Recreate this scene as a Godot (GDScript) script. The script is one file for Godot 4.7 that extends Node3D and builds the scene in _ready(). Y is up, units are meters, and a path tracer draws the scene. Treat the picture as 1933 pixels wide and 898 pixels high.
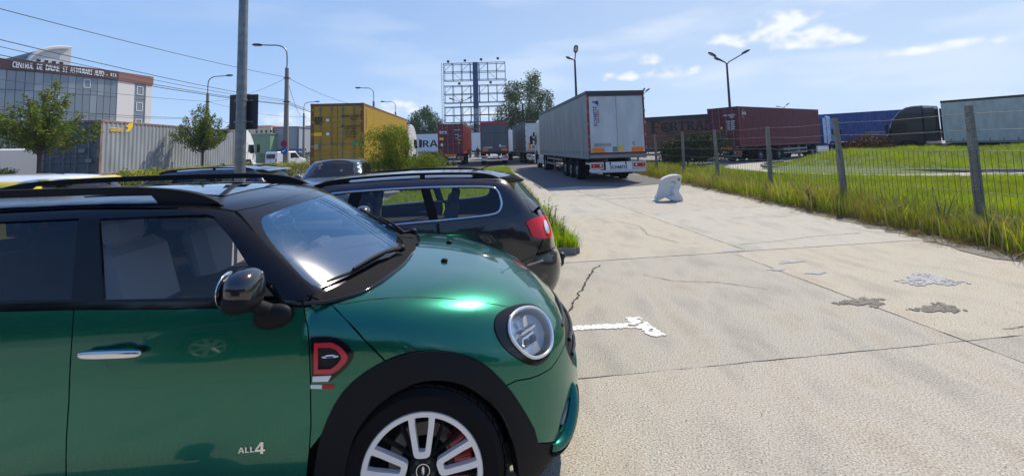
extends Node3D
# A parking yard beside a lorry park on a clear summer day. Units are metres, y is up, the camera looks along -z.

# ---------------------------------------------------------------- small helpers
class MB:
	var v := PackedVector3Array()
	var n := PackedVector3Array()
	var t := PackedVector2Array()
	var i := PackedInt32Array()
	func vert(p: Vector3, nn: Vector3, uv := Vector2.ZERO) -> int:
		v.append(p); n.append(nn); t.append(uv)
		return v.size() - 1
	func face(a: int, b: int, c: int) -> void:            # a, b, c counter-clockwise seen from outside
		i.append(a); i.append(c); i.append(b)
	func face_n(a: int, b: int, c: int) -> void:          # turned so that it agrees with its normals
		var g: Vector3 = (v[b] - v[a]).cross(v[c] - v[a])
		if g.dot(n[a] + n[b] + n[c]) >= 0.0: face(a, b, c)
		else: face(a, c, b)
	func tri(a: Vector3, b: Vector3, c: Vector3) -> void:
		var g := (b - a).cross(c - a).normalized()
		face(vert(a, g), vert(b, g), vert(c, g))
	func quad(a: Vector3, b: Vector3, c: Vector3, d: Vector3) -> void:
		var g := (c - a).cross(d - b).normalized()
		var k := vert(a, g, Vector2(0, 1))
		vert(b, g, Vector2(1, 1)); vert(c, g, Vector2(1, 0)); vert(d, g, Vector2(0, 0))
		face(k, k + 1, k + 2); face(k, k + 2, k + 3)
	func box(c: Vector3, s: Vector3, b := Basis()) -> void:
		var h := s * 0.5
		for ax in 3:
			for sg in [-1.0, 1.0]:
				var o := Vector3.ZERO
				o[ax] = h[ax] * sg
				var e := Vector3.ZERO
				e[(ax + 1) % 3] = h[(ax + 1) % 3]
				var f := Vector3.ZERO
				f[(ax + 2) % 3] = h[(ax + 2) % 3]
				if sg < 0: e = -e
				quad(c + b * (o - e - f), c + b * (o + e - f), c + b * (o + e + f), c + b * (o - e + f))
	func bbox(c: Vector3, s: Vector3, r: float, b := Basis()) -> void:   # a box with chamfered edges
		var h := s * 0.5
		var w := h - Vector3(r, r, r)
		for ax in 3:
			var a1 := (ax + 1) % 3
			var a2 := (ax + 2) % 3
			for sg in [-1.0, 1.0]:
				var o := Vector3.ZERO; o[ax] = h[ax] * sg
				var e := Vector3.ZERO; e[a1] = w[a1]
				var f := Vector3.ZERO; f[a2] = w[a2]
				if sg < 0: e = -e
				quad(c + b * (o - e - f), c + b * (o + e - f), c + b * (o + e + f), c + b * (o - e + f))
			for s1 in [-1.0, 1.0]:
				for s2 in [-1.0, 1.0]:
					var p := Vector3.ZERO; p[a1] = h[a1] * s1; p[a2] = w[a2] * s2
					var q := Vector3.ZERO; q[a1] = w[a1] * s1; q[a2] = h[a2] * s2
					var l := Vector3.ZERO; l[ax] = w[ax]
					quad2(c, c + b * (p - l), c + b * (p + l), c + b * (q + l), c + b * (q - l))
		for sx in [-1.0, 1.0]:
			for sy in [-1.0, 1.0]:
				for sz in [-1.0, 1.0]:
					var p1 := c + b * Vector3(h.x * sx, w.y * sy, w.z * sz)
					var p2 := c + b * Vector3(w.x * sx, h.y * sy, w.z * sz)
					var p3 := c + b * Vector3(w.x * sx, w.y * sy, h.z * sz)
					if (p2 - p1).cross(p3 - p1).dot(p1 - c) > 0: tri(p1, p2, p3)
					else: tri(p1, p3, p2)
	func quad2(inside: Vector3, a: Vector3, b: Vector3, c: Vector3, d: Vector3) -> void:  # turned away from a point inside
		if (c - a).cross(d - b).dot((a + c) * 0.5 - inside) >= 0: quad(a, b, c, d)
		else: quad(d, c, b, a)
	func tube(path: Array, r, sides := 8, closed := false, caps := true) -> void:
		var m := path.size()
		var up := Vector3.UP
		var first := v.size()
		for k in m:
			var a: Vector3 = path[(k - 1 + m) % m] if closed or k > 0 else path[0]
			var c: Vector3 = path[(k + 1) % m] if closed or k < m - 1 else path[m - 1]
			var d := (c - a).normalized()
			if k == 0: up = Vector3.UP if absf(d.y) < 0.9 else Vector3.RIGHT
			var e := d.cross(up).normalized()
			var f := e.cross(d).normalized()
			up = f
			var rr: float = r[k] if r is Array else r
			for s in sides + 1:
				var g := TAU * s / sides
				var nn := e * cos(g) + f * sin(g)
				vert(path[k] + nn * rr, nn, Vector2(float(s) / sides, k))
		var rows := m if closed else m - 1
		for k in rows:
			var o := first + k * (sides + 1)
			var q := first + ((k + 1) % m) * (sides + 1)
			for s in sides:
				face_n(o + s, o + s + 1, q + s + 1); face_n(o + s, q + s + 1, q + s)
		if caps and not closed:
			for e in [0, m - 1]:
				var d2: Vector3 = (path[0] - path[1]).normalized() if e == 0 else (path[m - 1] - path[m - 2]).normalized()
				var c0 := vert(path[e], d2)
				var k0 := v.size()
				for s in sides: vert(v[first + e * (sides + 1) + s], d2)
				for s in sides: face_n(c0, k0 + s, k0 + (s + 1) % sides)
	func lathe(prof: Array, xf: Transform3D, sides := 24, a0 := 0.0, a1 := TAU) -> void:   # prof: Vector2(radius, along z)
		var m := prof.size()
		for k in m - 1:
			var p: Vector2 = prof[k]
			var q: Vector2 = prof[k + 1]
			var dd := q - p
			var pn := Vector2(dd.y, -dd.x).normalized()
			var o := v.size()
			for s in sides + 1:
				var g := a0 + (a1 - a0) * s / sides
				var cs := Vector3(cos(g), sin(g), 0)
				var nn := (xf.basis * (cs * pn.x + Vector3(0, 0, pn.y))).normalized()
				vert(xf * (cs * p.x + Vector3(0, 0, p.y)), nn); vert(xf * (cs * q.x + Vector3(0, 0, q.y)), nn)
			for s in sides:
				face_n(o + s * 2, o + s * 2 + 1, o + s * 2 + 3); face_n(o + s * 2, o + s * 2 + 3, o + s * 2 + 2)
	func ball(c: Vector3, r: Vector3, b := Basis(), rows := 12, cols := 18, e := 1.0) -> void:   # an ellipsoid, squarer for e < 1
		var o := v.size()
		for k in rows + 1:
			var la := PI * k / rows - PI / 2
			for s in cols + 1:
				var lo := TAU * s / cols
				var d := Vector3(cos(la) * cos(lo), sin(la), cos(la) * sin(lo))
				var p := Vector3(signf(d.x) * pow(absf(d.x), e), signf(d.y) * pow(absf(d.y), e), signf(d.z) * pow(absf(d.z), e))
				var q := Vector3(signf(d.x) * pow(absf(d.x), 2.0 - e), signf(d.y) * pow(absf(d.y), 2.0 - e), signf(d.z) * pow(absf(d.z), 2.0 - e))
				vert(c + b * (p * r), (b * (q / r)).normalized())
		for k in rows:
			for s in cols:
				var a := o + k * (cols + 1) + s
				face_n(a, a + 1, a + cols + 2); face_n(a, a + cols + 2, a + cols + 1)
	func flat(poly: PackedVector2Array, xf: Transform3D) -> void:        # a polygon in the local xy plane that faces local +z
		var ids := Geometry2D.triangulate_polygon(poly)
		var nn := xf.basis.z.normalized()
		var o := v.size()
		for p in poly: vert(xf * Vector3(p.x, p.y, 0), nn, p)
		for k in range(0, ids.size(), 3): face_n(o + ids[k], o + ids[k + 1], o + ids[k + 2])
	func prism(poly: PackedVector2Array, depth: float, xf: Transform3D, bevel := 0.0) -> void:   # from local z = 0 to z = depth
		var pg := poly
		if Geometry2D.is_polygon_clockwise(pg):
			pg = pg.duplicate(); pg.reverse()
		var inner := pg
		if bevel > 0.0:
			var off := Geometry2D.offset_polygon(pg, -bevel, Geometry2D.JOIN_MITER)
			if off.size() == 1 and off[0].size() == pg.size():
				inner = off[0]
				if Geometry2D.is_polygon_clockwise(inner): inner.reverse()
				var best := 0
				for k in inner.size():
					if inner[k].distance_to(pg[0]) < inner[best].distance_to(pg[0]): best = k
				var turned := PackedVector2Array()
				for k in inner.size(): turned.append(inner[(k + best) % inner.size()])
				inner = turned
			else: bevel = 0.0
		flat(inner, xf * Transform3D(Basis(), Vector3(0, 0, depth)))
		flat(inner, xf * Transform3D(Basis(Vector3(1, 0, 0), Vector3(0, 1, 0), Vector3(0, 0, -1)), Vector3.ZERO))
		var m := pg.size()
		for k in m:
			var a := pg[k]; var b := pg[(k + 1) % m]
			quad(xf * Vector3(a.x, a.y, bevel), xf * Vector3(b.x, b.y, bevel), xf * Vector3(b.x, b.y, depth - bevel), xf * Vector3(a.x, a.y, depth - bevel))
			if bevel > 0.0:
				var c := inner[k]; var d := inner[(k + 1) % m]
				quad(xf * Vector3(a.x, a.y, depth - bevel), xf * Vector3(b.x, b.y, depth - bevel), xf * Vector3(d.x, d.y, depth), xf * Vector3(c.x, c.y, depth))
				quad(xf * Vector3(b.x, b.y, bevel), xf * Vector3(a.x, a.y, bevel), xf * Vector3(c.x, c.y, 0), xf * Vector3(d.x, d.y, 0))
	func mirror_z() -> void:                                             # adds the other half
		var m := v.size(); var q := i.size()
		for k in m: vert(v[k] * Vector3(1, 1, -1), n[k] * Vector3(1, 1, -1), t[k])
		for k in range(0, q, 3):
			i.append(i[k] + m); i.append(i[k + 2] + m); i.append(i[k + 1] + m)
	func mirrored() -> MB:
		var o := MB.new()
		for k in v.size(): o.vert(v[k] * Vector3(1, 1, -1), n[k] * Vector3(1, 1, -1), t[k])
		for k in range(0, i.size(), 3):
			o.i.append(i[k]); o.i.append(i[k + 2]); o.i.append(i[k + 1])
		return o
	func mesh() -> ArrayMesh:
		var a := []
		a.resize(Mesh.ARRAY_MAX)
		a[Mesh.ARRAY_VERTEX] = v; a[Mesh.ARRAY_NORMAL] = n; a[Mesh.ARRAY_TEX_UV] = t; a[Mesh.ARRAY_INDEX] = i
		var me := ArrayMesh.new()
		if v.size(): me.add_surface_from_arrays(Mesh.PRIMITIVE_TRIANGLES, a)
		return me

class Tab:                                                              # a smooth curve through points, sampled
	var a := PackedFloat32Array()
	var x0 := 0.0
	var k := 1.0
	const N := 320
	func _init(xs: Array, ys: Array) -> void:
		var m := xs.size()
		var sl := []
		for j in m - 1: sl.append((ys[j + 1] - ys[j]) / (xs[j + 1] - xs[j]))
		var tg := []
		for j in m:
			if j == 0: tg.append(sl[0])
			elif j == m - 1: tg.append(sl[m - 2])
			else: tg.append(2.0 * sl[j - 1] * sl[j] / (sl[j - 1] + sl[j]) if sl[j - 1] * sl[j] > 0.0 else 0.0)
		x0 = xs[0]
		k = N / (xs[m - 1] - xs[0])
		var j := 0
		for s in N + 1:
			var x: float = x0 + s / k
			while j < m - 2 and x > xs[j + 1]: j += 1
			var h: float = xs[j + 1] - xs[j]
			var u: float = (x - xs[j]) / h
			a.append((2 * u ** 3 - 3 * u * u + 1) * ys[j] + (u ** 3 - 2 * u * u + u) * h * tg[j] + (3 * u * u - 2 * u ** 3) * ys[j + 1] + (u ** 3 - u * u) * h * tg[j + 1])
	func at(x: float) -> float:
		var u := clampf((x - x0) * k, 0.0, N - 0.001)
		var j := int(u)
		return a[j] + (a[j + 1] - a[j]) * (u - j)

class Shape:                                                            # a car's skin: the smooth intersection of side, top, nose and tail
	var W: Tab; var PL: Tab; var HC: Tab; var N1: Tab; var N2: Tab; var GW: Tab; var GP: Tab; var RF: Tab
	var top_from := -0.47; var top_to := -9.0
	var c1 := 0.34; var e1 := 0.5; var c2 := 0.2; var e2 := 0.4
	var k1 := 0.12; var k2 := 0.16
	var g1 := Vector3(-0.2, 1.42, 0.44); var g2 := Vector3(3.2, 0.5, 0.1)
	var crown := Vector2(0.024, 0.012); var roof_crown := 0.05
	func mx(a: float, b: float, k: float) -> float:
		var h := k - absf(a - b)
		return maxf(a, b) if h <= 0.0 else maxf(a, b) + h * h * 0.25 / k
	func body(p: Vector3) -> float:
		var z := absf(p.z)
		var d := z - W.at(p.y) * PL.at(p.x)
		if p.x > top_from or p.x < top_to:
			var q := z * z / 0.49
			d = mx(d, (p.y - HC.at(p.x) + crown.x * q + crown.y * q * q * q) * 0.95, k1)
		var zz := z * z
		d = mx(d, (p.x - N1.at(p.y) + c1 * zz + e1 * zz * zz) * 0.85, k2)
		return mx(d, (N2.at(p.y) - p.x + c2 * zz + e2 * zz * zz) * 0.85, k2)
	func green(p: Vector3) -> float:
		var z := absf(p.z)
		var s := (z - GW.at(p.y) * GP.at(p.x)) * 0.93
		var d := mx(s, p.y - RF.at(p.x) + roof_crown * z * z / 0.36, 0.09)
		var y := p.y - 1.05
		var f := mx((p.x - g1.x + g1.y * y + g1.z * z * z) * 0.6, (-p.x - g2.x + g2.y * y + g2.z * z * z) * 0.75, 0.05)
		return mx(d, f, 0.07)
	func val(w: int, p: Vector3) -> float: return body(p) if w == 0 else green(p)
	func hit(w: int, q: Vector3, d: Vector3, far := 2.4) -> Vector3:      # from far outside along -d to the skin
		var t := far
		var f := 0.0
		for k in 8:
			f = val(w, q + d * t)
			t -= clampf(f, -0.5, 1.2)
			if absf(f) < 0.02: break
		var t0 := t; var f0 := val(w, q + d * t)
		t -= f0 * 1.2
		for k in 4:
			f = val(w, q + d * t)
			if absf(f - f0) < 1e-7: break
			var t2 := t - clampf(f * (t - t0) / (f - f0), -0.3, 0.3)
			t0 = t; f0 = f; t = t2
			if absf(f) < 2e-5: break
		return q + d * t
	func normal(w: int, p: Vector3) -> Vector3:
		var e := 0.006
		return Vector3(val(w, p + Vector3(e, 0, 0)) - val(w, p - Vector3(e, 0, 0)), val(w, p + Vector3(0, e, 0)) - val(w, p - Vector3(0, e, 0)), val(w, p + Vector3(0, 0, e)) - val(w, p - Vector3(0, 0, e))).normalized()

# A panel of a car's skin: the outline (3D points near the skin) is seen along D, filled with a grid and laid onto the skin.
func panel(sh: Shape, w: int, D: Vector3, outline: Array, opt := {}) -> MB:
	var d := D.normalized()
	var e1 := d.cross(Vector3.UP if absf(d.y) < 0.95 else Vector3.RIGHT).normalized()
	var e2 := e1.cross(d).normalized()
	var step: float = opt.get("step", 0.04)
	var off: float = opt.get("off", 0.0)
	var gap: float = opt.get("gap", 0.0025)
	var rim: float = opt.get("rim", 0.012)
	var fun = opt.get("fun", null)
	var far: float = opt.get("far", 2.4)
	var pg := flatten(outline, e1, e2)
	if gap != 0.0:
		var o := Geometry2D.offset_polygon(pg, -gap, Geometry2D.JOIN_MITER)
		if o.size(): pg = biggest(o)
	var holes := []
	for h in opt.get("holes", []):
		var hp := flatten(h, e1, e2)
		if opt.get("hole_gap", 0.0) != 0.0: hp = Geometry2D.offset_polygon(hp, opt.get("hole_gap"), Geometry2D.JOIN_MITER)[0]
		holes.append(hp)
	var mb := MB.new()
	var seen := {}
	var lay := func(q: Vector2) -> int:
		var key := Vector2i((q * 20000.0).round())
		if seen.has(key): return seen[key]
		var p := sh.hit(w, e1 * q.x + e2 * q.y, d, far)
		var nn := sh.normal(w, p)
		var oo: float = off + (fun.call(p) if fun != null else 0.0)
		var id := mb.vert(p + nn * oo, nn, q)
		seen[key] = id
		return id
	var lo := pg[0]; var hi := pg[0]
	for q in pg:
		lo = lo.min(q); hi = hi.max(q)
	var nx := int(ceil((hi.x - lo.x) / step)); var ny := int(ceil((hi.y - lo.y) / step))
	for a in nx:
		var x0 := lo.x + a * step
		var strip := PackedVector2Array([Vector2(x0, lo.y - 1), Vector2(x0 + step, lo.y - 1), Vector2(x0 + step, hi.y + 1), Vector2(x0, hi.y + 1)])
		for col in Geometry2D.intersect_polygons(strip, pg):
			for b in ny:
				var y0 := lo.y + b * step
				var cell := PackedVector2Array([Vector2(x0, y0), Vector2(x0 + step, y0), Vector2(x0 + step, y0 + step), Vector2(x0, y0 + step)])
				var bits: Array = Geometry2D.intersect_polygons(cell, col)
				for h in holes:
					var left := []
					for bit in bits:
						for piece in Geometry2D.clip_polygons(bit, h): left.append(piece)
					bits = left
				for bit in bits:
					var ids := Geometry2D.triangulate_polygon(bit)
					var vi := []
					for q in bit: vi.append(lay.call(q))
					for k in range(0, ids.size(), 3): mb.face_n(vi[ids[k]], vi[ids[k + 1]], vi[ids[k + 2]])
	if rim > 0.0:
		for loop in [pg] + holes:
			var m: int = loop.size()
			for k in m:
				var a: Vector2 = loop[k]; var b: Vector2 = loop[(k + 1) % m]
				var parts := maxi(1, int(a.distance_to(b) / step))
				for s in parts:
					var ia: int = lay.call(a.lerp(b, float(s) / parts)); var ib: int = lay.call(a.lerp(b, float(s + 1) / parts))
					mb.quad(mb.v[ia], mb.v[ib], mb.v[ib] - mb.n[ib] * rim, mb.v[ia] - mb.n[ia] * rim)
	return mb

# one part from a panel that meets its mirror image on the car's centre line ("join"), else a part on each side
func skin(called: String, parent, mt: Material, sh: Shape, w: int, D: Vector3, outline: Array, opt := {}) -> void:
	var line := outline
	if opt.get("join", false):
		line = []
		for p in outline: line.append(p - Vector3(0, 0, 0.0035) if absf(p.z) < 0.001 else p)
	var mb := panel(sh, w, D, line, opt)
	var first: Node3D = parent[0] if parent is Array else parent
	if opt.get("join", false):
		mb.mirror_z()
		obj(called, mb, mt, first)
		return
	obj(called, mb, mt, first)
	obj(called, mb.mirrored(), mt, parent[1] if parent is Array else parent)

func flatten(o: Array, e1: Vector3, e2: Vector3) -> PackedVector2Array:
	var pg := PackedVector2Array()
	for p in o:
		var q := Vector2(p.dot(e1), p.dot(e2))
		if pg.is_empty() or pg[pg.size() - 1].distance_to(q) > 1e-4: pg.append(q)
	if Geometry2D.is_polygon_clockwise(pg): pg.reverse()
	return pg

func biggest(list: Array) -> PackedVector2Array:
	var best: PackedVector2Array = list[0]
	for p in list:
		if p.size() > best.size(): best = p
	return best

func smooth(pts: Array, closed := true, n := 4) -> Array:                # Catmull-Rom through the points
	var out := []
	var m := pts.size()
	for k in (m if closed else m - 1):
		var a = pts[(k - 1 + m) % m] if closed or k > 0 else pts[0]
		var b = pts[k]
		var c = pts[(k + 1) % m]
		var d = pts[(k + 2) % m] if closed or k < m - 2 else pts[m - 1]
		for s in n:
			var u := float(s) / n
			out.append(0.5 * ((2 * b) + (c - a) * u + (2 * a - 5 * b + 4 * c - d) * u * u + (3 * b - a - 3 * c + d) * u * u * u))
	if not closed: out.append(pts[m - 1])
	return out

var used := {}
func numbered(called: String) -> String:
	used[called] = used.get(called, 0) + 1
	return called if used[called] == 1 else "%s_%03d" % [called, used[called] - 1]

func thing(called: String, label: String, category: String, at := Vector3.ZERO, turn := 0.0, group := "") -> Node3D:
	var o := Node3D.new()
	o.name = numbered(called)
	add_child(o)
	o.position = at; o.rotation.y = turn
	tag(o, label, category, group)
	return o

func tag(o: Node3D, label: String, category: String, group := "") -> Node3D:
	o.set_meta("label", label); o.set_meta("category", category)
	if group: o.set_meta("group", group)
	return o

func obj(called: String, m, mat_: Material, parent: Node3D = null) -> MeshInstance3D:
	var o := MeshInstance3D.new()
	o.mesh = m.mesh() if m is MB else m
	o.material_override = mat_
	if parent == null:
		o.name = numbered(called); add_child(o)
	else:
		o.name = called; parent.add_child(o, true)
	return o

func struct(called: String, m, mat_: Material, parent: Node3D = null) -> MeshInstance3D:
	var o := obj(called, m, mat_, parent)
	if parent == null: o.set_meta("kind", "structure")
	return o

func dup(o: Node3D, at: Vector3, turn: float, label := "", group := "") -> Node3D:
	var r: Node3D = o.duplicate()
	r.name = numbered(String(o.name).rstrip("0123456789").rstrip("_"))
	add_child(r)
	r.position = at; r.rotation.y = turn
	if label: r.set_meta("label", label)
	if group: r.set_meta("group", group)
	return r

func lin(r: float, g: float, b: float) -> Color: return Color(r, g, b).linear_to_srgb()

func mat(c: Color, rough := 0.6, metal := 0.0, coat := 0.0) -> StandardMaterial3D:
	var m := StandardMaterial3D.new()
	m.albedo_color = c; m.roughness = rough; m.metallic = metal
	if coat > 0.0:
		m.clearcoat_enabled = true; m.clearcoat = coat; m.clearcoat_roughness = 0.03
	return m

func glass(c: Color, alpha: float) -> StandardMaterial3D:
	var m := mat(Color(c, alpha), 0.02)
	m.transparency = BaseMaterial3D.TRANSPARENCY_ALPHA
	return m

func noise_tex(sd: int, freq: float, cols: Array, size := 512, oct := 4, kind := FastNoiseLite.TYPE_SIMPLEX_SMOOTH, at: Array = []) -> NoiseTexture2D:
	var f := FastNoiseLite.new()
	f.seed = sd; f.frequency = freq; f.noise_type = kind; f.fractal_octaves = oct
	var t := NoiseTexture2D.new()
	t.width = size; t.height = size; t.seamless = true; t.noise = f
	if cols.size():
		var g := Gradient.new()
		var off := PackedFloat32Array(); var cc := PackedColorArray()
		for k in cols.size():
			off.append(at[k] if at.size() else float(k) / (cols.size() - 1)); cc.append(cols[k])
		g.offsets = off; g.colors = cc
		t.color_ramp = g
	return t

func textured(m: StandardMaterial3D, t: Texture2D, scale: float, world := true, bump: Texture2D = null, depth := 0.0) -> StandardMaterial3D:
	m.albedo_texture = t
	m.uv1_triplanar = true; m.uv1_world_triplanar = world
	m.uv1_scale = Vector3.ONE * scale
	if bump:
		m.heightmap_enabled = true; m.heightmap_texture = bump; m.heightmap_scale = depth
	return m

var bold: SystemFont
var serif: SystemFont
func text(parent: Node3D, s: String, high: float, at: Vector3, face: Vector3, up: Vector3, mt: Material, font: Font = null, wide := 1.0, called := "lettering") -> MeshInstance3D:
	var tm := TextMesh.new()
	tm.text = s; tm.font = font if font else bold
	tm.font_size = 48; tm.pixel_size = high / 35.0; tm.depth = 0.006; tm.curve_step = 2.0
	var o := obj(called, tm, mt, parent)
	var z := face.normalized()
	var y := (up - z * up.dot(z)).normalized()
	o.transform = Transform3D(Basis(y.cross(z) * wide, y, z), at)
	return o

func rnd(r: RandomNumberGenerator, a: float, b: float) -> float: return r.randf_range(a, b)

# ---------------------------------------------------------------- materials shared by many things
var M := {}
func make_materials() -> void:
	bold = SystemFont.new(); bold.font_names = PackedStringArray(["Droid Sans"]); bold.font_weight = 700
	serif = SystemFont.new(); serif.font_names = PackedStringArray(["Droid Serif"]); serif.font_weight = 700
	M.black = mat(lin(0.012, 0.012, 0.013), 0.5)
	M.plastic = mat(lin(0.011, 0.011, 0.013), 0.6)
	M.plastic.metallic_specular = 0.3
	M.gloss = mat(lin(0.005, 0.005, 0.007), 0.08)
	M.rubber = mat(lin(0.009, 0.009, 0.01), 0.75)
	M.rubber.metallic_specular = 0.25
	M.matt = mat(lin(0.012, 0.012, 0.013), 0.9)
	M.matt.metallic_specular = 0.25
	M.under = mat(lin(0.01, 0.01, 0.011), 0.8)
	M.chrome = mat(lin(0.72, 0.73, 0.75), 0.09, 1.0)
	M.alloy = mat(lin(0.6, 0.6, 0.61), 0.3, 0.9)
	M.machined = mat(lin(0.86, 0.83, 0.8), 0.38, 0.25)
	M.galv = textured(mat(Color.WHITE, 0.45, 0.6), noise_tex(5, 0.02, [lin(0.13, 0.145, 0.15), lin(0.26, 0.28, 0.285)], 256), 1.0, false)
	M.steel = mat(lin(0.22, 0.23, 0.24), 0.45, 0.7)
	M.dark_steel = mat(lin(0.05, 0.055, 0.06), 0.5, 0.4)
	M.white = mat(lin(0.75, 0.76, 0.76), 0.35, 0.0, 0.5)
	M.red = mat(lin(0.5, 0.012, 0.014), 0.35)
	M.red_lens = mat(lin(0.62, 0.004, 0.012), 0.12)
	M.orange = mat(lin(0.85, 0.22, 0.01), 0.35)
	M.yellow = mat(lin(0.8, 0.5, 0.02), 0.4)
	M.amber = mat(lin(0.75, 0.2, 0.01), 0.1, 0.0, 1.0)
	M.clear_lens = mat(lin(0.7, 0.72, 0.74), 0.08, 0.3, 1.0)
	M.plate = mat(lin(0.75, 0.75, 0.73), 0.4)
	M.text_white = mat(lin(0.8, 0.8, 0.8), 0.5)
	M.text_black = mat(lin(0.012, 0.012, 0.014), 0.5)
	M.text_blue = mat(lin(0.02, 0.05, 0.22), 0.5)
	M.pane = glass(Color(0.02, 0.03, 0.035), 0.1)
	M.tint = glass(Color(0.012, 0.016, 0.02), 0.45)
	M.privacy = glass(Color(0.01, 0.012, 0.015), 0.82)
	M.cloth = mat(lin(0.035, 0.036, 0.04), 0.85)
	M.grey_cloth = mat(lin(0.13, 0.135, 0.14), 0.85)

	var speck := noise_tex(11, 0.055, [lin(0.14, 0.133, 0.108), lin(0.335, 0.317, 0.262), lin(0.4, 0.38, 0.318), lin(0.44, 0.418, 0.352), lin(0.64, 0.62, 0.54)], 1024, 5, FastNoiseLite.TYPE_SIMPLEX_SMOOTH, [0.12, 0.34, 0.5, 0.66, 0.88])
	var cbump := noise_tex(12, 0.06, [], 1024, 5)
	var stains := noise_tex(13, 0.006, [Color(0.91, 0.91, 0.915), Color(0.97, 0.97, 0.97), Color(1, 1, 1), Color(0.99, 0.98, 0.965), Color(0.94, 0.93, 0.92)], 1024, 5, FastNoiseLite.TYPE_SIMPLEX_SMOOTH, [0.15, 0.38, 0.55, 0.7, 0.9])
	M.concrete = []
	for k in 4:
		var m: StandardMaterial3D = textured(mat([Color(1, 1, 1), Color(1.0, 0.985, 0.96), Color(0.955, 0.95, 0.945), Color(0.98, 0.97, 0.965)][k], 0.85), speck, 1.1, true, cbump, 0.3)
		m.detail_enabled = true; m.detail_blend_mode = BaseMaterial3D.BLEND_MODE_MUL; m.detail_albedo = stains
		m.detail_uv_layer = BaseMaterial3D.DETAIL_UV_2
		m.uv2_triplanar = true; m.uv2_world_triplanar = true; m.uv2_scale = Vector3(0.24 + 0.03 * k, 0.1, 0.13); m.uv2_offset = Vector3(0.31 * k, 0, 0.17 * k)
		M.concrete.append(m)
	M.asphalt = textured(mat(Color.WHITE, 0.9), noise_tex(21, 0.12, [lin(0.06, 0.06, 0.062), lin(0.1, 0.1, 0.1), lin(0.13, 0.13, 0.128), lin(0.2, 0.195, 0.19)], 1024, 3), 0.8, true, cbump, 0.8)
	M.yard = textured(mat(Color.WHITE, 0.9), noise_tex(22, 0.03, [lin(0.14, 0.138, 0.135), lin(0.22, 0.215, 0.205), lin(0.27, 0.26, 0.245), lin(0.33, 0.315, 0.295)], 1024, 5), 0.25, true, cbump, 0.8)
	M.patch = textured(mat(Color.WHITE, 0.7), noise_tex(23, 0.14, [lin(0.26, 0.27, 0.285), lin(0.34, 0.35, 0.36), lin(0.43, 0.435, 0.44), lin(0.6, 0.6, 0.59)], 512, 3), 1.6, true, cbump, 0.7)
	M.gravel = textured(mat(Color.WHITE, 0.92), noise_tex(24, 0.13, [lin(0.08, 0.07, 0.055), lin(0.24, 0.215, 0.175), lin(0.34, 0.31, 0.26), lin(0.52, 0.49, 0.44)], 1024, 4), 1.3, true, noise_tex(25, 0.12, [], 512, 3, FastNoiseLite.TYPE_CELLULAR), 2.5)
	M.dirt = textured(mat(Color.WHITE, 0.95), noise_tex(26, 0.05, [lin(0.05, 0.042, 0.028), lin(0.1, 0.085, 0.055), lin(0.16, 0.14, 0.1)], 512, 5), 0.7, true, cbump, 2.0)
	M.turf = textured(mat(Color.WHITE, 0.95), noise_tex(27, 0.06, [lin(0.06, 0.09, 0.02), lin(0.12, 0.17, 0.035), lin(0.19, 0.22, 0.06)], 512, 5), 0.5, true, cbump, 3.0)
	M.kerb = textured(mat(Color.WHITE, 0.9), noise_tex(28, 0.08, [lin(0.12, 0.115, 0.105), lin(0.22, 0.21, 0.19), lin(0.32, 0.305, 0.28)], 512, 4), 1.1, true, cbump, 0.6)
	M.paint = textured(mat(Color.WHITE, 0.7), noise_tex(29, 0.05, [lin(0.5, 0.48, 0.44), lin(0.74, 0.72, 0.68), lin(0.8, 0.79, 0.76)], 256, 4), 2.5, true, cbump, 0.3)
	M.concrete_post = textured(mat(Color.WHITE, 0.9), noise_tex(31, 0.06, [lin(0.13, 0.115, 0.1), lin(0.24, 0.22, 0.19), lin(0.32, 0.3, 0.27)], 256, 4), 1.5, false, cbump, 0.6)
	M.wood_post = textured(mat(Color.WHITE, 0.9), noise_tex(32, 0.06, [lin(0.14, 0.125, 0.105), lin(0.26, 0.235, 0.2), lin(0.36, 0.33, 0.285)], 256, 4), 1.5, false, cbump, 0.8)
	M.bark = textured(mat(Color.WHITE, 0.95), noise_tex(33, 0.08, [lin(0.03, 0.025, 0.02), lin(0.08, 0.068, 0.055), lin(0.14, 0.125, 0.105)], 256, 4), 2.0, false, cbump, 1.5)
	M.wire = mat(lin(0.16, 0.16, 0.155), 0.5, 0.4)
	M.cable = mat(lin(0.02, 0.02, 0.022), 0.6)

func leafy(c: Color, back := 0.5) -> StandardMaterial3D:
	var m := mat(c, 0.5)
	m.backlight_enabled = true; m.backlight = Color(back, back, back * 0.6)
	m.vertex_color_use_as_albedo = true
	m.metallic_specular = 0.2
	return m

# ---------------------------------------------------------------- camera, sky, sun
func make_camera() -> void:
	var c := Camera3D.new()
	c.name = "camera"
	var p := deg_to_rad(4.9); var r := deg_to_rad(1.7)
	var fw := Vector3(0, sin(p), -cos(p))
	var up := Vector3.RIGHT.cross(fw)
	var rt := Vector3.RIGHT * cos(r) - up * sin(r)
	c.transform = Transform3D(Basis(rt, rt.cross(fw), -fw), Vector3(0, 1.68, 0))
	c.projection = Camera3D.PROJECTION_FRUSTUM
	c.near = 0.05; c.far = 3000.0
	c.size = c.near * 898.0 / 850.0
	c.frustum_offset = Vector2(0, -c.near * 246.0 / 850.0)
	add_child(c); c.current = true

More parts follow.
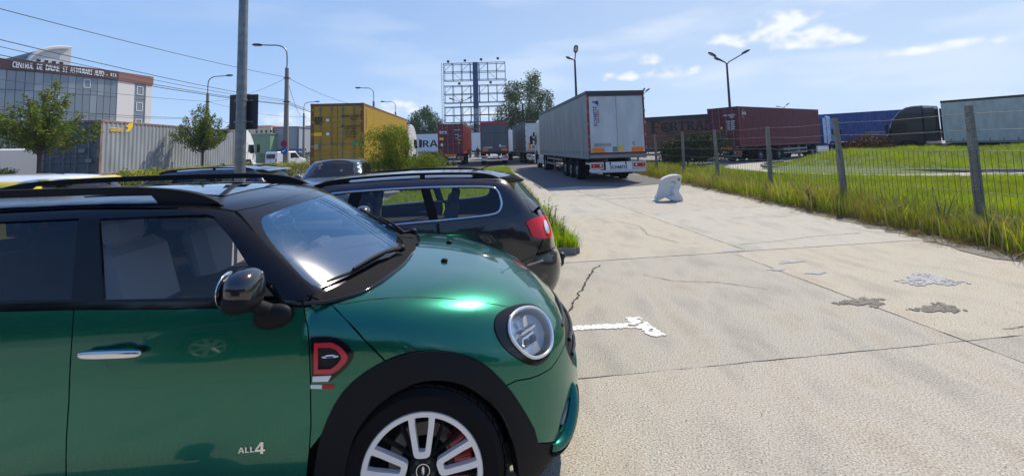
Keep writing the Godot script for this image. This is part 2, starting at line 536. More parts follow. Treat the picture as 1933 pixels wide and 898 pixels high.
func make_sky() -> void:
	var sun := DirectionalLight3D.new()
	sun.name = "sun"
	add_child(sun)
	var to := Vector3(0.385, 0.787, -0.482).normalized()
	sun.look_at_from_position(to * 10.0, Vector3.ZERO, Vector3.UP)
	sun.light_energy = 1.5; sun.light_color = Color(1.0, 0.955, 0.88); sun.light_angular_distance = 0.5; sun.shadow_enabled = true
	var w := 2048; var h := 1024
	var data := PackedFloat32Array(); data.resize(w * h * 3)
	var n1 := FastNoiseLite.new(); n1.seed = 3; n1.frequency = 0.09; n1.fractal_octaves = 5
	var n2 := FastNoiseLite.new(); n2.seed = 8; n2.frequency = 0.035; n2.fractal_octaves = 5
	# cumulus: azimuth from straight ahead, elevation, half width, half height (degrees)
	var puffs := [[28.5, 11.0, 3.0, 0.9], [31.8, 12.2, 2.2, 1.2], [34.0, 10.3, 3.2, 1.0], [36.3, 9.6, 1.6, 0.6], [17.0, 9.8, 1.3, 0.55], [14.3, 8.0, 2.2, 0.5], [19.0, 8.1, 2.8, 0.75], [43.5, 7.8, 3.0, 0.4], [-13.7, 5.0, 1.6, 0.8], [-48.0, 3.4, 4.0, 0.9], [-24.0, 3.6, 3.5, 0.8], [-4.0, 4.2, 3.0, 0.5], [-70, 8, 5, 1.5], [75, 12, 7, 2.0], [110, 10, 6, 1.6], [150, 14, 7, 2.4], [-120, 11, 7, 2.0], [-160, 8, 5, 1.4]]
	for y in h / 2:
		var el := PI / 2 - PI * (y + 0.5) / h
		var se := sin(el); var ce := cos(el); var eld := rad_to_deg(el)
		var near_h := exp(-eld / 6.0)
		for x in w:
			var az := wrapf(TAU * (x + 0.5) / w, -PI, PI)                # 0 is straight ahead (-z), growing to the right
			var d := Vector3(sin(az) * ce, se, -cos(az) * ce)
			var cs := d.dot(to)
			var glow := exp((cs - 1.0) * 4.5)
			var wide := exp((cs - 1.0) * 1.6)
			var k := pow(1.0 - se, 2.0)
			var r := lerpf(0.06, 0.36, k) + 0.42 * glow + near_h * (0.02 + 0.16 * wide) + 0.14 * wide * k
			var g := lerpf(0.20, 0.60, k) + 0.33 * glow + near_h * (0.01 + 0.09 * wide) + 0.10 * wide * k
			var b := lerpf(0.60, 0.94, k) + 0.12 * glow
			if eld < 22.0:
				var azd := rad_to_deg(az)
				var sum := 0.0
				for pf in puffs:
					var da: float = (azd - pf[0]) / pf[2]
					if absf(da) > 2.0: continue
					var de: float = (eld - pf[1]) / pf[3]
					if de < 0: de *= 1.8
					var q := da * da + de * de
					if q < 4.0: sum = maxf(sum, 1.0 - q * 0.3)
				if sum > 0.0:
					var nn := n1.get_noise_3d(d.x * 170, d.y * 320, d.z * 170) * 0.9 + n1.get_noise_3d(d.x * 420, d.y * 760, d.z * 420) * 0.4
					var a := smoothstep(0.2, 1.15, sum + nn) * 0.8
					var lit := 0.86 + 0.14 * clampf(nn * 2.0 + 0.6, 0, 1)
					r = lerpf(r, 0.93 * lit, a); g = lerpf(g, 0.95 * lit, a); b = lerpf(b, 0.97 * lit, a)
				# thin high veil, thicker towards the sun's side
				var veil := smoothstep(-0.15, 0.5, n2.get_noise_3d(d.x * 60, d.y * 260, d.z * 60)) * 0.55 * clampf(wide * 1.5 - 0.3, 0, 1) * clampf((22.0 - eld) / 8.0, 0, 1)
				r = lerpf(r, 0.86, veil); g = lerpf(g, 0.90, veil); b = lerpf(b, 0.94, veil)
			var o := (y * w + x) * 3
			data[o] = r; data[o + 1] = g; data[o + 2] = b
	for y in range(h / 2, h):
		for x in w:
			var o := (y * w + x) * 3
			data[o] = 0.28; data[o + 1] = 0.28; data[o + 2] = 0.27
	var im := Image.create_from_data(w, h, false, Image.FORMAT_RGBF, data.to_byte_array())
	var sm := PanoramaSkyMaterial.new()
	sm.panorama = ImageTexture.create_from_image(im)
	var sky := Sky.new(); sky.sky_material = sm
	var e := Environment.new()
	e.background_mode = Environment.BG_SKY; e.sky = sky
	e.tonemap_mode = Environment.TONE_MAPPER_LINEAR
	e.tonemap_exposure = 1.15
	e.sdfgi_enabled = true; e.ssao_enabled = true; e.ssil_enabled = true
	e.fog_enabled = true; e.fog_density = 0.0005; e.fog_light_color = Color(0.86, 0.92, 1.0)
	var we := WorldEnvironment.new()
	we.name = "surroundings"; we.environment = e
	add_child(we)

# ---------------------------------------------------------------- ground
const U := Vector2(0.9917, 0.1288)          # the slabs' axes on the ground: x to the right, y away from the camera
const V := Vector2(-0.1288, 0.9917)
func on_slab(u: float, v: float, y := 0.0) -> Vector3:
	var p := U * u + V * v
	return Vector3(p.x, y, -p.y)

func sheet(pts: Array, y: float) -> MB:      # a flat polygon on the ground; pts are Vector2(x, distance ahead)
	var pg := PackedVector2Array(pts)
	var mb := MB.new()
	mb.flat(pg, Transform3D(Basis(Vector3(1, 0, 0), Vector3(0, 0, -1), Vector3(0, 1, 0)), Vector3(0, y, 0)))
	return mb

func rough_edge(pts: Array, amount: float, step: float, r: RandomNumberGenerator) -> Array:
	var out := []
	for k in pts.size():
		var a: Vector2 = pts[k]; var b: Vector2 = pts[(k + 1) % pts.size()]
		var m := maxi(1, int(a.distance_to(b) / step))
		for s in m: out.append(a.lerp(b, float(s) / m) + Vector2(rnd(r, -amount, amount), rnd(r, -amount, amount)))
	return out

func make_ground() -> void:
	var r := RandomNumberGenerator.new(); r.seed = 4
	struct("ground", sheet([Vector2(-900, -500), Vector2(900, -500), Vector2(900, 1500), Vector2(-900, 1500)], -0.045), M.yard)
	var road := Node3D.new(); road.name = "concrete_road"; add_child(road); road.set_meta("kind", "structure")
	var us := [-11.9, -7.9, -3.9, 0.1, 4.085, 8.9]
	var vs := [-8.0, -4.2, -0.5, 3.31, 6.45, 10.5, 14.2, 18.0, 21.8, 25.6, 29.4, 33.2, 37.0, 41.0, 45.0, 49.0]
	for a in us.size() - 1:
		for b in vs.size() - 1:
			var jog := 0.28 if a == 4 and b >= 4 else 0.0
			var jog2 := 0.28 if a == 3 and b >= 4 else 0.0
			var g := 0.007
			var pts := []
			var cs := [Vector2(us[a] + g + jog, vs[b] + g), Vector2(us[a + 1] - g + jog2, vs[b] + g), Vector2(us[a + 1] - g + jog2, vs[b + 1] - g), Vector2(us[a] + g + jog, vs[b + 1] - g)]
			for q in rough_edge(cs, 0.006, 0.11, r): pts.append(U * q.x + V * q.y)
			var mb := MB.new()
			var y := rnd(r, -0.002, 0.002)
			mb.prism(PackedVector2Array(pts), 0.035, Transform3D(Basis(Vector3(1, 0, 0), Vector3(0, 0, -1), Vector3(0, 1, 0)), Vector3(0, y - 0.035, 0)), 0.004)
			struct("concrete_slab", mb, M.concrete[(a * 7 + b * 3) % 4], road)
	# the cracked strip where the bay meets the road, the worn patches and the gravel along the verge
	var crack := [Vector2(1.16, 6.42), Vector2(1.08, 6.3), Vector2(1.03, 6.22), Vector2(0.98, 6.05), Vector2(0.9, 5.85), Vector2(0.86, 5.72), Vector2(0.79, 5.55), Vector2(0.77, 5.42), Vector2(0.69, 5.25), Vector2(0.65, 5.1), Vector2(0.59, 4.98), Vector2(0.56, 4.8), Vector2(0.47, 4.6), Vector2(0.42, 4.45), Vector2(0.33, 4.2), Vector2(0.3, 3.9), Vector2(0.2, 3.5)]
	struct("road_crack", ribbon(crack, 0.013, 0.012, r, 0.0048), M.under)
	for c in [[Vector2(1.6, 5.9), Vector2(1.9, 5.6), Vector2(2.4, 5.5), Vector2(2.8, 5.2)], [Vector2(2.2, 9.9), Vector2(2.5, 9.2), Vector2(2.4, 8.4), Vector2(2.7, 7.6)], [Vector2(4.4, 9.6), Vector2(5.0, 9.9), Vector2(5.7, 9.8), Vector2(6.3, 10.1)], [Vector2(3.6, 7.4), Vector2(4.3, 7.55), Vector2(5.0, 7.8), Vector2(6.0, 8.0)], [Vector2(4.15, 4.0), Vector2(4.6, 4.1), Vector2(5.2, 4.2), Vector2(6.2, 4.3)], [Vector2(4.3, 3.6), Vector2(4.5, 3.2), Vector2(4.6, 2.6)]]:
		struct("road_crack", ribbon(c, 0.006, 0.008, r, 0.0048), M.under)
	var spots := [[Vector2(4.75, 5.35), 0.42, 0.26], [Vector2(3.75, 6.3), 0.22, 0.06], [Vector2(3.3, 7.0), 0.25, 0.07], [Vector2(3.72, 5.75), 0.16, 0.05], [Vector2(3.35, 5.95), 0.14, 0.05], [Vector2(3.5, 14.0), 0.9, 0.16], [Vector2(2.6, 15.0), 0.6, 0.15], [Vector2(4.4, 13.3), 0.6, 0.1], [Vector2(5.6, 4.4), 0.5, 0.2]]
	for s in spots:
		struct("worn_patch", chips(s[0], s[1], s[2], 0.0042, r), M.patch)
	for s in [[Vector2(3.5, 4.72), 0.3, 0.14], [Vector2(4.05, 4.5), 0.28, 0.13]]:
		struct("dirt_stain", chips(s[0], s[1], s[2], 0.0042, r), M.gravel)
	# dark repaired asphalt under and before the trucks
	struct("asphalt_road", sheet(rough_edge([Vector2(1.05, 17.9), Vector2(2.6, 18.3), Vector2(4.2, 17.6), Vector2(6.6, 18.4), Vector2(5.6, 34), Vector2(4.0, 62), Vector2(-9.5, 62), Vector2(-8.5, 36), Vector2(-0.4, 36), Vector2(0.5, 24)], 0.12, 0.5, r), 0.012), M.asphalt)
	struct("gravel_strip", sheet(rough_edge([Vector2(6.35, 1.0), Vector2(9.0, 1.0), Vector2(9.0, 19.0), Vector2(6.6, 19.0), Vector2(6.65, 12.0), Vector2(6.45, 7.0)], 0.12, 0.2, r), 0.008), M.gravel)
	struct("verge_soil", sheet(rough_edge([Vector2(6.95, 1.0), Vector2(9.0, 1.0), Vector2(9.0, 27.0), Vector2(6.75, 27.0), Vector2(6.95, 19.0), Vector2(7.15, 12.0), Vector2(6.9, 7.0)], 0.16, 0.13, r), 0.014), M.dirt)
	# the street on the left is asphalt
	struct("street", sheet([Vector2(-31, -40), Vector2(-14.6, -40), Vector2(-14.6, 30), Vector2(-9.0, 36), Vector2(-10, 140), Vector2(-31, 140)], -0.03), M.asphalt)
	# painted bay line with its T-shaped end
	var t := [Vector2(-4.5, 3.9), Vector2(-2.0, 4.05), Vector2(0.2, 4.22), Vector2(0.62, 4.245), Vector2(1.08, 4.26), Vector2(1.15, 4.06), Vector2(1.29, 4.08), Vector2(1.22, 4.3), Vector2(1.17, 4.51), Vector2(1.03, 4.5), Vector2(1.05, 4.37), Vector2(0.6, 4.345), Vector2(0.2, 4.325), Vector2(-2.0, 4.16), Vector2(-4.5, 4.0)]
	struct("bay_marking", worn_sheet(t, 0.0045, 0.0095, 0.32, r), M.paint)
	# planted island with its kerb stones
	var isl := [Vector2(-4.0, 6.9), Vector2(0.92, 7.1), Vector2(0.62, 12.0), Vector2(0.5, 17.0), Vector2(0.1, 24.0), Vector2(-0.45, 33.0), Vector2(-4.2, 33.5), Vector2(-4.0, 20.0)]
	struct("island_soil", sheet(isl, 0.08), M.dirt)
	var kerb := Node3D.new(); kerb.name = "island_kerb"; add_child(kerb); kerb.set_meta("kind", "structure")
	for k in isl.size():
		var a: Vector2 = isl[k]; var b: Vector2 = isl[(k + 1) % isl.size()]
		var m := maxi(1, int(a.distance_to(b) / 0.98))
		for s in m:
			var p := a.lerp(b, (s + 0.5) / m)
			var d := (b - a).normalized()
			var mb := MB.new()
			mb.bbox(Vector3(0, 0.01 + rnd(r, -0.006, 0.006), 0), Vector3(a.distance_to(b) / m - 0.012, 0.19, 0.14), 0.015)
			var o := obj("kerb_stone", mb, M.kerb, kerb)
			o.position = Vector3(p.x, 0, -p.y); o.rotation.y = atan2(d.y, d.x) + rnd(r, -0.01, 0.01)

func ribbon(path: Array, half: float, rough: float, r: RandomNumberGenerator, y: float) -> MB:
	var fine := []
	for k in path.size() - 1:
		var m := maxi(1, int(path[k].distance_to(path[k + 1]) / 0.05))
		for s in m: fine.append(path[k].lerp(path[k + 1], float(s) / m) + Vector2(rnd(r, -rough, rough), rnd(r, -rough, rough)) * 1.5)
	fine.append(path[path.size() - 1])
	var mb := MB.new()
	for k in fine.size() - 1:
		var d: Vector2 = (fine[k + 1] - fine[k]).normalized()
		var s := Vector2(-d.y, d.x)
		var h := half * rnd(r, 0.35, 1.0)
		var a: Vector2 = fine[k] - s * h; var b: Vector2 = fine[k] + s * h; var c: Vector2 = fine[k + 1] + s * h; var e: Vector2 = fine[k + 1] - s * h
		mb.quad(Vector3(a.x, y, -a.y), Vector3(e.x, y, -e.y), Vector3(c.x, y, -c.y), Vector3(b.x, y, -b.y))
	return mb

func worn_sheet(pts: Array, y: float, cell: float, wear: float, r: RandomNumberGenerator) -> MB:   # paint worn away in flakes
	var pg := PackedVector2Array(pts)
	var mb := MB.new()
	var nz := FastNoiseLite.new(); nz.seed = 6; nz.frequency = 9.0; nz.fractal_octaves = 3
	var lo := pg[0]; var hi := pg[0]
	for q in pg:
		lo = lo.min(q); hi = hi.max(q)
	lo.x = maxf(lo.x, -1.2)
	for a in int((hi.x - lo.x) / cell) + 1:
		for b in int((hi.y - lo.y) / cell) + 1:
			var c := lo + Vector2(a + 0.5, b + 0.5) * cell
			if not Geometry2D.is_point_in_polygon(c + Vector2(nz.get_noise_2dv(c * 1.7), nz.get_noise_2dv(c * 1.7 + Vector2(9, 4))) * 0.022, pg): continue
			if nz.get_noise_2dv(c * 0.6) > wear or r.randf() < 0.02: continue
			var h := cell * 0.5
			mb.quad(Vector3(c.x - h, y, -c.y + h), Vector3(c.x + h, y, -c.y + h), Vector3(c.x + h, y, -c.y - h), Vector3(c.x - h, y, -c.y - h))
	return mb

func chips(c: Vector2, rx: float, ry: float, y: float, r: RandomNumberGenerator) -> MB:   # broken surface: many small flat flakes, thinning outwards
	var mb := MB.new()
	for k in int(900 * rx * ry / 0.11) + 60:
		var g := rnd(r, 0, TAU); var q := sqrt(r.randf()) * (0.75 + 0.25 * sin(g * 3.0 + rx * 40.0) + 0.15 * sin(g * 7.0))
		if r.randf() < q * 0.55: continue
		var p := c + U * cos(g) * rx * q + V * sin(g) * ry * q
		var s := rnd(r, 0.008, 0.026)
		var pg := PackedVector2Array()
		for j in 5: pg.append(p + Vector2(cos(TAU * j / 5 + g), sin(TAU * j / 5 + g)) * s * rnd(r, 0.6, 1.2))
		mb.flat(pg, Transform3D(Basis(Vector3(1, 0, 0), Vector3(0, 0, -1), Vector3(0, 1, 0)), Vector3(0, y + rnd(r, 0.0, 0.0012), 0)))
	return mb

func blot(c: Vector2, rx: float, ry: float, y: float, r: RandomNumberGenerator) -> MB:
	var pts := []
	var n := 26
	for k in n:
		var g := TAU * k / n
		var q := rnd(r, 0.6, 1.05)
		pts.append(c + U * cos(g) * rx * q + V * sin(g) * ry * q)
	return sheet(pts, y)

# ---------------------------------------------------------------- the green crossover in front
# Car axes: x forward from the front axle, y up, z to the car's right.
func mini_shape() -> Shape:
	var s := Shape.new()
	s.W = Tab.new([0.1, 0.2, 0.32, 0.46, 0.6, 0.7, 0.8, 0.9, 1.0, 1.08, 1.3], [0.80, 0.845, 0.885, 0.905, 0.912, 0.910, 0.904, 0.895, 0.882, 0.866, 0.80])
	s.PL = Tab.new([-3.6, -3.3, -3.0, -2.6, -2.0, -0.6, 0, 0.2, 0.35, 0.5, 0.65, 0.9], [0.80, 0.90, 0.95, 0.985, 1, 1, 0.995, 0.985, 0.962, 0.92, 0.86, 0.72])
	s.N1 = Tab.new([0.05, 0.12, 0.2, 0.35, 0.5, 0.62, 0.72, 0.82, 0.92, 1.0, 1.2], [0.64, 0.73, 0.80, 0.825, 0.82, 0.805, 0.77, 0.705, 0.60, 0.45, 0.0])
	s.N2 = Tab.new([0.05, 0.2, 0.4, 0.6, 0.8, 1.0, 1.2], [-3.36, -3.44, -3.47, -3.46, -3.42, -3.36, -3.28])
	s.HC = Tab.new([-0.8, -0.42, -0.2, 0, 0.2, 0.35, 0.5, 0.6, 0.75], [1.11, 1.095, 1.07, 1.05, 1.02, 0.982, 0.932, 0.882, 0.775])
	s.GW = Tab.new([0.9, 1.05, 1.2, 1.41, 1.55], [0.90, 0.845, 0.79, 0.70, 0.62])
	s.GP = Tab.new([-3.6, -3.0, -2.2, -1.4, -0.9, -0.5, -0.2], [0.93, 0.965, 0.99, 1, 0.985, 0.955, 0.93])
	s.RF = Tab.new([-3.6, -3.2, -2.4, -1.6, -1.2, -0.9, -0.6], [1.40, 1.47, 1.50, 1.505, 1.495, 1.455, 1.38])
	s.g1 = Vector3(-0.19, 1.42, 0.47); s.g2 = Vector3(3.32, 0.35, 0.1); s.roof_crown = 0.03
	return s

func loft_wheel(parent: Node3D, r_tyre: float, width: float, r_rim: float, outward: float, simple := true) -> Node3D:
	# a wheel about the local z axis, its face towards +z (outward = 1) or -z
	var w := Node3D.new(); w.name = "wheel"; parent.add_child(w, true)
	var xf := Transform3D(Basis(Vector3(1, 0, 0), Vector3(0, 1, 0), Vector3(0, 0, outward)), Vector3.ZERO)
	var ty := MB.new()
	var h := width / 2
	ty.lathe([Vector2(r_rim - 0.005, -h * 0.85), Vector2(r_rim + 0.02, -h), Vector2(r_tyre - 0.03, -h), Vector2(r_tyre - 0.006, -h * 0.8), Vector2(r_tyre, -h * 0.5), Vector2(r_tyre, h * 0.5), Vector2(r_tyre - 0.006, h * 0.8), Vector2(r_tyre - 0.03, h), Vector2(r_rim + 0.03, h), Vector2(r_rim + 0.012, h * 0.97), Vector2(r_rim - 0.004, h * 0.85)], xf, 40)
	for k in 44:                                                  # tread blocks
		var g := TAU * k / 44
		for s in [-0.62, -0.2, 0.2, 0.62]:
			ty.box(xf * Vector3(cos(g + s * 0.08) * (r_tyre + 0.001), sin(g + s * 0.08) * (r_tyre + 0.001), s * h), Vector3(0.006, TAU * r_tyre / 44 * 0.84, h * 0.34), xf.basis * Basis(Vector3(0, 0, 1), g))
	obj("tyre", ty, M.rubber, w)
	if simple:
		var rm := MB.new()
		rm.lathe([Vector2(r_rim, -h * 0.8), Vector2(r_rim, h * 0.82), Vector2(r_rim - 0.015, h * 0.9), Vector2(r_rim - 0.03, h * 0.8), Vector2(r_rim - 0.035, h * 0.3)], xf, 32)
		for k in 7:
			var g := TAU * k / 7
			var b := xf.basis * Basis(Vector3(0, 0, 1), g)
			rm.bbox(b * Vector3(r_rim * 0.55, 0, h * 0.62), Vector3(r_rim * 0.85, 0.055, 0.03), 0.01, b)
		rm.lathe([Vector2(0.07, h * 0.3), Vector2(0.07, h * 0.66), Vector2(0.055, h * 0.72), Vector2(0.0, h * 0.74)], xf, 20)
		obj("rim", rm, M.alloy, w)
		var dk := MB.new()
		dk.lathe([Vector2(r_rim, h * 0.1), Vector2(0, h * 0.1)], xf, 24)
		obj("brake_disc", dk, M.dark_steel, w)
	return w

func sport_wheel(parent: Node3D, outward: float) -> void:
	var w := loft_wheel(parent, 0.345, 0.225, 0.247, outward, false)
	var xf := Transform3D(Basis(Vector3(1, 0, 0), Vector3(0, 1, 0), Vector3(0, 0, outward)), Vector3.ZERO)
	var ring := MB.new()
	ring.lathe([Vector2(0.25, 0.07), Vector2(0.252, 0.1), Vector2(0.247, 0.106), Vector2(0.228, 0.104), Vector2(0.225, 0.097), Vector2(0.229, 0.03)], xf, 72)
	obj("rim", ring, M.machined, w)
	var barrel := MB.new()
	barrel.lathe([Vector2(0.235, 0.1), Vector2(0.232, -0.08), Vector2(0.2, -0.1), Vector2(0.0, -0.1)], xf, 40)
	barrel.lathe([Vector2(0.062, -0.08), Vector2(0.06, 0.062), Vector2(0.05, 0.07), Vector2(0.03, 0.072), Vector2(0.0, 0.074)], xf, 28)
	obj("barrel", barrel, M.under, w)
	var pockets := MB.new()                                       # black second spokes between the light ones
	for k in 5:
		var g := PI / 2 + TAU * (k + 0.5) / 5
		for s in [-1.0, 1.0]:
			var a := Vector3(cos(g) * 0.06, sin(g) * 0.06, 0.06)
			var b := Vector3(cos(g + s * 0.2) * 0.225, sin(g + s * 0.2) * 0.225, 0.075)
			pockets.tube([xf * a, xf * b], 0.009, 6)
	obj("spoke_web", pockets, M.matt, w)
	for k in 5:
		var g := PI / 2 + TAU * k / 5
		var rot := xf * Transform3D(Basis(Vector3(0, 0, 1), g - PI / 2), Vector3(0, 0, 0.078))
		var sp := MB.new()
		for s in [-1.0, 1.0]:
			var leg := PackedVector2Array([Vector2(s * 0.057, 0.235), Vector2(s * 0.03, 0.235), Vector2(s * 0.0275, 0.19), Vector2(s * 0.0145, 0.1), Vector2(s * 0.012, 0.093), Vector2(0, 0.092), Vector2(0, 0.067), Vector2(s * 0.019, 0.068), Vector2(s * 0.03, 0.074), Vector2(s * 0.035, 0.086), Vector2(s * 0.05, 0.18)])
			sp.prism(leg, 0.026, rot, 0.003)
		obj("spoke", sp, M.machined, w)
	for k in 5:
		var g := PI / 2 + TAU * (k + 0.5) / 5
		var bolt := MB.new()
		bolt.lathe([Vector2(0.009, 0.05), Vector2(0.009, 0.076), Vector2(0.0, 0.078)], xf * Transform3D(Basis(), Vector3(cos(g) * 0.042, sin(g) * 0.042, 0)), 8)
		obj("wheel_bolt", bolt, M.dark_steel, w)
	var cap := MB.new()
	cap.ball(xf * Vector3(0, 0, 0.074), Vector3(0.007, 0.02, 0.004))
	cap.lathe([Vector2(0.027, 0.07), Vector2(0.029, 0.076), Vector2(0.026, 0.076)], xf, 24)
	obj("centre_cap", cap, M.chrome, w)
	var disc := MB.new()
	disc.lathe([Vector2(0.155, -0.03), Vector2(0.155, 0.0), Vector2(0.153, 0.003), Vector2(0.1, 0.003)], xf, 48)
	obj("brake_disc", disc, mat(lin(0.2, 0.17, 0.15), 0.4, 0.6), w)
	var cal := MB.new()
	for k in 7:
		var g := -0.55 + 1.15 * k / 6.0
		cal.bbox(xf * Vector3(cos(g) * 0.165, sin(g) * 0.165, 0.012), Vector3(0.085, 0.042, 0.06), 0.008, xf.basis * Basis(Vector3(0, 0, 1), g))
	obj("brake_calliper", cal, mat(lin(0.42, 0.012, 0.015), 0.3, 0.0, 0.8), w)

func make_mini() -> void:
	var s := mini_shape()
	var yaw := deg_to_rad(5.0)
	var car := thing("compact_crossover", "shiny dark green crossover with black roof and red brake callipers, nearest the camera", "car", Vector3(-0.491, 0, -2.857), yaw)
	var paint := mat(lin(0.0005, 0.138, 0.085), 0.26, 0.74, 1.0)
	var screen := glass(Color(0.2, 0.56, 0.85), 0.2); screen.roughness = 0.09  # blue sky reflection and haze painted into the pane's own colour
	var black_gloss := mat(lin(0.004, 0.004, 0.006), 0.08); black_gloss.metallic_specular = 0.4
	var Z := Vector3(0, 0, 1); var DF := Vector3(0.62, 0.5, 0.6)
	var belt := [Vector3(-3.0, 1.145, 0.83), Vector3(-2.6, 1.132, 0.85), Vector3(-2.15, 1.118, 0.86), Vector3(-1.657, 1.1, 0.861), Vector3(-1.4, 1.092, 0.863), Vector3(-1.056, 1.075, 0.867), Vector3(-0.765, 1.063, 0.87), Vector3(-0.483, 1.05, 0.872)]
	var arch_out := [Vector3(-0.428, 0.385, 0.896), Vector3(-0.394, 0.554, 0.91), Vector3(-0.316, 0.702, 0.909), Vector3(-0.182, 0.794, 0.902), Vector3(-0.034, 0.834, 0.894), Vector3(0.131, 0.808, 0.861), Vector3(0.259, 0.738, 0.83), Vector3(0.36, 0.626, 0.801), Vector3(0.435, 0.5, 0.766), Vector3(0.481, 0.403, 0.738)]
	var arch_in := [Vector3(-0.33, 0.2, 0.87), Vector3(-0.311, 0.373, 0.893), Vector3(-0.268, 0.53, 0.908), Vector3(-0.181, 0.64, 0.909), Vector3(-0.06, 0.708, 0.906), Vector3(0.048, 0.722, 0.898), Vector3(0.172, 0.681, 0.872), Vector3(0.285, 0.581, 0.84), Vector3(0.355, 0.463, 0.81), Vector3(0.39, 0.334, 0.788), Vector3(0.403, 0.221, 0.761)]
	arch_out = smooth(arch_out, false, 3); arch_in = smooth(arch_in, false, 3)
	var door_edge := [Vector3(-0.483, 1.036, 0.875), Vector3(-0.464, 0.951, 0.879), Vector3(-0.452, 0.893, 0.895), Vector3(-0.442, 0.753, 0.907), Vector3(-0.437, 0.592, 0.912), Vector3(-0.444, 0.489, 0.907), Vector3(-0.457, 0.388, 0.897), Vector3(-0.462, 0.345, 0.89)]
	var rear_edge := [Vector3(-1.381, 1.077, 0.867), Vector3(-1.367, 0.969, 0.887), Vector3(-1.349, 0.74, 0.908), Vector3(-1.347, 0.472, 0.906), Vector3(-1.35, 0.345, 0.89)]
	var shut := [Vector3(-0.401, 1.03, 0.809), Vector3(-0.32, 0.977, 0.86), Vector3(-0.225, 0.888, 0.893), Vector3(-0.144, 0.808, 0.901)]
	var shut_low := [Vector3(0.36, 0.626, 0.801), Vector3(0.41, 0.63, 0.773), Vector3(0.475, 0.615, 0.733), Vector3(0.53, 0.608, 0.691), Vector3(0.59, 0.606, 0.634), Vector3(0.646, 0.627, 0.563), Vector3(0.689, 0.649, 0.487)]
	var low := func(list: Array, dy: float) -> Array:
		var o := []
		for p in list: o.append(p + Vector3(0, dy, 0))
		return o
	# doors and sides
	var bt: Array = low.call(belt, -0.014)
	var cup_c := Vector2(-1.172, 0.9)
	var cup := []
	for k in 28: cup.append(Vector3(cup_c.x + 0.062 * cos(TAU * k / 28), cup_c.y + 0.075 * sin(TAU * k / 28), 0.9))
	var fd := [bt[7], bt[6], bt[5]] + rear_edge.duplicate()
	fd[3] = Vector3(-1.381, 1.0772, 0.867)
	var de := door_edge.duplicate(); de.reverse()
	fd += de
	skin("front_door", car, paint, s, 0, Z, fd, {"step": 0.05, "holes": [cup]})
	skin("handle_recess", car, paint, s, 0, Z, cup, {"step": 0.014, "gap": 0.0, "rim": 0.0, "fun": func(p: Vector3) -> float: return -0.03 * maxf(0.0, 1.0 - pow(Vector2((p.x - cup_c.x) / 0.062, (p.y - cup_c.y) / 0.075).length(), 2.0))})
	var re := [bt[2], bt[3], Vector3(-1.381, 1.0772, 0.867)]
	for k in range(1, rear_edge.size()): re.append(rear_edge[k])
	var arch_r := []
	for k in 19:
		var g := deg_to_rad(-12.0 + 204.0 * k / 18.0)
		arch_r.append(Vector3(-2.67 + 0.475 * cos(g), 0.345 + 0.475 * sin(g), 0.9))
	re += [Vector3(-2.2, 0.345, 0.9), arch_r[1], arch_r[2], arch_r[3], arch_r[4], arch_r[5], Vector3(-2.26, 0.9, 0.9)]
	skin("rear_door", car, paint, s, 0, Z, re, {"step": 0.09})
	var qt := [bt[0], bt[1], bt[2], Vector3(-2.26, 0.9, 0.9)]
	for k in range(5, 17): qt.append(arch_r[k])
	qt += [Vector3(-3.16, 0.36, 0.85), Vector3(-3.34, 0.36, 0.76), Vector3(-3.34, 0.75, 0.78), Vector3(-3.25, 1.13, 0.76)]
	skin("rear_wing", car, paint, s, 0, Vector3(-0.35, 0, 0.94), qt, {"step": 0.09, "far": 3.5})
	var tail := [Vector3(-3.25, 1.13, 0.76), Vector3(-3.34, 0.75, 0.78), Vector3(-3.34, 0.36, 0.76), Vector3(-3.44, 0.25, 0), Vector3(-3.44, 0.25, 0), Vector3(-3.33, 1.12, 0)]
	skin("tailgate", car, paint, s, 0, Vector3(-0.8, 0.2, 0.55), tail, {"join": true, "step": 0.1, "far": 4.5})
	var tl := []
	for k in 16: tl.append(Vector3(-3.33, 0.86 + 0.13 * sin(TAU * k / 16), 0.68 + 0.07 * cos(TAU * k / 16)))
	skin("rear_light", car, M.red_lens, s, 0, Vector3(-0.8, 0.1, 0.55), tl, {"step": 0.04, "far": 4.5, "off": 0.012, "gap": 0.0})
	# front wing, bonnet, bumper
	var wing := door_edge.slice(0, 6)
	var ao := arch_out.duplicate(); ao.reverse()
	for p in ao:
		if p.x < -0.144 and p.y > 0.4: wing.append(p)
	var sh2 := shut.duplicate(); sh2.reverse()
	wing += sh2
	skin("front_wing", car, paint, s, 0, Vector3(0, 0.25, 0.97), wing, {"step": 0.05})
	var mid := []
	for k in 16:
		var x := 0.725 - 0.86 * k / 15.0
		mid.append(s.hit(0, Vector3(x, 0, 0), Vector3.UP))
	var bonnet := [mid[15], Vector3(-0.14, 1.074, 0.149), Vector3(-0.151, 1.07, 0.339), Vector3(-0.2, 1.062, 0.555), Vector3(-0.235, 1.055, 0.65), Vector3(-0.284, 1.046, 0.736), Vector3(-0.345, 1.038, 0.78)] + shut
	for p in arch_out:
		if p.x > -0.144 and p.y > 0.63: bonnet.append(p)
	bonnet += shut_low + [Vector3(0.725, 0.7, 0.42), Vector3(0.74, 0.75, 0.33), Vector3(0.735, 0.785, 0.2)] + mid.slice(0, 15)
	var head_out := [Vector3(0.316, 0.856, 0.745), Vector3(0.327, 0.888, 0.705), Vector3(0.371, 0.899, 0.644), Vector3(0.451, 0.888, 0.558), Vector3(0.523, 0.861, 0.491), Vector3(0.58, 0.819, 0.47), Vector3(0.612, 0.771, 0.502), Vector3(0.609, 0.714, 0.569), Vector3(0.581, 0.662, 0.629), Vector3(0.531, 0.65, 0.682), Vector3(0.477, 0.669, 0.721), Vector3(0.416, 0.713, 0.751), Vector3(0.363, 0.764, 0.767), Vector3(0.331, 0.811, 0.764)]
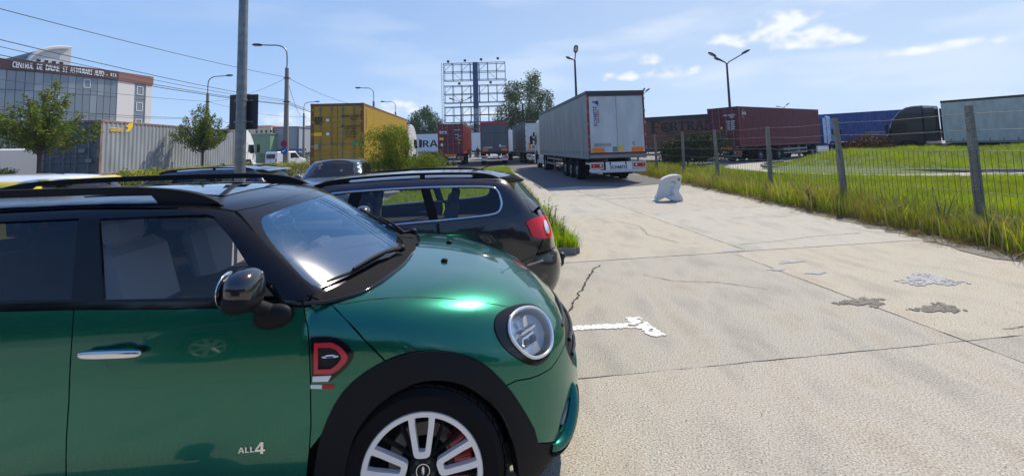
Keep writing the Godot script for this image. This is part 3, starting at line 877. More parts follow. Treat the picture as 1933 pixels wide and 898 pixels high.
	var head_ring := [Vector3(0.382, 0.842, 0.706), Vector3(0.401, 0.867, 0.661), Vector3(0.446, 0.872, 0.598), Vector3(0.506, 0.856, 0.538), Vector3(0.557, 0.824, 0.509), Vector3(0.592, 0.78, 0.524), Vector3(0.601, 0.73, 0.569), Vector3(0.585, 0.693, 0.611), Vector3(0.546, 0.681, 0.657), Vector3(0.495, 0.691, 0.7), Vector3(0.448, 0.724, 0.725), Vector3(0.405, 0.772, 0.735), Vector3(0.384, 0.808, 0.729)]
	head_out = smooth(head_out); head_ring = smooth(head_ring)
	skin("bonnet", car, paint, s, 0, DF, bonnet, {"join": true, "step": 0.03, "holes": [head_out]})
	var lamp := pair("headlight", car)
	skin("surround", lamp, M.gloss, s, 0, DF, head_out, {"step": 0.03, "off": 0.006, "gap": 0.002, "rim": 0.02, "holes": [head_ring]})
	var bowl_c := Vector3(0.5, 0.775, 0.635)
	skin("reflector", lamp, mat(lin(0.8, 0.83, 0.86), 0.3, 0.55), s, 0, DF, head_ring, {"step": 0.02, "off": -0.03, "gap": 0.006, "rim": 0.0, "fun": func(p: Vector3) -> float: return -0.035 * maxf(0.0, 1.0 - pow(p.distance_to(bowl_c) / 0.13, 2.0))})
	skin("lens", lamp, glass(Color(0.8, 0.9, 1.0), 0.05), s, 0, DF, head_ring, {"step": 0.02, "off": 0.012, "gap": 0.003, "rim": 0.02, "fun": func(p: Vector3) -> float: return 0.016 * maxf(0.0, 1.0 - pow(p.distance_to(bowl_c) / 0.13, 2.0))})
	for side in [1.0, -1.0]:
		var rg := []
		for p in head_ring:
			var q: Vector3 = s.hit(0, p - DF.normalized() * p.dot(DF.normalized()), DF.normalized())
			q += s.normal(0, q) * (0.012 if side > 0 else 0.004)
			rg.append(q * Vector3(1, 1, side))
		var tr := MB.new(); tr.tube(rg, 0.0085, 8, true)
		obj("light_ring", tr, mat(lin(0.7, 0.73, 0.76), 0.15, 0.7), lamp[0 if side > 0 else 1])
		var inn := MB.new()
		var dn := (Vector3(0.75, 0.1, 0.6) * Vector3(1, 1, side)).normalized()
		var bs := Basis.looking_at(-dn, Vector3.UP)
		var cc := Vector3(0.475, 0.772, 0.615) * Vector3(1, 1, side)
		inn.bbox(cc + bs * Vector3(0, -0.035, 0.0), Vector3(0.11, 0.05, 0.03), 0.006, bs)
		inn.bbox(cc + bs * Vector3(0, 0.012, 0.0), Vector3(0.13, 0.014, 0.04), 0.004, bs)
		inn.bbox(cc + bs * Vector3(0.0, 0.05, -0.01), Vector3(0.03, 0.05, 0.03), 0.004, bs)
		obj("lamp_unit", inn, M.chrome, lamp[0 if side > 0 else 1])
		var pj := MB.new()
		for k in 2: pj.ball(cc + bs * Vector3(-0.03 + 0.06 * k, -0.035, 0.018), Vector3(0.022, 0.018, 0.014), bs)
		obj("projector", pj, M.gloss, lamp[0 if side > 0 else 1])
	var fog := smooth([Vector3(0.707, 0.4, 0.502), Vector3(0.667, 0.395, 0.562), Vector3(0.629, 0.346, 0.61), Vector3(0.619, 0.303, 0.618), Vector3(0.648, 0.299, 0.583), Vector3(0.695, 0.341, 0.523), Vector3(0.717, 0.37, 0.485)])
	var bumper := shut_low.duplicate()
	bumper.reverse()
	for p in arch_out:
		if p.y < 0.62 and p.x > 0: bumper.append(p)
	var skirt := [Vector3(0.499, 0.325, 0.723), Vector3(0.56, 0.292, 0.673), Vector3(0.62, 0.25, 0.6), Vector3(0.7, 0.22, 0.45), Vector3(0.76, 0.2, 0.25)]
	var nose := []
	for k in 7: nose.append(s.hit(0, Vector3(0, 0.2 + 0.27 * k / 6.0, 0), Vector3(1, 0, 0)))
	bumper += skirt + nose + [Vector3(0.8, 0.47, 0.35), Vector3(0.76, 0.54, 0.45), Vector3(0.72, 0.61, 0.49)]
	skin("front_bumper", car, paint, s, 0, DF, bumper, {"join": true, "step": 0.03, "holes": [fog], "rim": 0.02})
	skin("fog_recess", car, M.under, s, 0, DF, fog, {"step": 0.02, "off": -0.022, "gap": -0.006, "rim": 0.0})
	var strip := [Vector3(0.7, 0.375, 0.51), Vector3(0.674, 0.345, 0.55), Vector3(0.648, 0.312, 0.585), Vector3(0.664, 0.315, 0.563), Vector3(0.69, 0.345, 0.528), Vector3(0.708, 0.372, 0.498)]
	skin("fog_light_strip", car, M.clear_lens, s, 0, DF, smooth(strip), {"step": 0.02, "off": -0.008, "gap": 0.0})
	var lip := []
	for q in [Vector3(0.725, 0.435, 0.45), Vector3(0.718, 0.405, 0.48), Vector3(0.7, 0.36, 0.515), Vector3(0.675, 0.31, 0.555), Vector3(0.645, 0.272, 0.59), Vector3(0.612, 0.258, 0.625), Vector3(0.582, 0.262, 0.655)]:
		var h := s.hit(0, q - DF.normalized() * q.dot(DF.normalized()), DF.normalized())
		lip.append(h)
	lip = smooth(lip, false, 4)
	for side in [1.0, -1.0]:
		var lm := MB.new(); var le := MB.new()
		var outer := []
		var rows := []
		for k in lip.size():
			var u := float(k) / (lip.size() - 1)
			var nn := s.normal(0, lip[k])
			var tg: Vector3 = (lip[mini(k + 1, lip.size() - 1)] - lip[maxi(k - 1, 0)]).normalized()
			var ac := tg.cross(nn).normalized()
			if ac.y > 0: ac = -ac
			var rise := 0.048 * pow(sin(PI * clampf(u * 0.92 + 0.04, 0, 1)), 0.7)
			var row := []
			for j in 9:
				var g := PI * j / 8.0
				var pp: Vector3 = lip[k] + ac * (0.008 - 0.022 * cos(g) ) + nn * (rise * pow(sin(g), 0.6) - 0.004)
				row.append(pp * Vector3(1, 1, side))
			rows.append(row)
			outer.append((lip[k] + ac * 0.032 + nn * rise * 0.62) * Vector3(1, 1, side))
		for k in rows.size() - 1:
			for j in 8:
				lm.quad2(lip[k] * Vector3(1, 1, side) - s.normal(0, lip[k]) * Vector3(1, 1, side) * 0.05, rows[k][j], rows[k + 1][j], rows[k + 1][j + 1], rows[k][j + 1])
		obj("bumper_lip", smoothed(lm), paint, car)
		le.tube(outer, 0.009, 6)
		obj("lip_edge", le, M.plastic, car)
	var val := skirt + [Vector3(0.79, 0.2, 0)] + [Vector3(0.7, 0.1, 0), Vector3(0.64, 0.1, 0.4), Vector3(0.55, 0.12, 0.62), Vector3(0.5, 0.16, 0.7)]
	skin("front_valance", car, M.plastic, s, 0, DF, val, {"join": true, "step": 0.05})
	var gr := [Vector3(0.725, 0.7, 0.42), Vector3(0.74, 0.75, 0.33), Vector3(0.735, 0.785, 0.2), mid[0], nose[6], Vector3(0.8, 0.47, 0.35), Vector3(0.76, 0.54, 0.45), Vector3(0.72, 0.61, 0.49), Vector3(0.689, 0.649, 0.487)]
	skin("grille", car, M.under, s, 0, DF, gr, {"join": true, "step": 0.05, "off": -0.012, "gap": 0.002})
	for k in 3:
		var y := 0.56 + 0.075 * k
		var bar := []
		for j in 9:
			var z := -0.4 + 0.1 * j
			var p := s.hit(0, Vector3(0, y, z), Vector3(1, 0, 0))
			bar.append(p + Vector3(-0.004, 0, 0))
		var bm := MB.new(); bm.tube(bar, 0.011, 8)
		obj("grille_slat", bm, M.gloss, car)
	# cladding
	var clad := arch_out + [Vector3(0.499, 0.325, 0.723), Vector3(0.515, 0.17, 0.7), Vector3(0.42, 0.17, 0.745)]
	var ai := arch_in.duplicate(); ai.reverse()
	clad += ai + [Vector3(-0.43, 0.2, 0.88)]
	skin("wheel_arch_trim", car, M.plastic, s, 0, Vector3(0.25, 0, 0.97), clad, {"step": 0.05, "off": 0.012, "gap": 0.0, "rim": 0.05})
	var cr := []
	for k in 19: cr.append(arch_r[k])
	for k in 19:
		var g := deg_to_rad(192.0 - 204.0 * k / 18.0)
		cr.append(Vector3(-2.67 + 0.375 * cos(g), 0.345 + 0.375 * sin(g), 0.9))
	skin("wheel_arch_trim", car, M.plastic, s, 0, Z, cr, {"step": 0.07, "off": 0.012, "gap": 0.0, "rim": 0.05})
	skin("sill", car, M.plastic, s, 0, Z, [Vector3(-0.44, 0.34, 0.9), Vector3(-2.2, 0.34, 0.9), Vector3(-2.2, 0.2, 0.9), Vector3(-0.44, 0.2, 0.9)], {"step": 0.09, "off": 0.008})
	skin("belt_trim", car, M.gloss, s, 0, Z, low.call(belt, -0.013) + rev(low.call(belt, 0.013)), {"step": 0.06, "off": 0.006, "gap": 0.0})
	# cabin: roof, pillars, glass
	var ws := [Vector3(-0.906, 1.401, 0.591), Vector3(-0.78, 1.314, 0.665), Vector3(-0.668, 1.222, 0.706), Vector3(-0.561, 1.131, 0.738), Vector3(-0.461, 1.05, 0.761)]
	var win_f := [Vector3(-1.437, 1.408, 0.684), Vector3(-1.192, 1.408, 0.675), Vector3(-1.0, 1.403, 0.65), Vector3(-0.965, 1.395, 0.655), Vector3(-0.873, 1.322, 0.712), Vector3(-0.749, 1.185, 0.775), Vector3(-0.629, 1.072, 0.818), Vector3(-0.97, 1.086, 0.83), Vector3(-1.3, 1.1, 0.834), Vector3(-1.36, 1.25, 0.77)]
	var win_r := [Vector3(-2.05, 1.407, 0.68), Vector3(-1.85, 1.412, 0.679), Vector3(-1.525, 1.413, 0.679), Vector3(-1.473, 1.274, 0.76), Vector3(-1.425, 1.108, 0.833), Vector3(-1.686, 1.118, 0.83), Vector3(-2.12, 1.137, 0.83), Vector3(-2.12, 1.3, 0.75)]
	var win_q := [Vector3(-2.2, 1.4, 0.68), Vector3(-2.22, 1.14, 0.82), Vector3(-2.7, 1.165, 0.8), Vector3(-2.95, 1.19, 0.78), Vector3(-2.9, 1.36, 0.68)]
	var drip := [Vector3(-3.0, 1.42, 0.62), Vector3(-2.5, 1.435, 0.632), Vector3(-1.896, 1.441, 0.633), Vector3(-1.565, 1.443, 0.63), Vector3(-1.218, 1.432, 0.637), Vector3(-1.0, 1.419, 0.61)]
	var frame := drip + ws + [Vector3(-0.47, 1.045, 0.8), Vector3(-0.483, 1.04, 0.85)] + [belt[6] + Vector3(0, -0.02, 0), belt[5] + Vector3(0, -0.02, 0), belt[3] + Vector3(0, -0.02, 0), belt[1] + Vector3(0, -0.02, 0), Vector3(-3.1, 1.13, 0.8), Vector3(-3.18, 1.13, 0.75), Vector3(-3.12, 1.4, 0.6)]
	var DS := Vector3(0.22, 0.28, 0.93)
	skin("pillars", car, black_gloss, s, 1, DS, frame, {"step": 0.045, "gap": 0.0, "holes": [win_f, win_r, win_q], "rim": 0.014})
	skin("door_window", car, glass(Color(0.02, 0.03, 0.04), 0.06), s, 1, DS, win_f, {"step": 0.08, "off": -0.008, "gap": -0.004, "rim": 0.0})
	skin("door_window", car, M.privacy, s, 1, DS, win_r, {"step": 0.08, "off": -0.008, "gap": -0.004, "rim": 0.0})
	skin("quarter_window", car, M.privacy, s, 1, DS, win_q, {"step": 0.08, "off": -0.006, "gap": -0.004, "rim": 0.0})
	var roof := rev(drip) + [Vector3(-3.14, 1.42, 0.6), Vector3(-3.2, 1.44, 0)] + [Vector3(-0.79, 1.44, 0), Vector3(-0.814, 1.42, 0.296), Vector3(-0.862, 1.406, 0.492), Vector3(-0.906, 1.401, 0.591)]
	skin("roof", car, mat(lin(0.007, 0.008, 0.011), 0.12), s, 1, Vector3(0.12, 0.85, 0.35), roof, {"join": true, "step": 0.06, "gap": 0.001, "rim": 0.02, "far": 3.2})
	var sun_roof := [Vector3(-1.05, 1.5, 0.42), Vector3(-1.02, 1.5, 0), Vector3(-1.72, 1.5, 0), Vector3(-1.72, 1.5, 0.42)]
	skin("sunroof", car, mat(lin(0.004, 0.005, 0.007), 0.03, 0.0, 1.0), s, 1, Vector3(0.05, 0.9, 0.2), sun_roof, {"join": true, "step": 0.07, "off": 0.004, "gap": 0.0, "rim": 0.01})
	var base := [Vector3(-0.395, 1.046, 0.676), Vector3(-0.315, 1.053, 0.501), Vector3(-0.253, 1.064, 0.273), Vector3(-0.235, 1.066, 0.0)]
	var header := [Vector3(-0.8, 1.421, 0), Vector3(-0.822, 1.414, 0.296), Vector3(-0.87, 1.4, 0.492)]
	var wsp := header + ws + base
	var clear := smooth([Vector3(-0.745, 1.385, 0), Vector3(-0.755, 1.385, 0.25), Vector3(-0.79, 1.375, 0.46), Vector3(-0.81, 1.352, 0.56), Vector3(-0.745, 1.298, 0.64), Vector3(-0.62, 1.19, 0.7), Vector3(-0.5, 1.088, 0.735), Vector3(-0.44, 1.07, 0.69), Vector3(-0.375, 1.078, 0.54), Vector3(-0.305, 1.088, 0.3), Vector3(-0.275, 1.092, 0.1), Vector3(-0.272, 1.092, 0)], false, 3)
	var hole := [Vector3(-0.745, 1.385, -0.06)] + clear + [Vector3(-0.272, 1.092, -0.06)]
	skin("windscreen_border", car, M.gloss, s, 1, Vector3(0.72, 0.66, 0.2), wsp, {"join": true, "step": 0.05, "off": 0.0, "gap": 0.0, "rim": 0.006, "holes": [hole]})
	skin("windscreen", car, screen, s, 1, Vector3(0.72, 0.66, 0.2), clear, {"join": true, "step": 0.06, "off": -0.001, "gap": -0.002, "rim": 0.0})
	var cowl := [Vector3(-0.136, 1.075, 0), Vector3(-0.14, 1.074, 0.149), Vector3(-0.151, 1.07, 0.339), Vector3(-0.2, 1.062, 0.555), Vector3(-0.235, 1.055, 0.65), Vector3(-0.284, 1.046, 0.736), Vector3(-0.345, 1.038, 0.78), Vector3(-0.401, 1.03, 0.809), Vector3(-0.475, 1.04, 0.84), Vector3(-0.47, 1.06, 0.76), Vector3(-0.4, 1.06, 0.67), Vector3(-0.33, 1.06, 0.49), Vector3(-0.27, 1.06, 0.27), Vector3(-0.25, 1.06, 0)]
	skin("cowl", car, M.matt, s, 0, Vector3(0.1, 0.9, 0.35), cowl, {"join": true, "step": 0.05, "off": -0.004, "gap": 0.001})
	# wipers
	for wp in [[Vector3(-0.455, 1.072, 0.7), Vector3(-0.385, 1.072, 0.57), Vector3(-0.33, 1.08, 0.42), Vector3(-0.29, 1.082, 0.28), Vector3(-0.2, 1.08, 0.12)], [Vector3(-0.6, 1.215, -0.25), Vector3(-0.47, 1.16, -0.33), Vector3(-0.36, 1.115, -0.38), Vector3(-0.27, 1.085, -0.4), Vector3(-0.2, 1.08, -0.42)]]:
		var pp := []
		for q in wp:
			var h := s.hit(1, q - Vector3(0.72, 0.66, 0.2).normalized() * q.dot(Vector3(0.72, 0.66, 0.2).normalized()), Vector3(0.72, 0.66, 0.2).normalized())
			pp.append(h + s.normal(1, h) * 0.022)
		pp[4] = wp[4] + Vector3(0, 0.02, 0)
		var wm := MB.new()
		wm.tube([pp[0], pp[1], pp[2], pp[3]], [0.006, 0.008, 0.008, 0.006], 6)
		wm.tube([pp[1] + Vector3(0.01, 0.014, 0), pp[2] + Vector3(0.015, 0.02, 0), pp[3] + Vector3(0.01, 0.012, 0), pp[4]], [0.007, 0.009, 0.011, 0.016], 6)
		wm.ball(pp[4], Vector3(0.026, 0.022, 0.026))
		obj("wiper", wm, M.plastic, car)
	for side in [1.0, -1.0]:
		var sl := MB.new()
		var sp := []
		for q in [Vector3(-0.56, 1.058, 0.872), Vector3(-0.5, 1.05, 0.87), Vector3(-0.45, 1.04, 0.84), Vector3(-0.401, 1.032, 0.809), Vector3(-0.345, 1.036, 0.78), Vector3(-0.284, 1.044, 0.736), Vector3(-0.235, 1.053, 0.65), Vector3(-0.2, 1.06, 0.555), Vector3(-0.151, 1.068, 0.339), Vector3(-0.138, 1.073, 0.12)]:
			var h := s.hit(0, Vector3(q.x, 0, q.z) if q.z < 0.8 else q - Vector3(0, 0.45, 0.9).normalized() * q.dot(Vector3(0, 0.45, 0.9).normalized()), Vector3.UP if q.z < 0.8 else Vector3(0, 0.45, 0.9))
			sp.append((q if q.z > 0.8 else h) * Vector3(1, 1, side) + Vector3(0, 0.002, 0.004 * side))
		sl.tube(smooth(sp, false, 3), 0.009, 8)
		obj("cowl_seal", sl, M.gloss, car)
	# the fine gap between bonnet and wing
	for side in [1.0, -1.0]:
		var gp := []
		for q in [Vector3(-0.36, 1.022, 0.81), Vector3(-0.324, 1.02, 0.804), Vector3(-0.25, 1.022, 0.781), Vector3(-0.151, 1.018, 0.758), Vector3(-0.025, 1.006, 0.736), Vector3(0.117, 0.98, 0.702), Vector3(0.29, 0.934, 0.652), Vector3(0.408, 0.891, 0.604), Vector3(0.47, 0.872, 0.575)]:
			var dn := DF.normalized()
			var h := s.hit(0, q - dn * q.dot(dn), dn)
			gp.append((h - s.normal(0, h) * 0.0016) * Vector3(1, 1, side))
		var gm := MB.new(); gm.tube(smooth(gp, false, 4), 0.0028, 6)
		obj("bonnet_gap", gm, M.under, car)
	# roof rails
	for z in [0.575, -0.575]:
		var rl := MB.new()
		rl.prism(PackedVector2Array(smooth([Vector2(-0.972, 1.448), Vector2(-1.04, 1.484), Vector2(-1.14, 1.513), Vector2(-1.3, 1.534), Vector2(-1.55, 1.544), Vector2(-2.3, 1.546), Vector2(-2.8, 1.532), Vector2(-3.03, 1.495), Vector2(-3.12, 1.448)], false, 3) + [Vector2(-2.9, 1.455), Vector2(-2.84, 1.497), Vector2(-2.3, 1.511), Vector2(-1.6, 1.51), Vector2(-1.29, 1.504), Vector2(-1.245, 1.452)]), 0.04, Transform3D(Basis(), Vector3(0, 0, z - 0.02)), 0.006)
		obj("roof_rail", rl, M.plastic, car)
	# mirrors
	for side in [1.0, -1.0]:
		var mn := Node3D.new(); mn.name = "door_mirror"; car.add_child(mn, true)
		var c := Vector3(-0.678, 1.15, 0.965 * side)
		var mm := MB.new(); mm.ball(c, Vector3(0.066, 0.077, 0.093), Basis(Vector3(0, 0, 1), 0.06), 20, 28, 0.82)
		obj("mirror_cap", mm, mat(lin(0.012, 0.012, 0.014), 0.16, 0.0, 1.0), mn)
		var m2 := MB.new(); m2.ball(c + Vector3(-0.003, -0.034, 0.004 * side), Vector3(0.0665, 0.054, 0.092), Basis(Vector3(0, 0, 1), 0.06), 16, 24, 0.82)
		obj("mirror_shell", m2, M.plastic, mn)
		var m3 := MB.new(); m3.tube([c + Vector3(0.02, -0.07, -0.02 * side), c + Vector3(0.05, -0.1, -0.06 * side), Vector3(-0.60, 1.02, 0.885 * side)], [0.028, 0.026, 0.035], 12)
		m3.ball(Vector3(-0.598, 1.012, 0.893 * side), Vector3(0.078, 0.048, 0.03), Basis(Vector3(0, 0, 1), 0.12), 12, 20, 0.85)
		obj("mirror_stalk", m3, M.plastic, mn)
		var gl := MB.new(); gl.ball(c + Vector3(-0.066, 0, 0), Vector3(0.01, 0.068, 0.084))
		obj("mirror_glass", gl, M.chrome, mn)
		# handle
		var ha := MB.new()
		ha.ball(Vector3(-1.195, 0.917, 0.925 * side), Vector3(0.117, 0.0165, 0.014), Basis(Vector3(0, 0, 1), -0.035), 12, 28, 0.55)
		obj("door_handle", ha, M.chrome, car)
		var hp := MB.new()
		for x in [-1.285, -1.105]: hp.ball(Vector3(x, 0.916, 0.905 * side), Vector3(0.02, 0.014, 0.02))
		obj("handle_mount", hp, M.plastic, car)
	# side grille with its red ring, lamp and stripe; the number badge on the door
	var so := [Vector3(-0.446, 0.923, 0.889), Vector3(-0.385, 0.92, 0.889), Vector3(-0.337, 0.909, 0.891), Vector3(-0.298, 0.885, 0.895), Vector3(-0.274, 0.852, 0.898), Vector3(-0.275, 0.83, 0.9), Vector3(-0.295, 0.8, 0.903), Vector3(-0.332, 0.771, 0.905), Vector3(-0.364, 0.75, 0.907), Vector3(-0.434, 0.752, 0.907), Vector3(-0.44, 0.841, 0.9)]
	var ro := [Vector3(-0.431, 0.9, 0.894), Vector3(-0.359, 0.897, 0.894), Vector3(-0.326, 0.88, 0.896), Vector3(-0.299, 0.854, 0.898), Vector3(-0.291, 0.838, 0.9), Vector3(-0.3, 0.818, 0.901), Vector3(-0.328, 0.793, 0.903), Vector3(-0.356, 0.778, 0.905), Vector3(-0.427, 0.782, 0.905)]
	var ri := [Vector3(-0.414, 0.882, 0.896), Vector3(-0.363, 0.879, 0.896), Vector3(-0.339, 0.868, 0.897), Vector3(-0.321, 0.846, 0.899), Vector3(-0.32, 0.833, 0.9), Vector3(-0.338, 0.812, 0.902), Vector3(-0.361, 0.798, 0.903), Vector3(-0.411, 0.8, 0.903)]
	var vent := pair("side_vent", car)
	skin("vent_plate", vent, M.gloss, s, 0, Z, so, {"step": 0.03, "off": 0.008, "gap": 0.0, "rim": 0.01, "holes": [ro]})
	skin("red_ring", vent, mat(lin(0.6, 0.02, 0.035), 0.3, 0.0, 0.6), s, 0, Z, ro, {"step": 0.03, "off": 0.013, "gap": 0.001, "rim": 0.012, "holes": [ri]})
	skin("vent_mesh", vent, M.under, s, 0, Z, ri, {"step": 0.03, "off": 0.004, "gap": 0.0, "rim": 0.0})
	skin("side_repeater", vent, M.clear_lens, s, 0, Z, [Vector3(-0.43, 0.776, 0.905), Vector3(-0.356, 0.774, 0.905), Vector3(-0.369, 0.753, 0.907), Vector3(-0.43, 0.756, 0.907)], {"step": 0.02, "off": 0.014, "gap": 0.0})
	skin("stripe_badge", vent, M.white, s, 0, Z, [Vector3(-0.441, 0.741, 0.908), Vector3(-0.396, 0.738, 0.907), Vector3(-0.396, 0.722, 0.908), Vector3(-0.441, 0.727, 0.909)], {"step": 0.03, "off": 0.002, "gap": 0.0, "rim": 0.002})
	skin("stripe_badge", vent, M.red, s, 0, Z, [Vector3(-0.395, 0.738, 0.908), Vector3(-0.348, 0.736, 0.907), Vector3(-0.348, 0.72, 0.908), Vector3(-0.395, 0.722, 0.909)], {"step": 0.03, "off": 0.002, "gap": 0.0, "rim": 0.002})
	for side in [1.0, -1.0]:
		var b := MB.new()
		b.ball(Vector3(-0.366, 0.843, 0.905 * side), Vector3(0.036, 0.0065, 0.003))
		b.bbox(Vector3(-0.366, 0.849, 0.905 * side), Vector3(0.034, 0.005, 0.004), 0.001)
		obj("wing_badge", b, M.chrome, vent[0 if side > 0 else 1])
		var f := Vector3(0, 0, side)
		text(car, "ALL", 0.021, Vector3(-0.683, 0.515, 0.911 * side), f, Vector3.UP, M.chrome, null, 1.25)
		text(car, "4", 0.044, Vector3(-0.633, 0.517, 0.911 * side), f, Vector3.UP, M.chrome, null, 1.2)
		text(car, "WORKS", 0.006, Vector3(-0.366, 0.843, 0.908 * side), f, Vector3.UP, M.text_blue)
	for k in 2:
		var nz := MB.new(); nz.ball(Vector3(0.06, 1.046, -0.26 + 0.5 * k), Vector3(0.02, 0.012, 0.016))
		obj("washer_jet", nz, M.plastic, car)
	# wheels, wheel wells, dark inner body
	for fz in [1.0, -1.0]:
		for x in [0.0, -2.67]:
			var hold := Node3D.new(); hold.name = "hub"; hold.position = Vector3(x, 0.345, 0.79 * fz)
			var dummy := Node3D.new()
			sport_wheel(dummy, fz)
			var wl: Node3D = dummy.get_child(0)
			dummy.remove_child(wl)
			wl.position = hold.position
			car.add_child(wl, true)
			hold.free(); dummy.free()
			var well := MB.new()
			well.lathe([Vector2(0.37, 0.0), Vector2(0.385, 0.36)], Transform3D(Basis(), Vector3(x, 0.345, 0.5 if fz > 0 else -0.86)), 28, deg_to_rad(-8), deg_to_rad(188))
			obj("wheel_well", well, M.under, car)
	var sh := MB.new()
	sh.box(Vector3(-1.75, 0.58, 0), Vector3(2.55, 0.72, 1.7))
	sh.box(Vector3(-1.5, 0.25, 0), Vector3(4.0, 0.1, 1.3))
	sh.box(Vector3(0.0, 0.55, 0), Vector3(1.1, 0.5, 0.95))
	sh.box(Vector3(-0.45, 0.62, 0), Vector3(0.1, 0.75, 1.6))
	sh.box(Vector3(-3.1, 0.7, 0), Vector3(0.3, 0.7, 1.3))
	obj("inner_body", sh, M.under, car)
	# cabin
	var dash := MB.new()
	dash.bbox(Vector3(-0.62, 0.985, 0), Vector3(0.5, 0.14, 1.35), 0.05)
	dash.bbox(Vector3(-0.78, 0.93, 0), Vector3(0.25, 0.22, 1.3), 0.05)
	dash.bbox(Vector3(-0.82, 1.03, -0.36), Vector3(0.12, 0.12, 0.3), 0.04)
	obj("dashboard", dash, M.cloth, car)
	var sw := MB.new()
	var ring2 := []
	for k in 28:
		var g := TAU * k / 28
		ring2.append(Vector3(-0.98, 1.02, -0.36) + Basis(Vector3(0, 0, 1), 0.4) * Vector3(0, sin(g) * 0.18, cos(g) * 0.18))
	sw.tube(ring2, 0.015, 8, true)
	sw.bbox(Vector3(-0.97, 1.01, -0.36), Vector3(0.04, 0.1, 0.3), 0.02, Basis(Vector3(0, 0, 1), 0.4))
	obj("steering_wheel", sw, M.black, car)
	for z in [0.37, -0.37]:
		for x in [-1.42, -2.3]:
			var se := Node3D.new(); se.name = "seat"; car.add_child(se, true)
			var bk := MB.new()
			bk.bbox(Vector3(x - 0.06, 0.98, z), Vector3(0.15, 0.56, 0.5), 0.06, Basis(Vector3(0, 0, 1), 0.28))
			bk.bbox(Vector3(x + 0.18, 0.8, z), Vector3(0.45, 0.2, 0.5), 0.06)
			obj("backrest", bk, mat(lin(0.3, 0.3, 0.31), 0.85) if x > -2 else M.cloth, se)
			var hr := MB.new()
			hr.bbox(Vector3(x - 0.15, 1.31, z), Vector3(0.1, 0.17, 0.26), 0.045, Basis(Vector3(0, 0, 1), 0.15))
			hr.tube([Vector3(x - 0.14, 1.18, z - 0.06), Vector3(x - 0.15, 1.3, z - 0.06)], 0.007, 6)
			hr.tube([Vector3(x - 0.14, 1.18, z + 0.06), Vector3(x - 0.15, 1.3, z + 0.06)], 0.007, 6)
			obj("headrest", hr, mat(lin(0.3, 0.3, 0.31), 0.85) if x > -2 else M.cloth, se)
	var rm := MB.new(); rm.bbox(Vector3(-0.83, 1.345, 0), Vector3(0.03, 0.07, 0.24), 0.02)
	rm.tube([Vector3(-0.83, 1.35, 0), Vector3(-0.79, 1.4, 0)], 0.01, 6)
	obj("rear_view_mirror", rm, M.black, car)

func pair(called: String, parent: Node3D) -> Array:
	var out := []
	for k in 2:
		var o := Node3D.new(); o.name = called; parent.add_child(o, true)
		out.append(o)
	return out

func rev(a: Array) -> Array:
	var b := a.duplicate(); b.reverse(); return b

func smoothed(m: MB) -> MB:                    # joins equal positions' normals
	var sum := {}
	for k in m.v.size():
		var key := Vector3i((m.v[k] * 5000).round())
		sum[key] = sum.get(key, Vector3.ZERO) + m.n[k]
	for k in m.v.size(): m.n[k] = sum[Vector3i((m.v[k] * 5000).round())].normalized()
	return m

# ---------------------------------------------------------------- the other parked cars
# Car axes here: x towards the tail from the rear axle, y up, z to one side.
func estate_shape(back := 0.0) -> Shape:
	var s := Shape.new()
	s.W = Tab.new([0.1, 0.2, 0.3, 0.5, 0.7, 0.85, 0.95, 1.0, 1.1], [0.80, 0.84, 0.868, 0.892, 0.894, 0.884, 0.866, 0.852, 0.81])
	s.PL = Tab.new([-3.75, -3.5, -3.2, -2.8, -2.3, -1.5, 0, 0.4, 0.7, 0.9, 1.1], [0.74, 0.84, 0.92, 0.97, 1.0, 1.0, 1.0, 0.985, 0.955, 0.91, 0.84])
	s.N1 = Tab.new([0.05, 0.15, 0.22, 0.3, 0.44, 0.52, 0.6, 0.7, 0.8, 0.92, 1.0, 1.2], [0.84, 0.91, 0.955, 0.99, 1.01, 0.99, 0.955, 0.935, 0.91, 0.86, 0.81, 0.65])
	s.N2 = Tab.new([0.05, 0.15, 0.3, 0.45, 0.6, 0.7, 0.8, 0.9, 1.1], [-3.55, -3.62, -3.7, -3.72, -3.7, -3.64, -3.5, -3.2, -2.5])
	s.HC = Tab.new([-3.75, -3.5, -3.2, -2.8, -2.3, -2.0], [0.70, 0.79, 0.85, 0.90, 0.955, 0.98])
	s.top_from = 9.0; s.top_to = -2.0
	s.c1 = 0.13; s.e1 = 0.30; s.c2 = 0.2; s.e2 = 0.55; s.k2 = 0.2
	s.GW = Tab.new([0.85, 0.95, 1.0, 1.15, 1.3, 1.42], [0.90, 0.856, 0.835, 0.775, 0.705, 0.63])
	s.GP = Tab.new([-2.6, -2.0, -1.4, -0.6, 0, 0.4, 0.7], [0.93, 0.965, 0.99, 1.0, 0.99, 0.96, 0.92])
	s.RF = Tab.new([-2.0, -1.6, -1.2, -0.5, 0.1, 0.45, 0.8], [1.29, 1.375, 1.415, 1.435, 1.42, 1.385, 1.31])
	s.roof_crown = 0.045
	s.g1 = Vector3(0.80, 0.88, 0.40); s.g2 = Vector3(2.12, 1.75, 0.32)
	return s

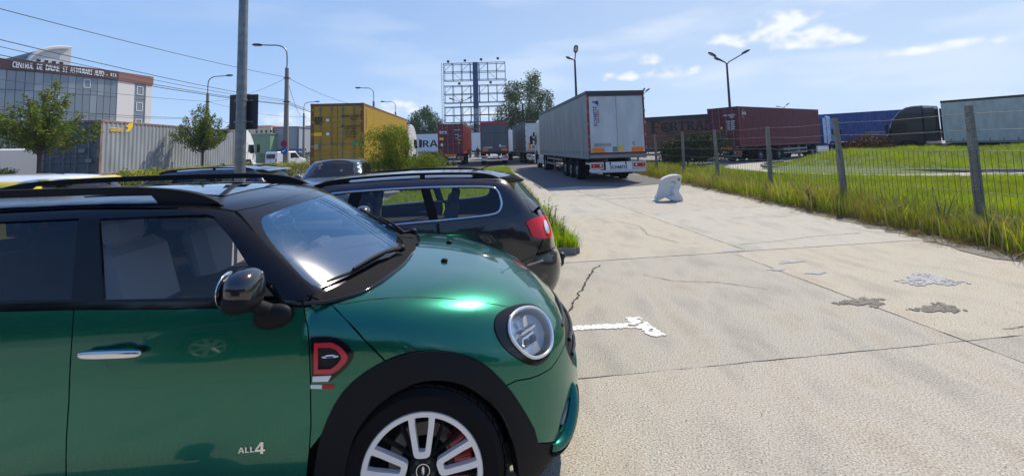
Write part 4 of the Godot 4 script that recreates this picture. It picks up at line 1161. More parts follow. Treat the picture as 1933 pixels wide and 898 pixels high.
# o: paint, trim (chrome or black), rails, glass tone, step, front (detailed front)
func make_estate(car: Node3D, o: Dictionary) -> void:
	var s := estate_shape()
	var paint: Material = o.paint
	var st: float = o.get("step", 0.06)
	var Z := Vector3(0, 0, 1); var DT := Vector3(0.62, 0.2, 0.74); var DN := Vector3(-0.6, 0.45, 0.62); var DS := Vector3(0.1, 0.3, 0.95)
	var belt := [Vector3(-2.25, 0.872, 0.84), Vector3(-1.6, 0.908, 0.84), Vector3(-0.96, 0.938, 0.84), Vector3(-0.325, 0.968, 0.83), Vector3(0.1, 0.986, 0.82), Vector3(0.45, 1.0, 0.8)]
	var arch := func(cx: float, rr: float, from: float, to: float, n: int) -> Array:
		var a := []
		for k in n + 1:
			var g := deg_to_rad(lerpf(from, to, float(k) / n))
			a.append(Vector3(cx + rr * cos(g), 0.31 + rr * sin(g), 0.88))
		return a
	var AR: Array = arch.call(0.0, 0.37, 188, -8, 18)
	var AF: Array = arch.call(-2.7, 0.37, 188, -8, 18)
	var gap_r := [Vector3(-0.325, 0.968, 0.83), Vector3(-0.312, 0.87, 0.86), Vector3(-0.33, 0.79, 0.88), Vector3(-0.37, 0.62, 0.89)]
	# rear wing with the corner, from the door gap to the tail
	var wing := [Vector3(-0.325, 0.968, 0.83), Vector3(0.1, 0.986, 0.82), Vector3(0.45, 1.0, 0.78), Vector3(0.62, 1.0, 0.68), Vector3(0.68, 0.96, 0.66), Vector3(0.69, 0.74, 0.72), Vector3(0.6, 0.6, 0.79), Vector3(0.45, 0.56, 0.84)]
	for k in range(17, 4, -1): if AR[k].x < 0.37 and AR[k].y > 0.33: wing.append(AR[k])
	wing += [Vector3(-0.37, 0.62, 0.89), Vector3(-0.33, 0.79, 0.88), Vector3(-0.312, 0.87, 0.86)]
	var lamp := smooth([Vector3(0.53, 0.925, 0.78), Vector3(0.7, 0.952, 0.65), Vector3(0.8, 0.935, 0.55), Vector3(0.825, 0.82, 0.55), Vector3(0.82, 0.735, 0.56), Vector3(0.7, 0.735, 0.7), Vector3(0.585, 0.772, 0.79), Vector3(0.545, 0.86, 0.79)], true, 3)
	skin("rear_wing", car, paint, s, 0, DT, wing, {"step": st, "holes": [lamp] if false else []})
	var rl := pair("rear_light", car)
	skin("lens", rl, M.red_lens, s, 0, DT, lamp, {"step": st * 0.6, "off": 0.012, "gap": 0.0, "rim": 0.02})
	if o.get("lamp_ring", false):
		var cl := []
		for k in 14: cl.append(Vector3(0.742 + 0.03 * cos(TAU * k / 14), 0.84 + 0.07 * sin(TAU * k / 14), 0.645 - 0.035 * cos(TAU * k / 14)))
		skin("reversing_lamp", rl, M.clear_lens, s, 0, DT, cl, {"step": 0.03, "off": 0.02, "gap": 0.0})
	# bumper and tailgate, each half mirrored and joined
	var bump := [Vector3(0.45, 0.56, 0.84), Vector3(0.6, 0.6, 0.79), Vector3(0.72, 0.6, 0.7), Vector3(0.86, 0.6, 0.5), Vector3(0.93, 0.6, 0.25), Vector3(0.96, 0.6, 0.0), Vector3(0.99, 0.44, 0), Vector3(0.96, 0.24, 0), Vector3(0.9, 0.17, 0), Vector3(0.8, 0.17, 0.5), Vector3(0.6, 0.19, 0.74), Vector3(0.36, 0.22, 0.84), Vector3(0.37, 0.32, 0.87), Vector3(0.36, 0.4, 0.88), Vector3(0.34, 0.46, 0.88)]
	skin("rear_bumper", car, paint, s, 0, DT, bump, {"step": st, "join": true, "rim": 0.02})
	var gate := [Vector3(0.6, 0.6, 0.79), Vector3(0.69, 0.74, 0.72), Vector3(0.68, 0.96, 0.66), Vector3(0.66, 1.0, 0.62), Vector3(0.8, 1.0, 0.3), Vector3(0.82, 1.0, 0), Vector3(0.91, 0.8, 0), Vector3(0.95, 0.6, 0), Vector3(0.93, 0.6, 0.25), Vector3(0.86, 0.6, 0.5), Vector3(0.72, 0.6, 0.7)]
	skin("tailgate", car, paint, s, 0, Vector3(0.8, 0.3, 0.52), gate, {"step": st, "join": true})
	# doors and front wing
	var rear_door := [gap_r[0], gap_r[1], gap_r[2], Vector3(-0.37, 0.62, 0.89), Vector3(-0.42, 0.3, 0.87), Vector3(-1.12, 0.3, 0.87), Vector3(-1.13, 0.7, 0.89), Vector3(-1.12, 0.931, 0.84), Vector3(-0.7, 0.951, 0.84)]
	skin("rear_door", car, paint, s, 0, Z, rear_door, {"step": st * 1.6})
	var front_door := [Vector3(-1.12, 0.931, 0.84), Vector3(-1.13, 0.7, 0.89), Vector3(-1.12, 0.3, 0.87), Vector3(-2.18, 0.3, 0.87), Vector3(-2.22, 0.6, 0.89), Vector3(-2.2, 0.875, 0.84), Vector3(-1.6, 0.908, 0.84)]
	skin("front_door", car, paint, s, 0, Z, front_door, {"step": st * 1.6})
	var fw := [Vector3(-2.2, 0.875, 0.84), Vector3(-2.22, 0.6, 0.89), Vector3(-2.18, 0.3, 0.87)]
	for k in range(17, 1, -1): fw.append(AF[k])
	fw += [Vector3(-3.08, 0.42, 0.8), Vector3(-3.2, 0.6, 0.8), Vector3(-3.3, 0.72, 0.72), Vector3(-3.0, 0.8, 0.76), Vector3(-2.6, 0.86, 0.78), Vector3(-2.3, 0.9, 0.79)]
	skin("front_wing", car, paint, s, 0, Vector3(-0.3, 0.25, 0.9), fw, {"step": st, "far": 3.0})
	var hood := [Vector3(-2.3, 0.9, 0.79), Vector3(-2.6, 0.86, 0.78), Vector3(-3.0, 0.8, 0.76), Vector3(-3.3, 0.72, 0.72), Vector3(-3.42, 0.72, 0.6), Vector3(-3.52, 0.72, 0.4), Vector3(-3.6, 0.74, 0), Vector3(-3.4, 0.82, 0), Vector3(-3.0, 0.89, 0), Vector3(-2.6, 0.93, 0), Vector3(-2.2, 0.965, 0), Vector3(-2.15, 0.955, 0.5), Vector3(-2.1, 0.94, 0.72), Vector3(-2.15, 0.92, 0.8)]
	skin("bonnet", car, paint, s, 0, Vector3(-0.45, 0.75, 0.45), hood, {"step": st, "join": true, "far": 3.5})
	var hl := smooth([Vector3(-3.22, 0.7, 0.74), Vector3(-3.4, 0.69, 0.64), Vector3(-3.5, 0.68, 0.5), Vector3(-3.56, 0.6, 0.48), Vector3(-3.48, 0.55, 0.6), Vector3(-3.35, 0.58, 0.7)], true, 3)
	skin("headlight", car, mat(lin(0.62, 0.66, 0.7), 0.1, 0.5, 1.0), s, 0, DN, hl, {"step": st, "off": 0.01, "gap": 0.0, "far": 4.0})
	var nose := [Vector3(-3.08, 0.42, 0.8), Vector3(-3.2, 0.6, 0.8), Vector3(-3.3, 0.72, 0.72), Vector3(-3.42, 0.72, 0.6), Vector3(-3.52, 0.72, 0.4), Vector3(-3.6, 0.74, 0), Vector3(-3.7, 0.6, 0), Vector3(-3.72, 0.4, 0), Vector3(-3.64, 0.18, 0), Vector3(-3.5, 0.18, 0.5), Vector3(-3.2, 0.2, 0.76), Vector3(-3.06, 0.24, 0.83)]
	skin("front_bumper", car, paint, s, 0, DN, nose, {"step": st, "join": true, "far": 4.0})
	var gr := [Vector3(-3.58, 0.69, 0), Vector3(-3.56, 0.69, 0.3), Vector3(-3.62, 0.5, 0.34), Vector3(-3.66, 0.4, 0.2), Vector3(-3.7, 0.38, 0)]
	skin("grille", car, M.under, s, 0, DN, gr, {"step": st, "join": true, "off": 0.008, "gap": 0.0, "far": 4.0})
	# cabin
	var win_q := smooth([Vector3(-0.31, 0.993, 0.82), Vector3(-0.36, 1.15, 0.77), Vector3(-0.405, 1.282, 0.71), Vector3(-0.1, 1.279, 0.7), Vector3(0.18, 1.262, 0.69), Vector3(0.262, 1.235, 0.7), Vector3(0.3, 1.15, 0.73), Vector3(0.296, 1.08, 0.76), Vector3(0.24, 1.03, 0.79), Vector3(0.0, 1.005, 0.81)], true, 2)
	var win_r := [Vector3(-0.38, 0.985, 0.82), Vector3(-0.43, 1.15, 0.77), Vector3(-0.47, 1.28, 0.71), Vector3(-0.75, 1.283, 0.71), Vector3(-1.05, 1.275, 0.71), Vector3(-1.08, 1.12, 0.77), Vector3(-1.12, 0.955, 0.83)]
	var win_f := [Vector3(-1.2, 0.95, 0.83), Vector3(-1.17, 1.12, 0.77), Vector3(-1.14, 1.27, 0.71), Vector3(-1.4, 1.25, 0.71), Vector3(-1.6, 1.2, 0.73), Vector3(-1.95, 1.03, 0.78), Vector3(-2.12, 0.91, 0.82), Vector3(-1.7, 0.925, 0.83)]
	var ws_edge := [Vector3(-1.6, 1.32, 0.6), Vector3(-1.75, 1.24, 0.64), Vector3(-1.95, 1.12, 0.69), Vector3(-2.12, 1.0, 0.73), Vector3(-2.18, 0.94, 0.75)]
	var rg_edge := [Vector3(0.43, 1.29, 0.58), Vector3(0.5, 1.2, 0.62), Vector3(0.58, 1.08, 0.67), Vector3(0.62, 1.0, 0.69)]
	var drip := [Vector3(-1.55, 1.31, 0.63), Vector3(-1.2, 1.345, 0.65), Vector3(-0.5, 1.362, 0.655), Vector3(0.1, 1.345, 0.645), Vector3(0.38, 1.31, 0.62)]
	var frame := drip + rg_edge + [Vector3(0.6, 0.985, 0.74), Vector3(0.45, 0.985, 0.8), Vector3(0.1, 0.972, 0.82), Vector3(-0.325, 0.955, 0.83), Vector3(-0.96, 0.925, 0.84), Vector3(-1.6, 0.895, 0.84), Vector3(-2.22, 0.86, 0.84), Vector3(-2.24, 0.9, 0.78)] + rev(ws_edge)
	var pillar: Material = o.get("pillar", paint)
	skin("pillars", car, pillar, s, 1, DS, frame, {"step": st, "gap": 0.0, "holes": [win_q, win_r, win_f]})
	# the dark surrounds between the windows
	skin("window_surround", car, M.matt, s, 1, DS, [Vector3(-0.3, 0.975, 0.83), Vector3(-0.39, 1.29, 0.71), Vector3(-0.48, 1.29, 0.71), Vector3(-0.39, 0.97, 0.83)], {"step": st, "off": 0.003, "gap": 0.0})
	skin("window_surround", car, M.matt, s, 1, DS, [Vector3(-1.11, 0.94, 0.83), Vector3(-1.04, 1.285, 0.71), Vector3(-1.15, 1.28, 0.71), Vector3(-1.21, 0.935, 0.83)], {"step": st, "off": 0.003, "gap": 0.0})
	for wd in [["quarter_window", win_q], ["rear_window", win_r], ["front_window", win_f]]:
		skin(wd[0], car, o.get("glass", M.tint), s, 1, DS, wd[1], {"step": 0.12, "off": -0.006, "gap": -0.004, "rim": 0.0})
	if o.has("trim"):
		var loop := [Vector3(-2.15, 0.897, 0.83), Vector3(-1.6, 0.921, 0.83), Vector3(-0.96, 0.953, 0.83), Vector3(-0.31, 0.983, 0.82), Vector3(0.0, 0.995, 0.81), Vector3(0.245, 1.02, 0.79), Vector3(0.305, 1.075, 0.76), Vector3(0.311, 1.15, 0.73), Vector3(0.272, 1.243, 0.7), Vector3(0.185, 1.272, 0.69), Vector3(-0.1, 1.289, 0.7), Vector3(-0.42, 1.293, 0.7), Vector3(-0.75, 1.293, 0.71), Vector3(-1.1, 1.283, 0.71), Vector3(-1.4, 1.262, 0.71), Vector3(-1.62, 1.21, 0.73)]
		for side in [1.0, -1.0]:
			var pth := []
			var dn := DS.normalized()
			for q in smooth(loop, false, 3):
				var h := s.hit(1, q - dn * q.dot(dn), dn)
				pth.append((h + s.normal(1, h) * 0.004) * Vector3(1, 1, side))
			var tm := MB.new(); tm.tube(pth, 0.0115, 8)
			obj("window_trim", tm, o.trim, car)
	skin("roof", car, o.get("roof", paint), s, 1, Vector3(0.05, 0.9, 0.3), rev(drip) + [Vector3(-1.62, 1.325, 0.6), Vector3(-1.5, 1.385, 0.3), Vector3(-1.47, 1.39, 0), Vector3(0.52, 1.375, 0), Vector3(0.5, 1.36, 0.35), Vector3(0.43, 1.3, 0.58)], {"step": st, "join": true, "gap": 0.001, "far": 3.0})
	skin("rear_screen", car, M.tint, s, 1, Vector3(0.75, 0.6, 0.25), rg_edge + [Vector3(0.74, 1.0, 0.35), Vector3(0.78, 1.0, 0), Vector3(0.55, 1.33, 0), Vector3(0.52, 1.32, 0.3)], {"step": 0.1, "join": true, "gap": 0.0, "rim": 0.0, "off": -0.004})
	skin("windscreen", car, M.tint if o.has("dark_screen") else M.pane, s, 1, Vector3(-0.7, 0.65, 0.25), [Vector3(-1.55, 1.385, 0), Vector3(-1.58, 1.375, 0.3)] + ws_edge + [Vector3(-2.25, 0.93, 0.4), Vector3(-2.28, 0.93, 0)], {"step": 0.1, "join": true, "gap": 0.0, "rim": 0.0, "far": 3.5})
	# spoiler
	var sp := MB.new()
	sp.prism(PackedVector2Array([Vector2(0.33, 1.365), Vector2(0.48, 1.36), Vector2(0.575, 1.335), Vector2(0.585, 1.322), Vector2(0.55, 1.308), Vector2(0.43, 1.3)]), 1.14, Transform3D(Basis(), Vector3(0, 0, -0.57)), 0.008)
	obj("spoiler", sp, paint, car)
	if o.get("rails", true):
		for z in [0.58, -0.58]:
			var rp := smooth([Vector3(-1.52, 1.34, z * 1.04), Vector3(-1.35, 1.385, z), Vector3(-1.0, 1.412, z), Vector3(-0.5, 1.424, z), Vector3(0.0, 1.412, z), Vector3(0.2, 1.39, z), Vector3(0.31, 1.35, z)], false, 4)
			var rm := MB.new(); rm.tube(rp, 0.014, 8)
			rm.bbox(Vector3(-0.47, 1.4, z), Vector3(0.05, 0.05, 0.028), 0.006)
			rm.prism(PackedVector2Array([Vector2(0.33, 1.335), Vector2(0.24, 1.392), Vector2(0.1, 1.4), Vector2(0.03, 1.392), Vector2(0.08, 1.352)]), 0.028, Transform3D(Basis(), Vector3(0, 0, z - 0.014)), 0.004)
			rm.prism(PackedVector2Array([Vector2(-1.52, 1.325), Vector2(-1.4, 1.385), Vector2(-1.25, 1.395), Vector2(-1.18, 1.385), Vector2(-1.25, 1.35)]), 0.028, Transform3D(Basis(), Vector3(0, 0, z - 0.014)), 0.004)
			obj("roof_rail", rm, M.plastic, car)
	var an := MB.new(); an.tube([Vector3(0.12, 1.41, 0), Vector3(0.2, 1.44, 0), Vector3(0.3, 1.47, 0)], [0.012, 0.006, 0.003], 6); an.ball(Vector3(0.12, 1.415, 0), Vector3(0.06, 0.018, 0.025))
	obj("aerial", an, M.plastic, car)
	for z in [1.0, -1.0]:
		var mr := MB.new(); mr.ball(Vector3(-1.98, 0.975, 0.95 * z), Vector3(0.055, 0.065, 0.1), Basis(), 10, 16, 0.8)
		mr.tube([Vector3(-1.98, 0.93, 0.92 * z), Vector3(-1.99, 0.91, 0.83 * z)], 0.025, 8)
		obj("door_mirror", mr, paint, car)
		for x in [-0.58, -1.5]:
			var hd := MB.new(); hd.ball(Vector3(x, 0.85, 0.895 * z), Vector3(0.09, 0.016, 0.018), Basis(), 8, 16, 0.7)
			obj("door_handle", hd, paint if not o.has("trim") else o.trim, car)
		for x in [0.0, -2.7]:
			var w := loft_wheel(car, 0.31, 0.2, 0.215, z)
			w.position = Vector3(x, 0.31, 0.77 * z)
			var well := MB.new()
			well.lathe([Vector2(0.36, 0.0), Vector2(0.37, 0.3)], Transform3D(Basis(), Vector3(x, 0.31, 0.55 if z > 0 else -0.85)), 20, deg_to_rad(-8), deg_to_rad(188))
			obj("wheel_well", well, M.under, car)
	var inn := MB.new()
	inn.box(Vector3(-0.85, 0.5, 0), Vector3(2.6, 0.62, 1.62)); inn.box(Vector3(0.58, 0.56, 0), Vector3(0.5, 0.5, 1.1)); inn.box(Vector3(-2.7, 0.5, 0), Vector3(1.2, 0.5, 1.0)); inn.box(Vector3(-1.3, 0.24, 0), Vector3(3.8, 0.08, 1.3))
	obj("inner_body", inn, M.under, car)
	for z in [0.37, -0.37]:
		for x in [-1.15, -0.2]:
			var se := MB.new()
			se.bbox(Vector3(x, 0.92, z), Vector3(0.14, 0.42, 0.5), 0.05, Basis(Vector3(0, 0, 1), -0.2))
			se.bbox(Vector3(x + 0.06, 1.19, z), Vector3(0.09, 0.16, 0.26), 0.04, Basis(Vector3(0, 0, 1), -0.15))
			obj("seat", se, M.cloth, car)

func make_cars() -> void:
	var yaw := deg_to_rad(7.0)
	var blackish := mat(lin(0.009, 0.008, 0.012), 0.25, 0.35, 1.0)
	var p := thing("estate_car", "black estate car with chrome window trim parked behind the green crossover", "car", Vector3(-0.54, 0, -5.27), yaw)
	make_estate(p, {"paint": blackish, "trim": mat(lin(0.6, 0.63, 0.7), 0.18, 1.0), "step": 0.05, "lamp_ring": true, "glass": glass(Color(0.012, 0.02, 0.03), 0.2)})
	var tb := MB.new(); tb.tube([Vector3(0.93, 0.3, 0), Vector3(1.03, 0.27, 0), Vector3(1.075, 0.3, 0), Vector3(1.08, 0.36, 0)], 0.03, 8); tb.ball(Vector3(1.08, 0.385, 0), Vector3(0.042, 0.045, 0.042))
	obj("tow_ball", tb, M.black, p)
	skin("bumper_reflector", p, mat(lin(0.35, 0.3, 0.3), 0.15, 0.3, 1.0), estate_shape(), 0, Vector3(0.62, 0.2, 0.74), [Vector3(0.5, 0.508, 0.82), Vector3(0.655, 0.525, 0.74), Vector3(0.658, 0.545, 0.74), Vector3(0.503, 0.526, 0.82)], {"step": 0.05, "off": 0.006, "gap": 0.0})
	var be := thing("estate_car", "dark grey estate car beside the viewer, seen only mirrored in the crossover's door", "car", Vector3(-0.2, 0, 2.9), deg_to_rad(4.0))
	make_estate(be, {"paint": mat(lin(0.02, 0.022, 0.026), 0.25, 0.4, 1.0), "step": 0.12})
	var navy := mat(lin(0.012, 0.02, 0.038), 0.25, 0.4, 1.0)
	var e2 := thing("estate_car", "dark blue estate car behind the tall grey lamp post, only roof and rear showing", "car", Vector3(-5.62, 0, -9.75), deg_to_rad(4.0))
	make_estate(e2, {"paint": navy, "step": 0.1})
	var slate := mat(lin(0.09, 0.125, 0.165), 0.25, 0.5, 1.0)
	var e3 := thing("hatchback_car", "slate blue car seen from its front corner, before the yellow container", "car", Vector3(-5.35, 0, -14.35), deg_to_rad(100.0))
	make_estate(e3, {"paint": slate, "step": 0.1, "rails": false, "dark_screen": true})
	e3.scale = Vector3(0.88, 1.03, 0.98)
	var e4 := thing("taxi_car", "yellow car with a white roof at the left edge behind the crossover's roof rails", "car", Vector3(-7.0, 0, -6.85), deg_to_rad(3.0))
	make_estate(e4, {"paint": mat(lin(0.8, 0.62, 0.0), 0.3, 0.0, 1.0), "roof": mat(lin(0.75, 0.75, 0.74), 0.3, 0.0, 1.0), "step": 0.12, "rails": false})
	e4.scale = Vector3(1.0, 1.035, 1.0)

# ---------------------------------------------------------------- lorries
# Axes: -z towards the lorry's front, origin on the ground in the middle of its rear end.
func truck_wheel(parent: Node3D, at: Vector3, r: float, width: float, side: float, hub: Material) -> void:
	var w := Node3D.new(); w.name = "wheel"; w.position = at
	parent.add_child(w, true)
	var xf := Transform3D(Basis(Vector3(0, 0, -1), Vector3(0, 1, 0), Vector3(1, 0, 0)) if side > 0 else Basis(Vector3(0, 0, 1), Vector3(0, 1, 0), Vector3(-1, 0, 0)), Vector3.ZERO)
	var h := width / 2
	var t := MB.new()
	t.lathe([Vector2(r * 0.56, -h), Vector2(r - 0.04, -h), Vector2(r, -h * 0.7), Vector2(r, h * 0.7), Vector2(r - 0.04, h), Vector2(r * 0.6, h * 0.9), Vector2(r * 0.56, h * 0.7)], xf, 28)
	obj("tyre", t, M.rubber, w)
	var m := MB.new()
	m.lathe([Vector2(r * 0.57, h * 0.75), Vector2(r * 0.55, h * 0.85), Vector2(r * 0.48, h * 0.3), Vector2(r * 0.3, h * 0.2), Vector2(r * 0.28, h * 0.75), Vector2(r * 0.14, h * 0.95), Vector2(0, h)], xf, 24)
	for k in 10: m.box(xf * Vector3(cos(TAU * k / 10) * r * 0.36, sin(TAU * k / 10) * r * 0.36, h * 0.3), Vector3(0.03, 0.03, 0.05), xf.basis)
	obj("rim", m, hub, w)

func chassis(p: Node3D, L: float, floor_y: float, light_bar: Material, first_axle := 2.6) -> void:
	var b := MB.new()
	for x in [-0.5, 0.5]: b.bbox(Vector3(x, floor_y - 0.2, -L / 2), Vector3(0.14, 0.3, L - 0.1), 0.02)
	for k in 8: b.box(Vector3(0, floor_y - 0.12, -0.4 - k * (L - 0.9) / 7.0), Vector3(2.3, 0.1, 0.1))
	obj("chassis_beam", b, M.dark_steel, p)
	for a in 3:
		var z := -first_axle - 1.31 * a
		for s in [-1.0, 1.0]: truck_wheel(p, Vector3(1.04 * s, 0.5, z), 0.5, 0.38, s, M.steel)
		var ax := MB.new(); ax.tube([Vector3(-0.9, 0.5, z), Vector3(0.9, 0.5, z)], 0.07, 8)
		obj("axle", ax, M.dark_steel, p)
	for s in [-1.0, 1.0]:
		var g := MB.new()
		g.bbox(Vector3(0.75 * s, 0.55, -L + 3.0), Vector3(0.14, 1.0, 0.14), 0.02); g.bbox(Vector3(0.75 * s, 0.05, -L + 3.0), Vector3(0.26, 0.06, 0.26), 0.01)
		obj("landing_leg", g, M.steel, p)
		var fl := MB.new(); fl.bbox(Vector3(1.03 * s, 0.5, -1.75), Vector3(0.42, 0.5, 0.015), 0.004)
		obj("mud_flap", fl, M.rubber, p)
		var sg := MB.new()
		for y in [0.55, 0.85]: sg.bbox(Vector3(1.2 * s, y, -L / 2 - 1.6), Vector3(0.03, 0.12, L - 8.6), 0.008)
		for k in 3: sg.box(Vector3(1.17 * s, 0.8, -6.8 - k * (L - 9.4) / 2.0), Vector3(0.03, 0.6, 0.06))
		obj("side_guard", sg, M.steel, p)
		var lt := MB.new(); lt.bbox(Vector3(0.93 * s, 0.74, -0.02), Vector3(0.5, 0.15, 0.05), 0.012)
		obj("rear_light", lt, M.red_lens, p)
		var lb := MB.new(); lb.bbox(Vector3(0.93 * s, 0.74, -0.06), Vector3(0.6, 0.3, 0.05), 0.01)
		obj("light_bracket", lb, light_bar, p)
		for k in 2:
			var am := MB.new(); am.ball(Vector3((0.78 + 0.3 * k) * s, 0.74, 0.008), Vector3(0.045, 0.045, 0.01), Basis(), 8, 12)
			obj("lamp_dot", am, M.clear_lens if k == 0 else M.amber, p)
	var ub := MB.new(); ub.bbox(Vector3(0, 0.5, -0.04), Vector3(2.4, 0.12, 0.1), 0.02)
	obj("underrun_bar", ub, light_bar, p)
	var pl := MB.new(); pl.bbox(Vector3(0.02, 0.79, 0.0), Vector3(0.52, 0.12, 0.012), 0.003)
	obj("number_plate", pl, M.plate, p)

func streaked(c: Color, dark: float, sd: int, scale := 0.5) -> StandardMaterial3D:
	var m := mat(Color.WHITE, 0.55)
	var l := c.srgb_to_linear()
	var mk := func(f: float, w: float) -> Color: return Color(l.r * f + w, l.g * f + w, l.b * f + w).linear_to_srgb()
	var t := noise_tex(sd, 0.02, [mk.call(dark, 0.005), mk.call(0.92, 0.0), mk.call(1.0, 0.0), mk.call(1.04, 0.012)], 256, 5, FastNoiseLite.TYPE_SIMPLEX_SMOOTH, [0.1, 0.4, 0.6, 0.95])
	textured(m, t, scale, false)
	m.uv1_scale = Vector3(scale, scale * 0.35, scale)
	return m

func container(called: String, label: String, P: Vector3, turn: float, L: float, H: float, y0: float, paint: Material, frame: Material, door_mat: Material, group := "") -> Node3D:
	var c := thing(called, label, "container", P, turn, group)
	var w := 1.22
	for s in [-1.0, 1.0]:
		var m := MB.new()
		var n := int((L - 0.3) / 0.28)
		var pt := []
		for k in n:
			var z := -0.15 - k * (L - 0.3) / n
			var q := (L - 0.3) / n
			pt += [Vector2(z, 0), Vector2(z - q * 0.25, 0), Vector2(z - q * 0.5, -0.036), Vector2(z - q * 0.75, -0.036)]
		pt.append(Vector2(-L + 0.15, 0))
		for k in pt.size() - 1:
			var a: Vector2 = pt[k]; var b: Vector2 = pt[k + 1]
			var xa: float = s * (w - 0.012 + a.y); var xb: float = s * (w - 0.012 + b.y)
			m.quad2(Vector3(0, y0 + H / 2, (a.x + b.x) / 2), Vector3(xa, y0 + 0.15, a.x), Vector3(xb, y0 + 0.15, b.x), Vector3(xb, y0 + H - 0.1, b.x), Vector3(xa, y0 + H - 0.1, a.x))
		obj("side_wall", m, paint, c)
	var f := MB.new()
	for s in [-1.0, 1.0]:
		f.bbox(Vector3(s * (w - 0.045), y0 + H - 0.055, -L / 2), Vector3(0.085, 0.105, L - 0.02), 0.012)
		f.bbox(Vector3(s * (w - 0.045), y0 + 0.08, -L / 2), Vector3(0.085, 0.155, L - 0.02), 0.012)
		for z in [-0.075, -L + 0.075]: f.bbox(Vector3(s * (w - 0.075), y0 + H / 2, z), Vector3(0.145, H - 0.01, 0.146), 0.015)
	f.bbox(Vector3(0, y0 + H - 0.06, -0.05), Vector3(2.2, 0.115, 0.09), 0.012)
	f.bbox(Vector3(0, y0 + 0.07, -0.05), Vector3(2.2, 0.135, 0.09), 0.012)
	obj("frame", f, frame, c)
	for s in [-1.0, 1.0]:
		for z in [-0.085, -L + 0.085]:
			for y in [y0 + 0.06, y0 + H - 0.06]:
				var cc := MB.new(); cc.bbox(Vector3(s * (w - 0.08), y, z), Vector3(0.17, 0.125, 0.178), 0.012)
				obj("corner_casting", cc, frame, c)
	var rf := MB.new()
	var nr := int(L / 0.4)
	for k in nr:
		var z := -0.1 - k * (L - 0.2) / nr; var q := (L - 0.2) / nr
		for j in 4:
			var ha: float = [0.0, 0.0, -0.02, -0.02][j]; var hb: float = [0.0, -0.02, -0.02, 0.0][j]
			rf.quad(Vector3(-w + 0.05, y0 + H - 0.012 + ha, z - q * j * 0.25), Vector3(w - 0.05, y0 + H - 0.012 + ha, z - q * j * 0.25), Vector3(w - 0.05, y0 + H - 0.012 + hb, z - q * (j + 1) * 0.25), Vector3(-w + 0.05, y0 + H - 0.012 + hb, z - q * (j + 1) * 0.25))
	obj("roof", rf, paint, c)
	var fr := MB.new(); fr.box(Vector3(0, y0 + H / 2, -L + 0.06), Vector3(2.2, H - 0.2, 0.03)); fr.box(Vector3(0, y0 + 0.13, -L / 2), Vector3(2.3, 0.03, L - 0.1))
	obj("front_wall", fr, paint, c)
	for s in [-1.0, 1.0]:
		var d := MB.new()
		var x0 := 0.008; var x1 := 1.08
		var yy := [y0 + 0.14, y0 + 0.32, y0 + 0.36]
		var hh := H - 0.26
		var ys := [0.0, 0.08, 0.11]
		for k in 5:
			var a := 0.1 + k * 0.8 / 4.0
			ys += [a - 0.0, a + 0.015, a + 0.1, a + 0.115] if k < 4 else []
		ys += [0.95, 1.0]
		ys.sort()
		var rows := []
		for k in ys.size():
			var inset := 0.0
			var u: float = ys[k]
			var ph := fmod((u - 0.1) / 0.2, 1.0)
			if u > 0.105 and u < 0.93 and ph > 0.05 and ph < 0.55: inset = -0.03
			rows.append(Vector2(y0 + 0.14 + u * (H - 0.27), inset))
		for k in rows.size() - 1:
			var a: Vector2 = rows[k]; var b: Vector2 = rows[k + 1]
			d.quad2(Vector3(s * 0.54, a.x, -1.0), Vector3(s * x0, a.x, -0.03 + a.y), Vector3(s * x1, a.x, -0.03 + a.y), Vector3(s * x1, b.x, -0.03 + b.y), Vector3(s * x0, b.x, -0.03 + b.y))
		obj("door", d, door_mat, c)
		for k in 2:
			var x: float = s * (0.25 + 0.52 * k)
			var rd := MB.new()
			rd.tube([Vector3(x, y0 + 0.05, 0.022), Vector3(x, y0 + H - 0.05, 0.022)], 0.018, 8)
			for u in [0.1, 0.35, 0.65, 0.9]: rd.bbox(Vector3(x, y0 + H * u, 0.01), Vector3(0.1, 0.05, 0.05), 0.008)
			rd.bbox(Vector3(x - s * 0.16, y0 + 0.95, 0.035), Vector3(0.34, 0.028, 0.02), 0.006)
			obj("lock_rod", rd, M.galv, c)
		for k in 5:
			var hg := MB.new(); hg.bbox(Vector3(s * 1.1, y0 + 0.3 + k * (H - 0.6) / 4.0, 0.005), Vector3(0.12, 0.1, 0.05), 0.008)
			obj("hinge", hg, door_mat, c)
	return c

func chassis_thing(label: String, P: Vector3, turn: float, L: float, y0: float, orange := true) -> void:
	var t := thing("container_chassis", label, "trailer", P, turn, "container chassis")
	chassis(t, L, y0, M.steel)
	if orange:
		var m := MB.new(); m.bbox(Vector3(0, y0 - 0.1, 0.015), Vector3(1.1, 0.17, 0.02), 0.004)
		obj("reflector_board", m, M.orange, t)

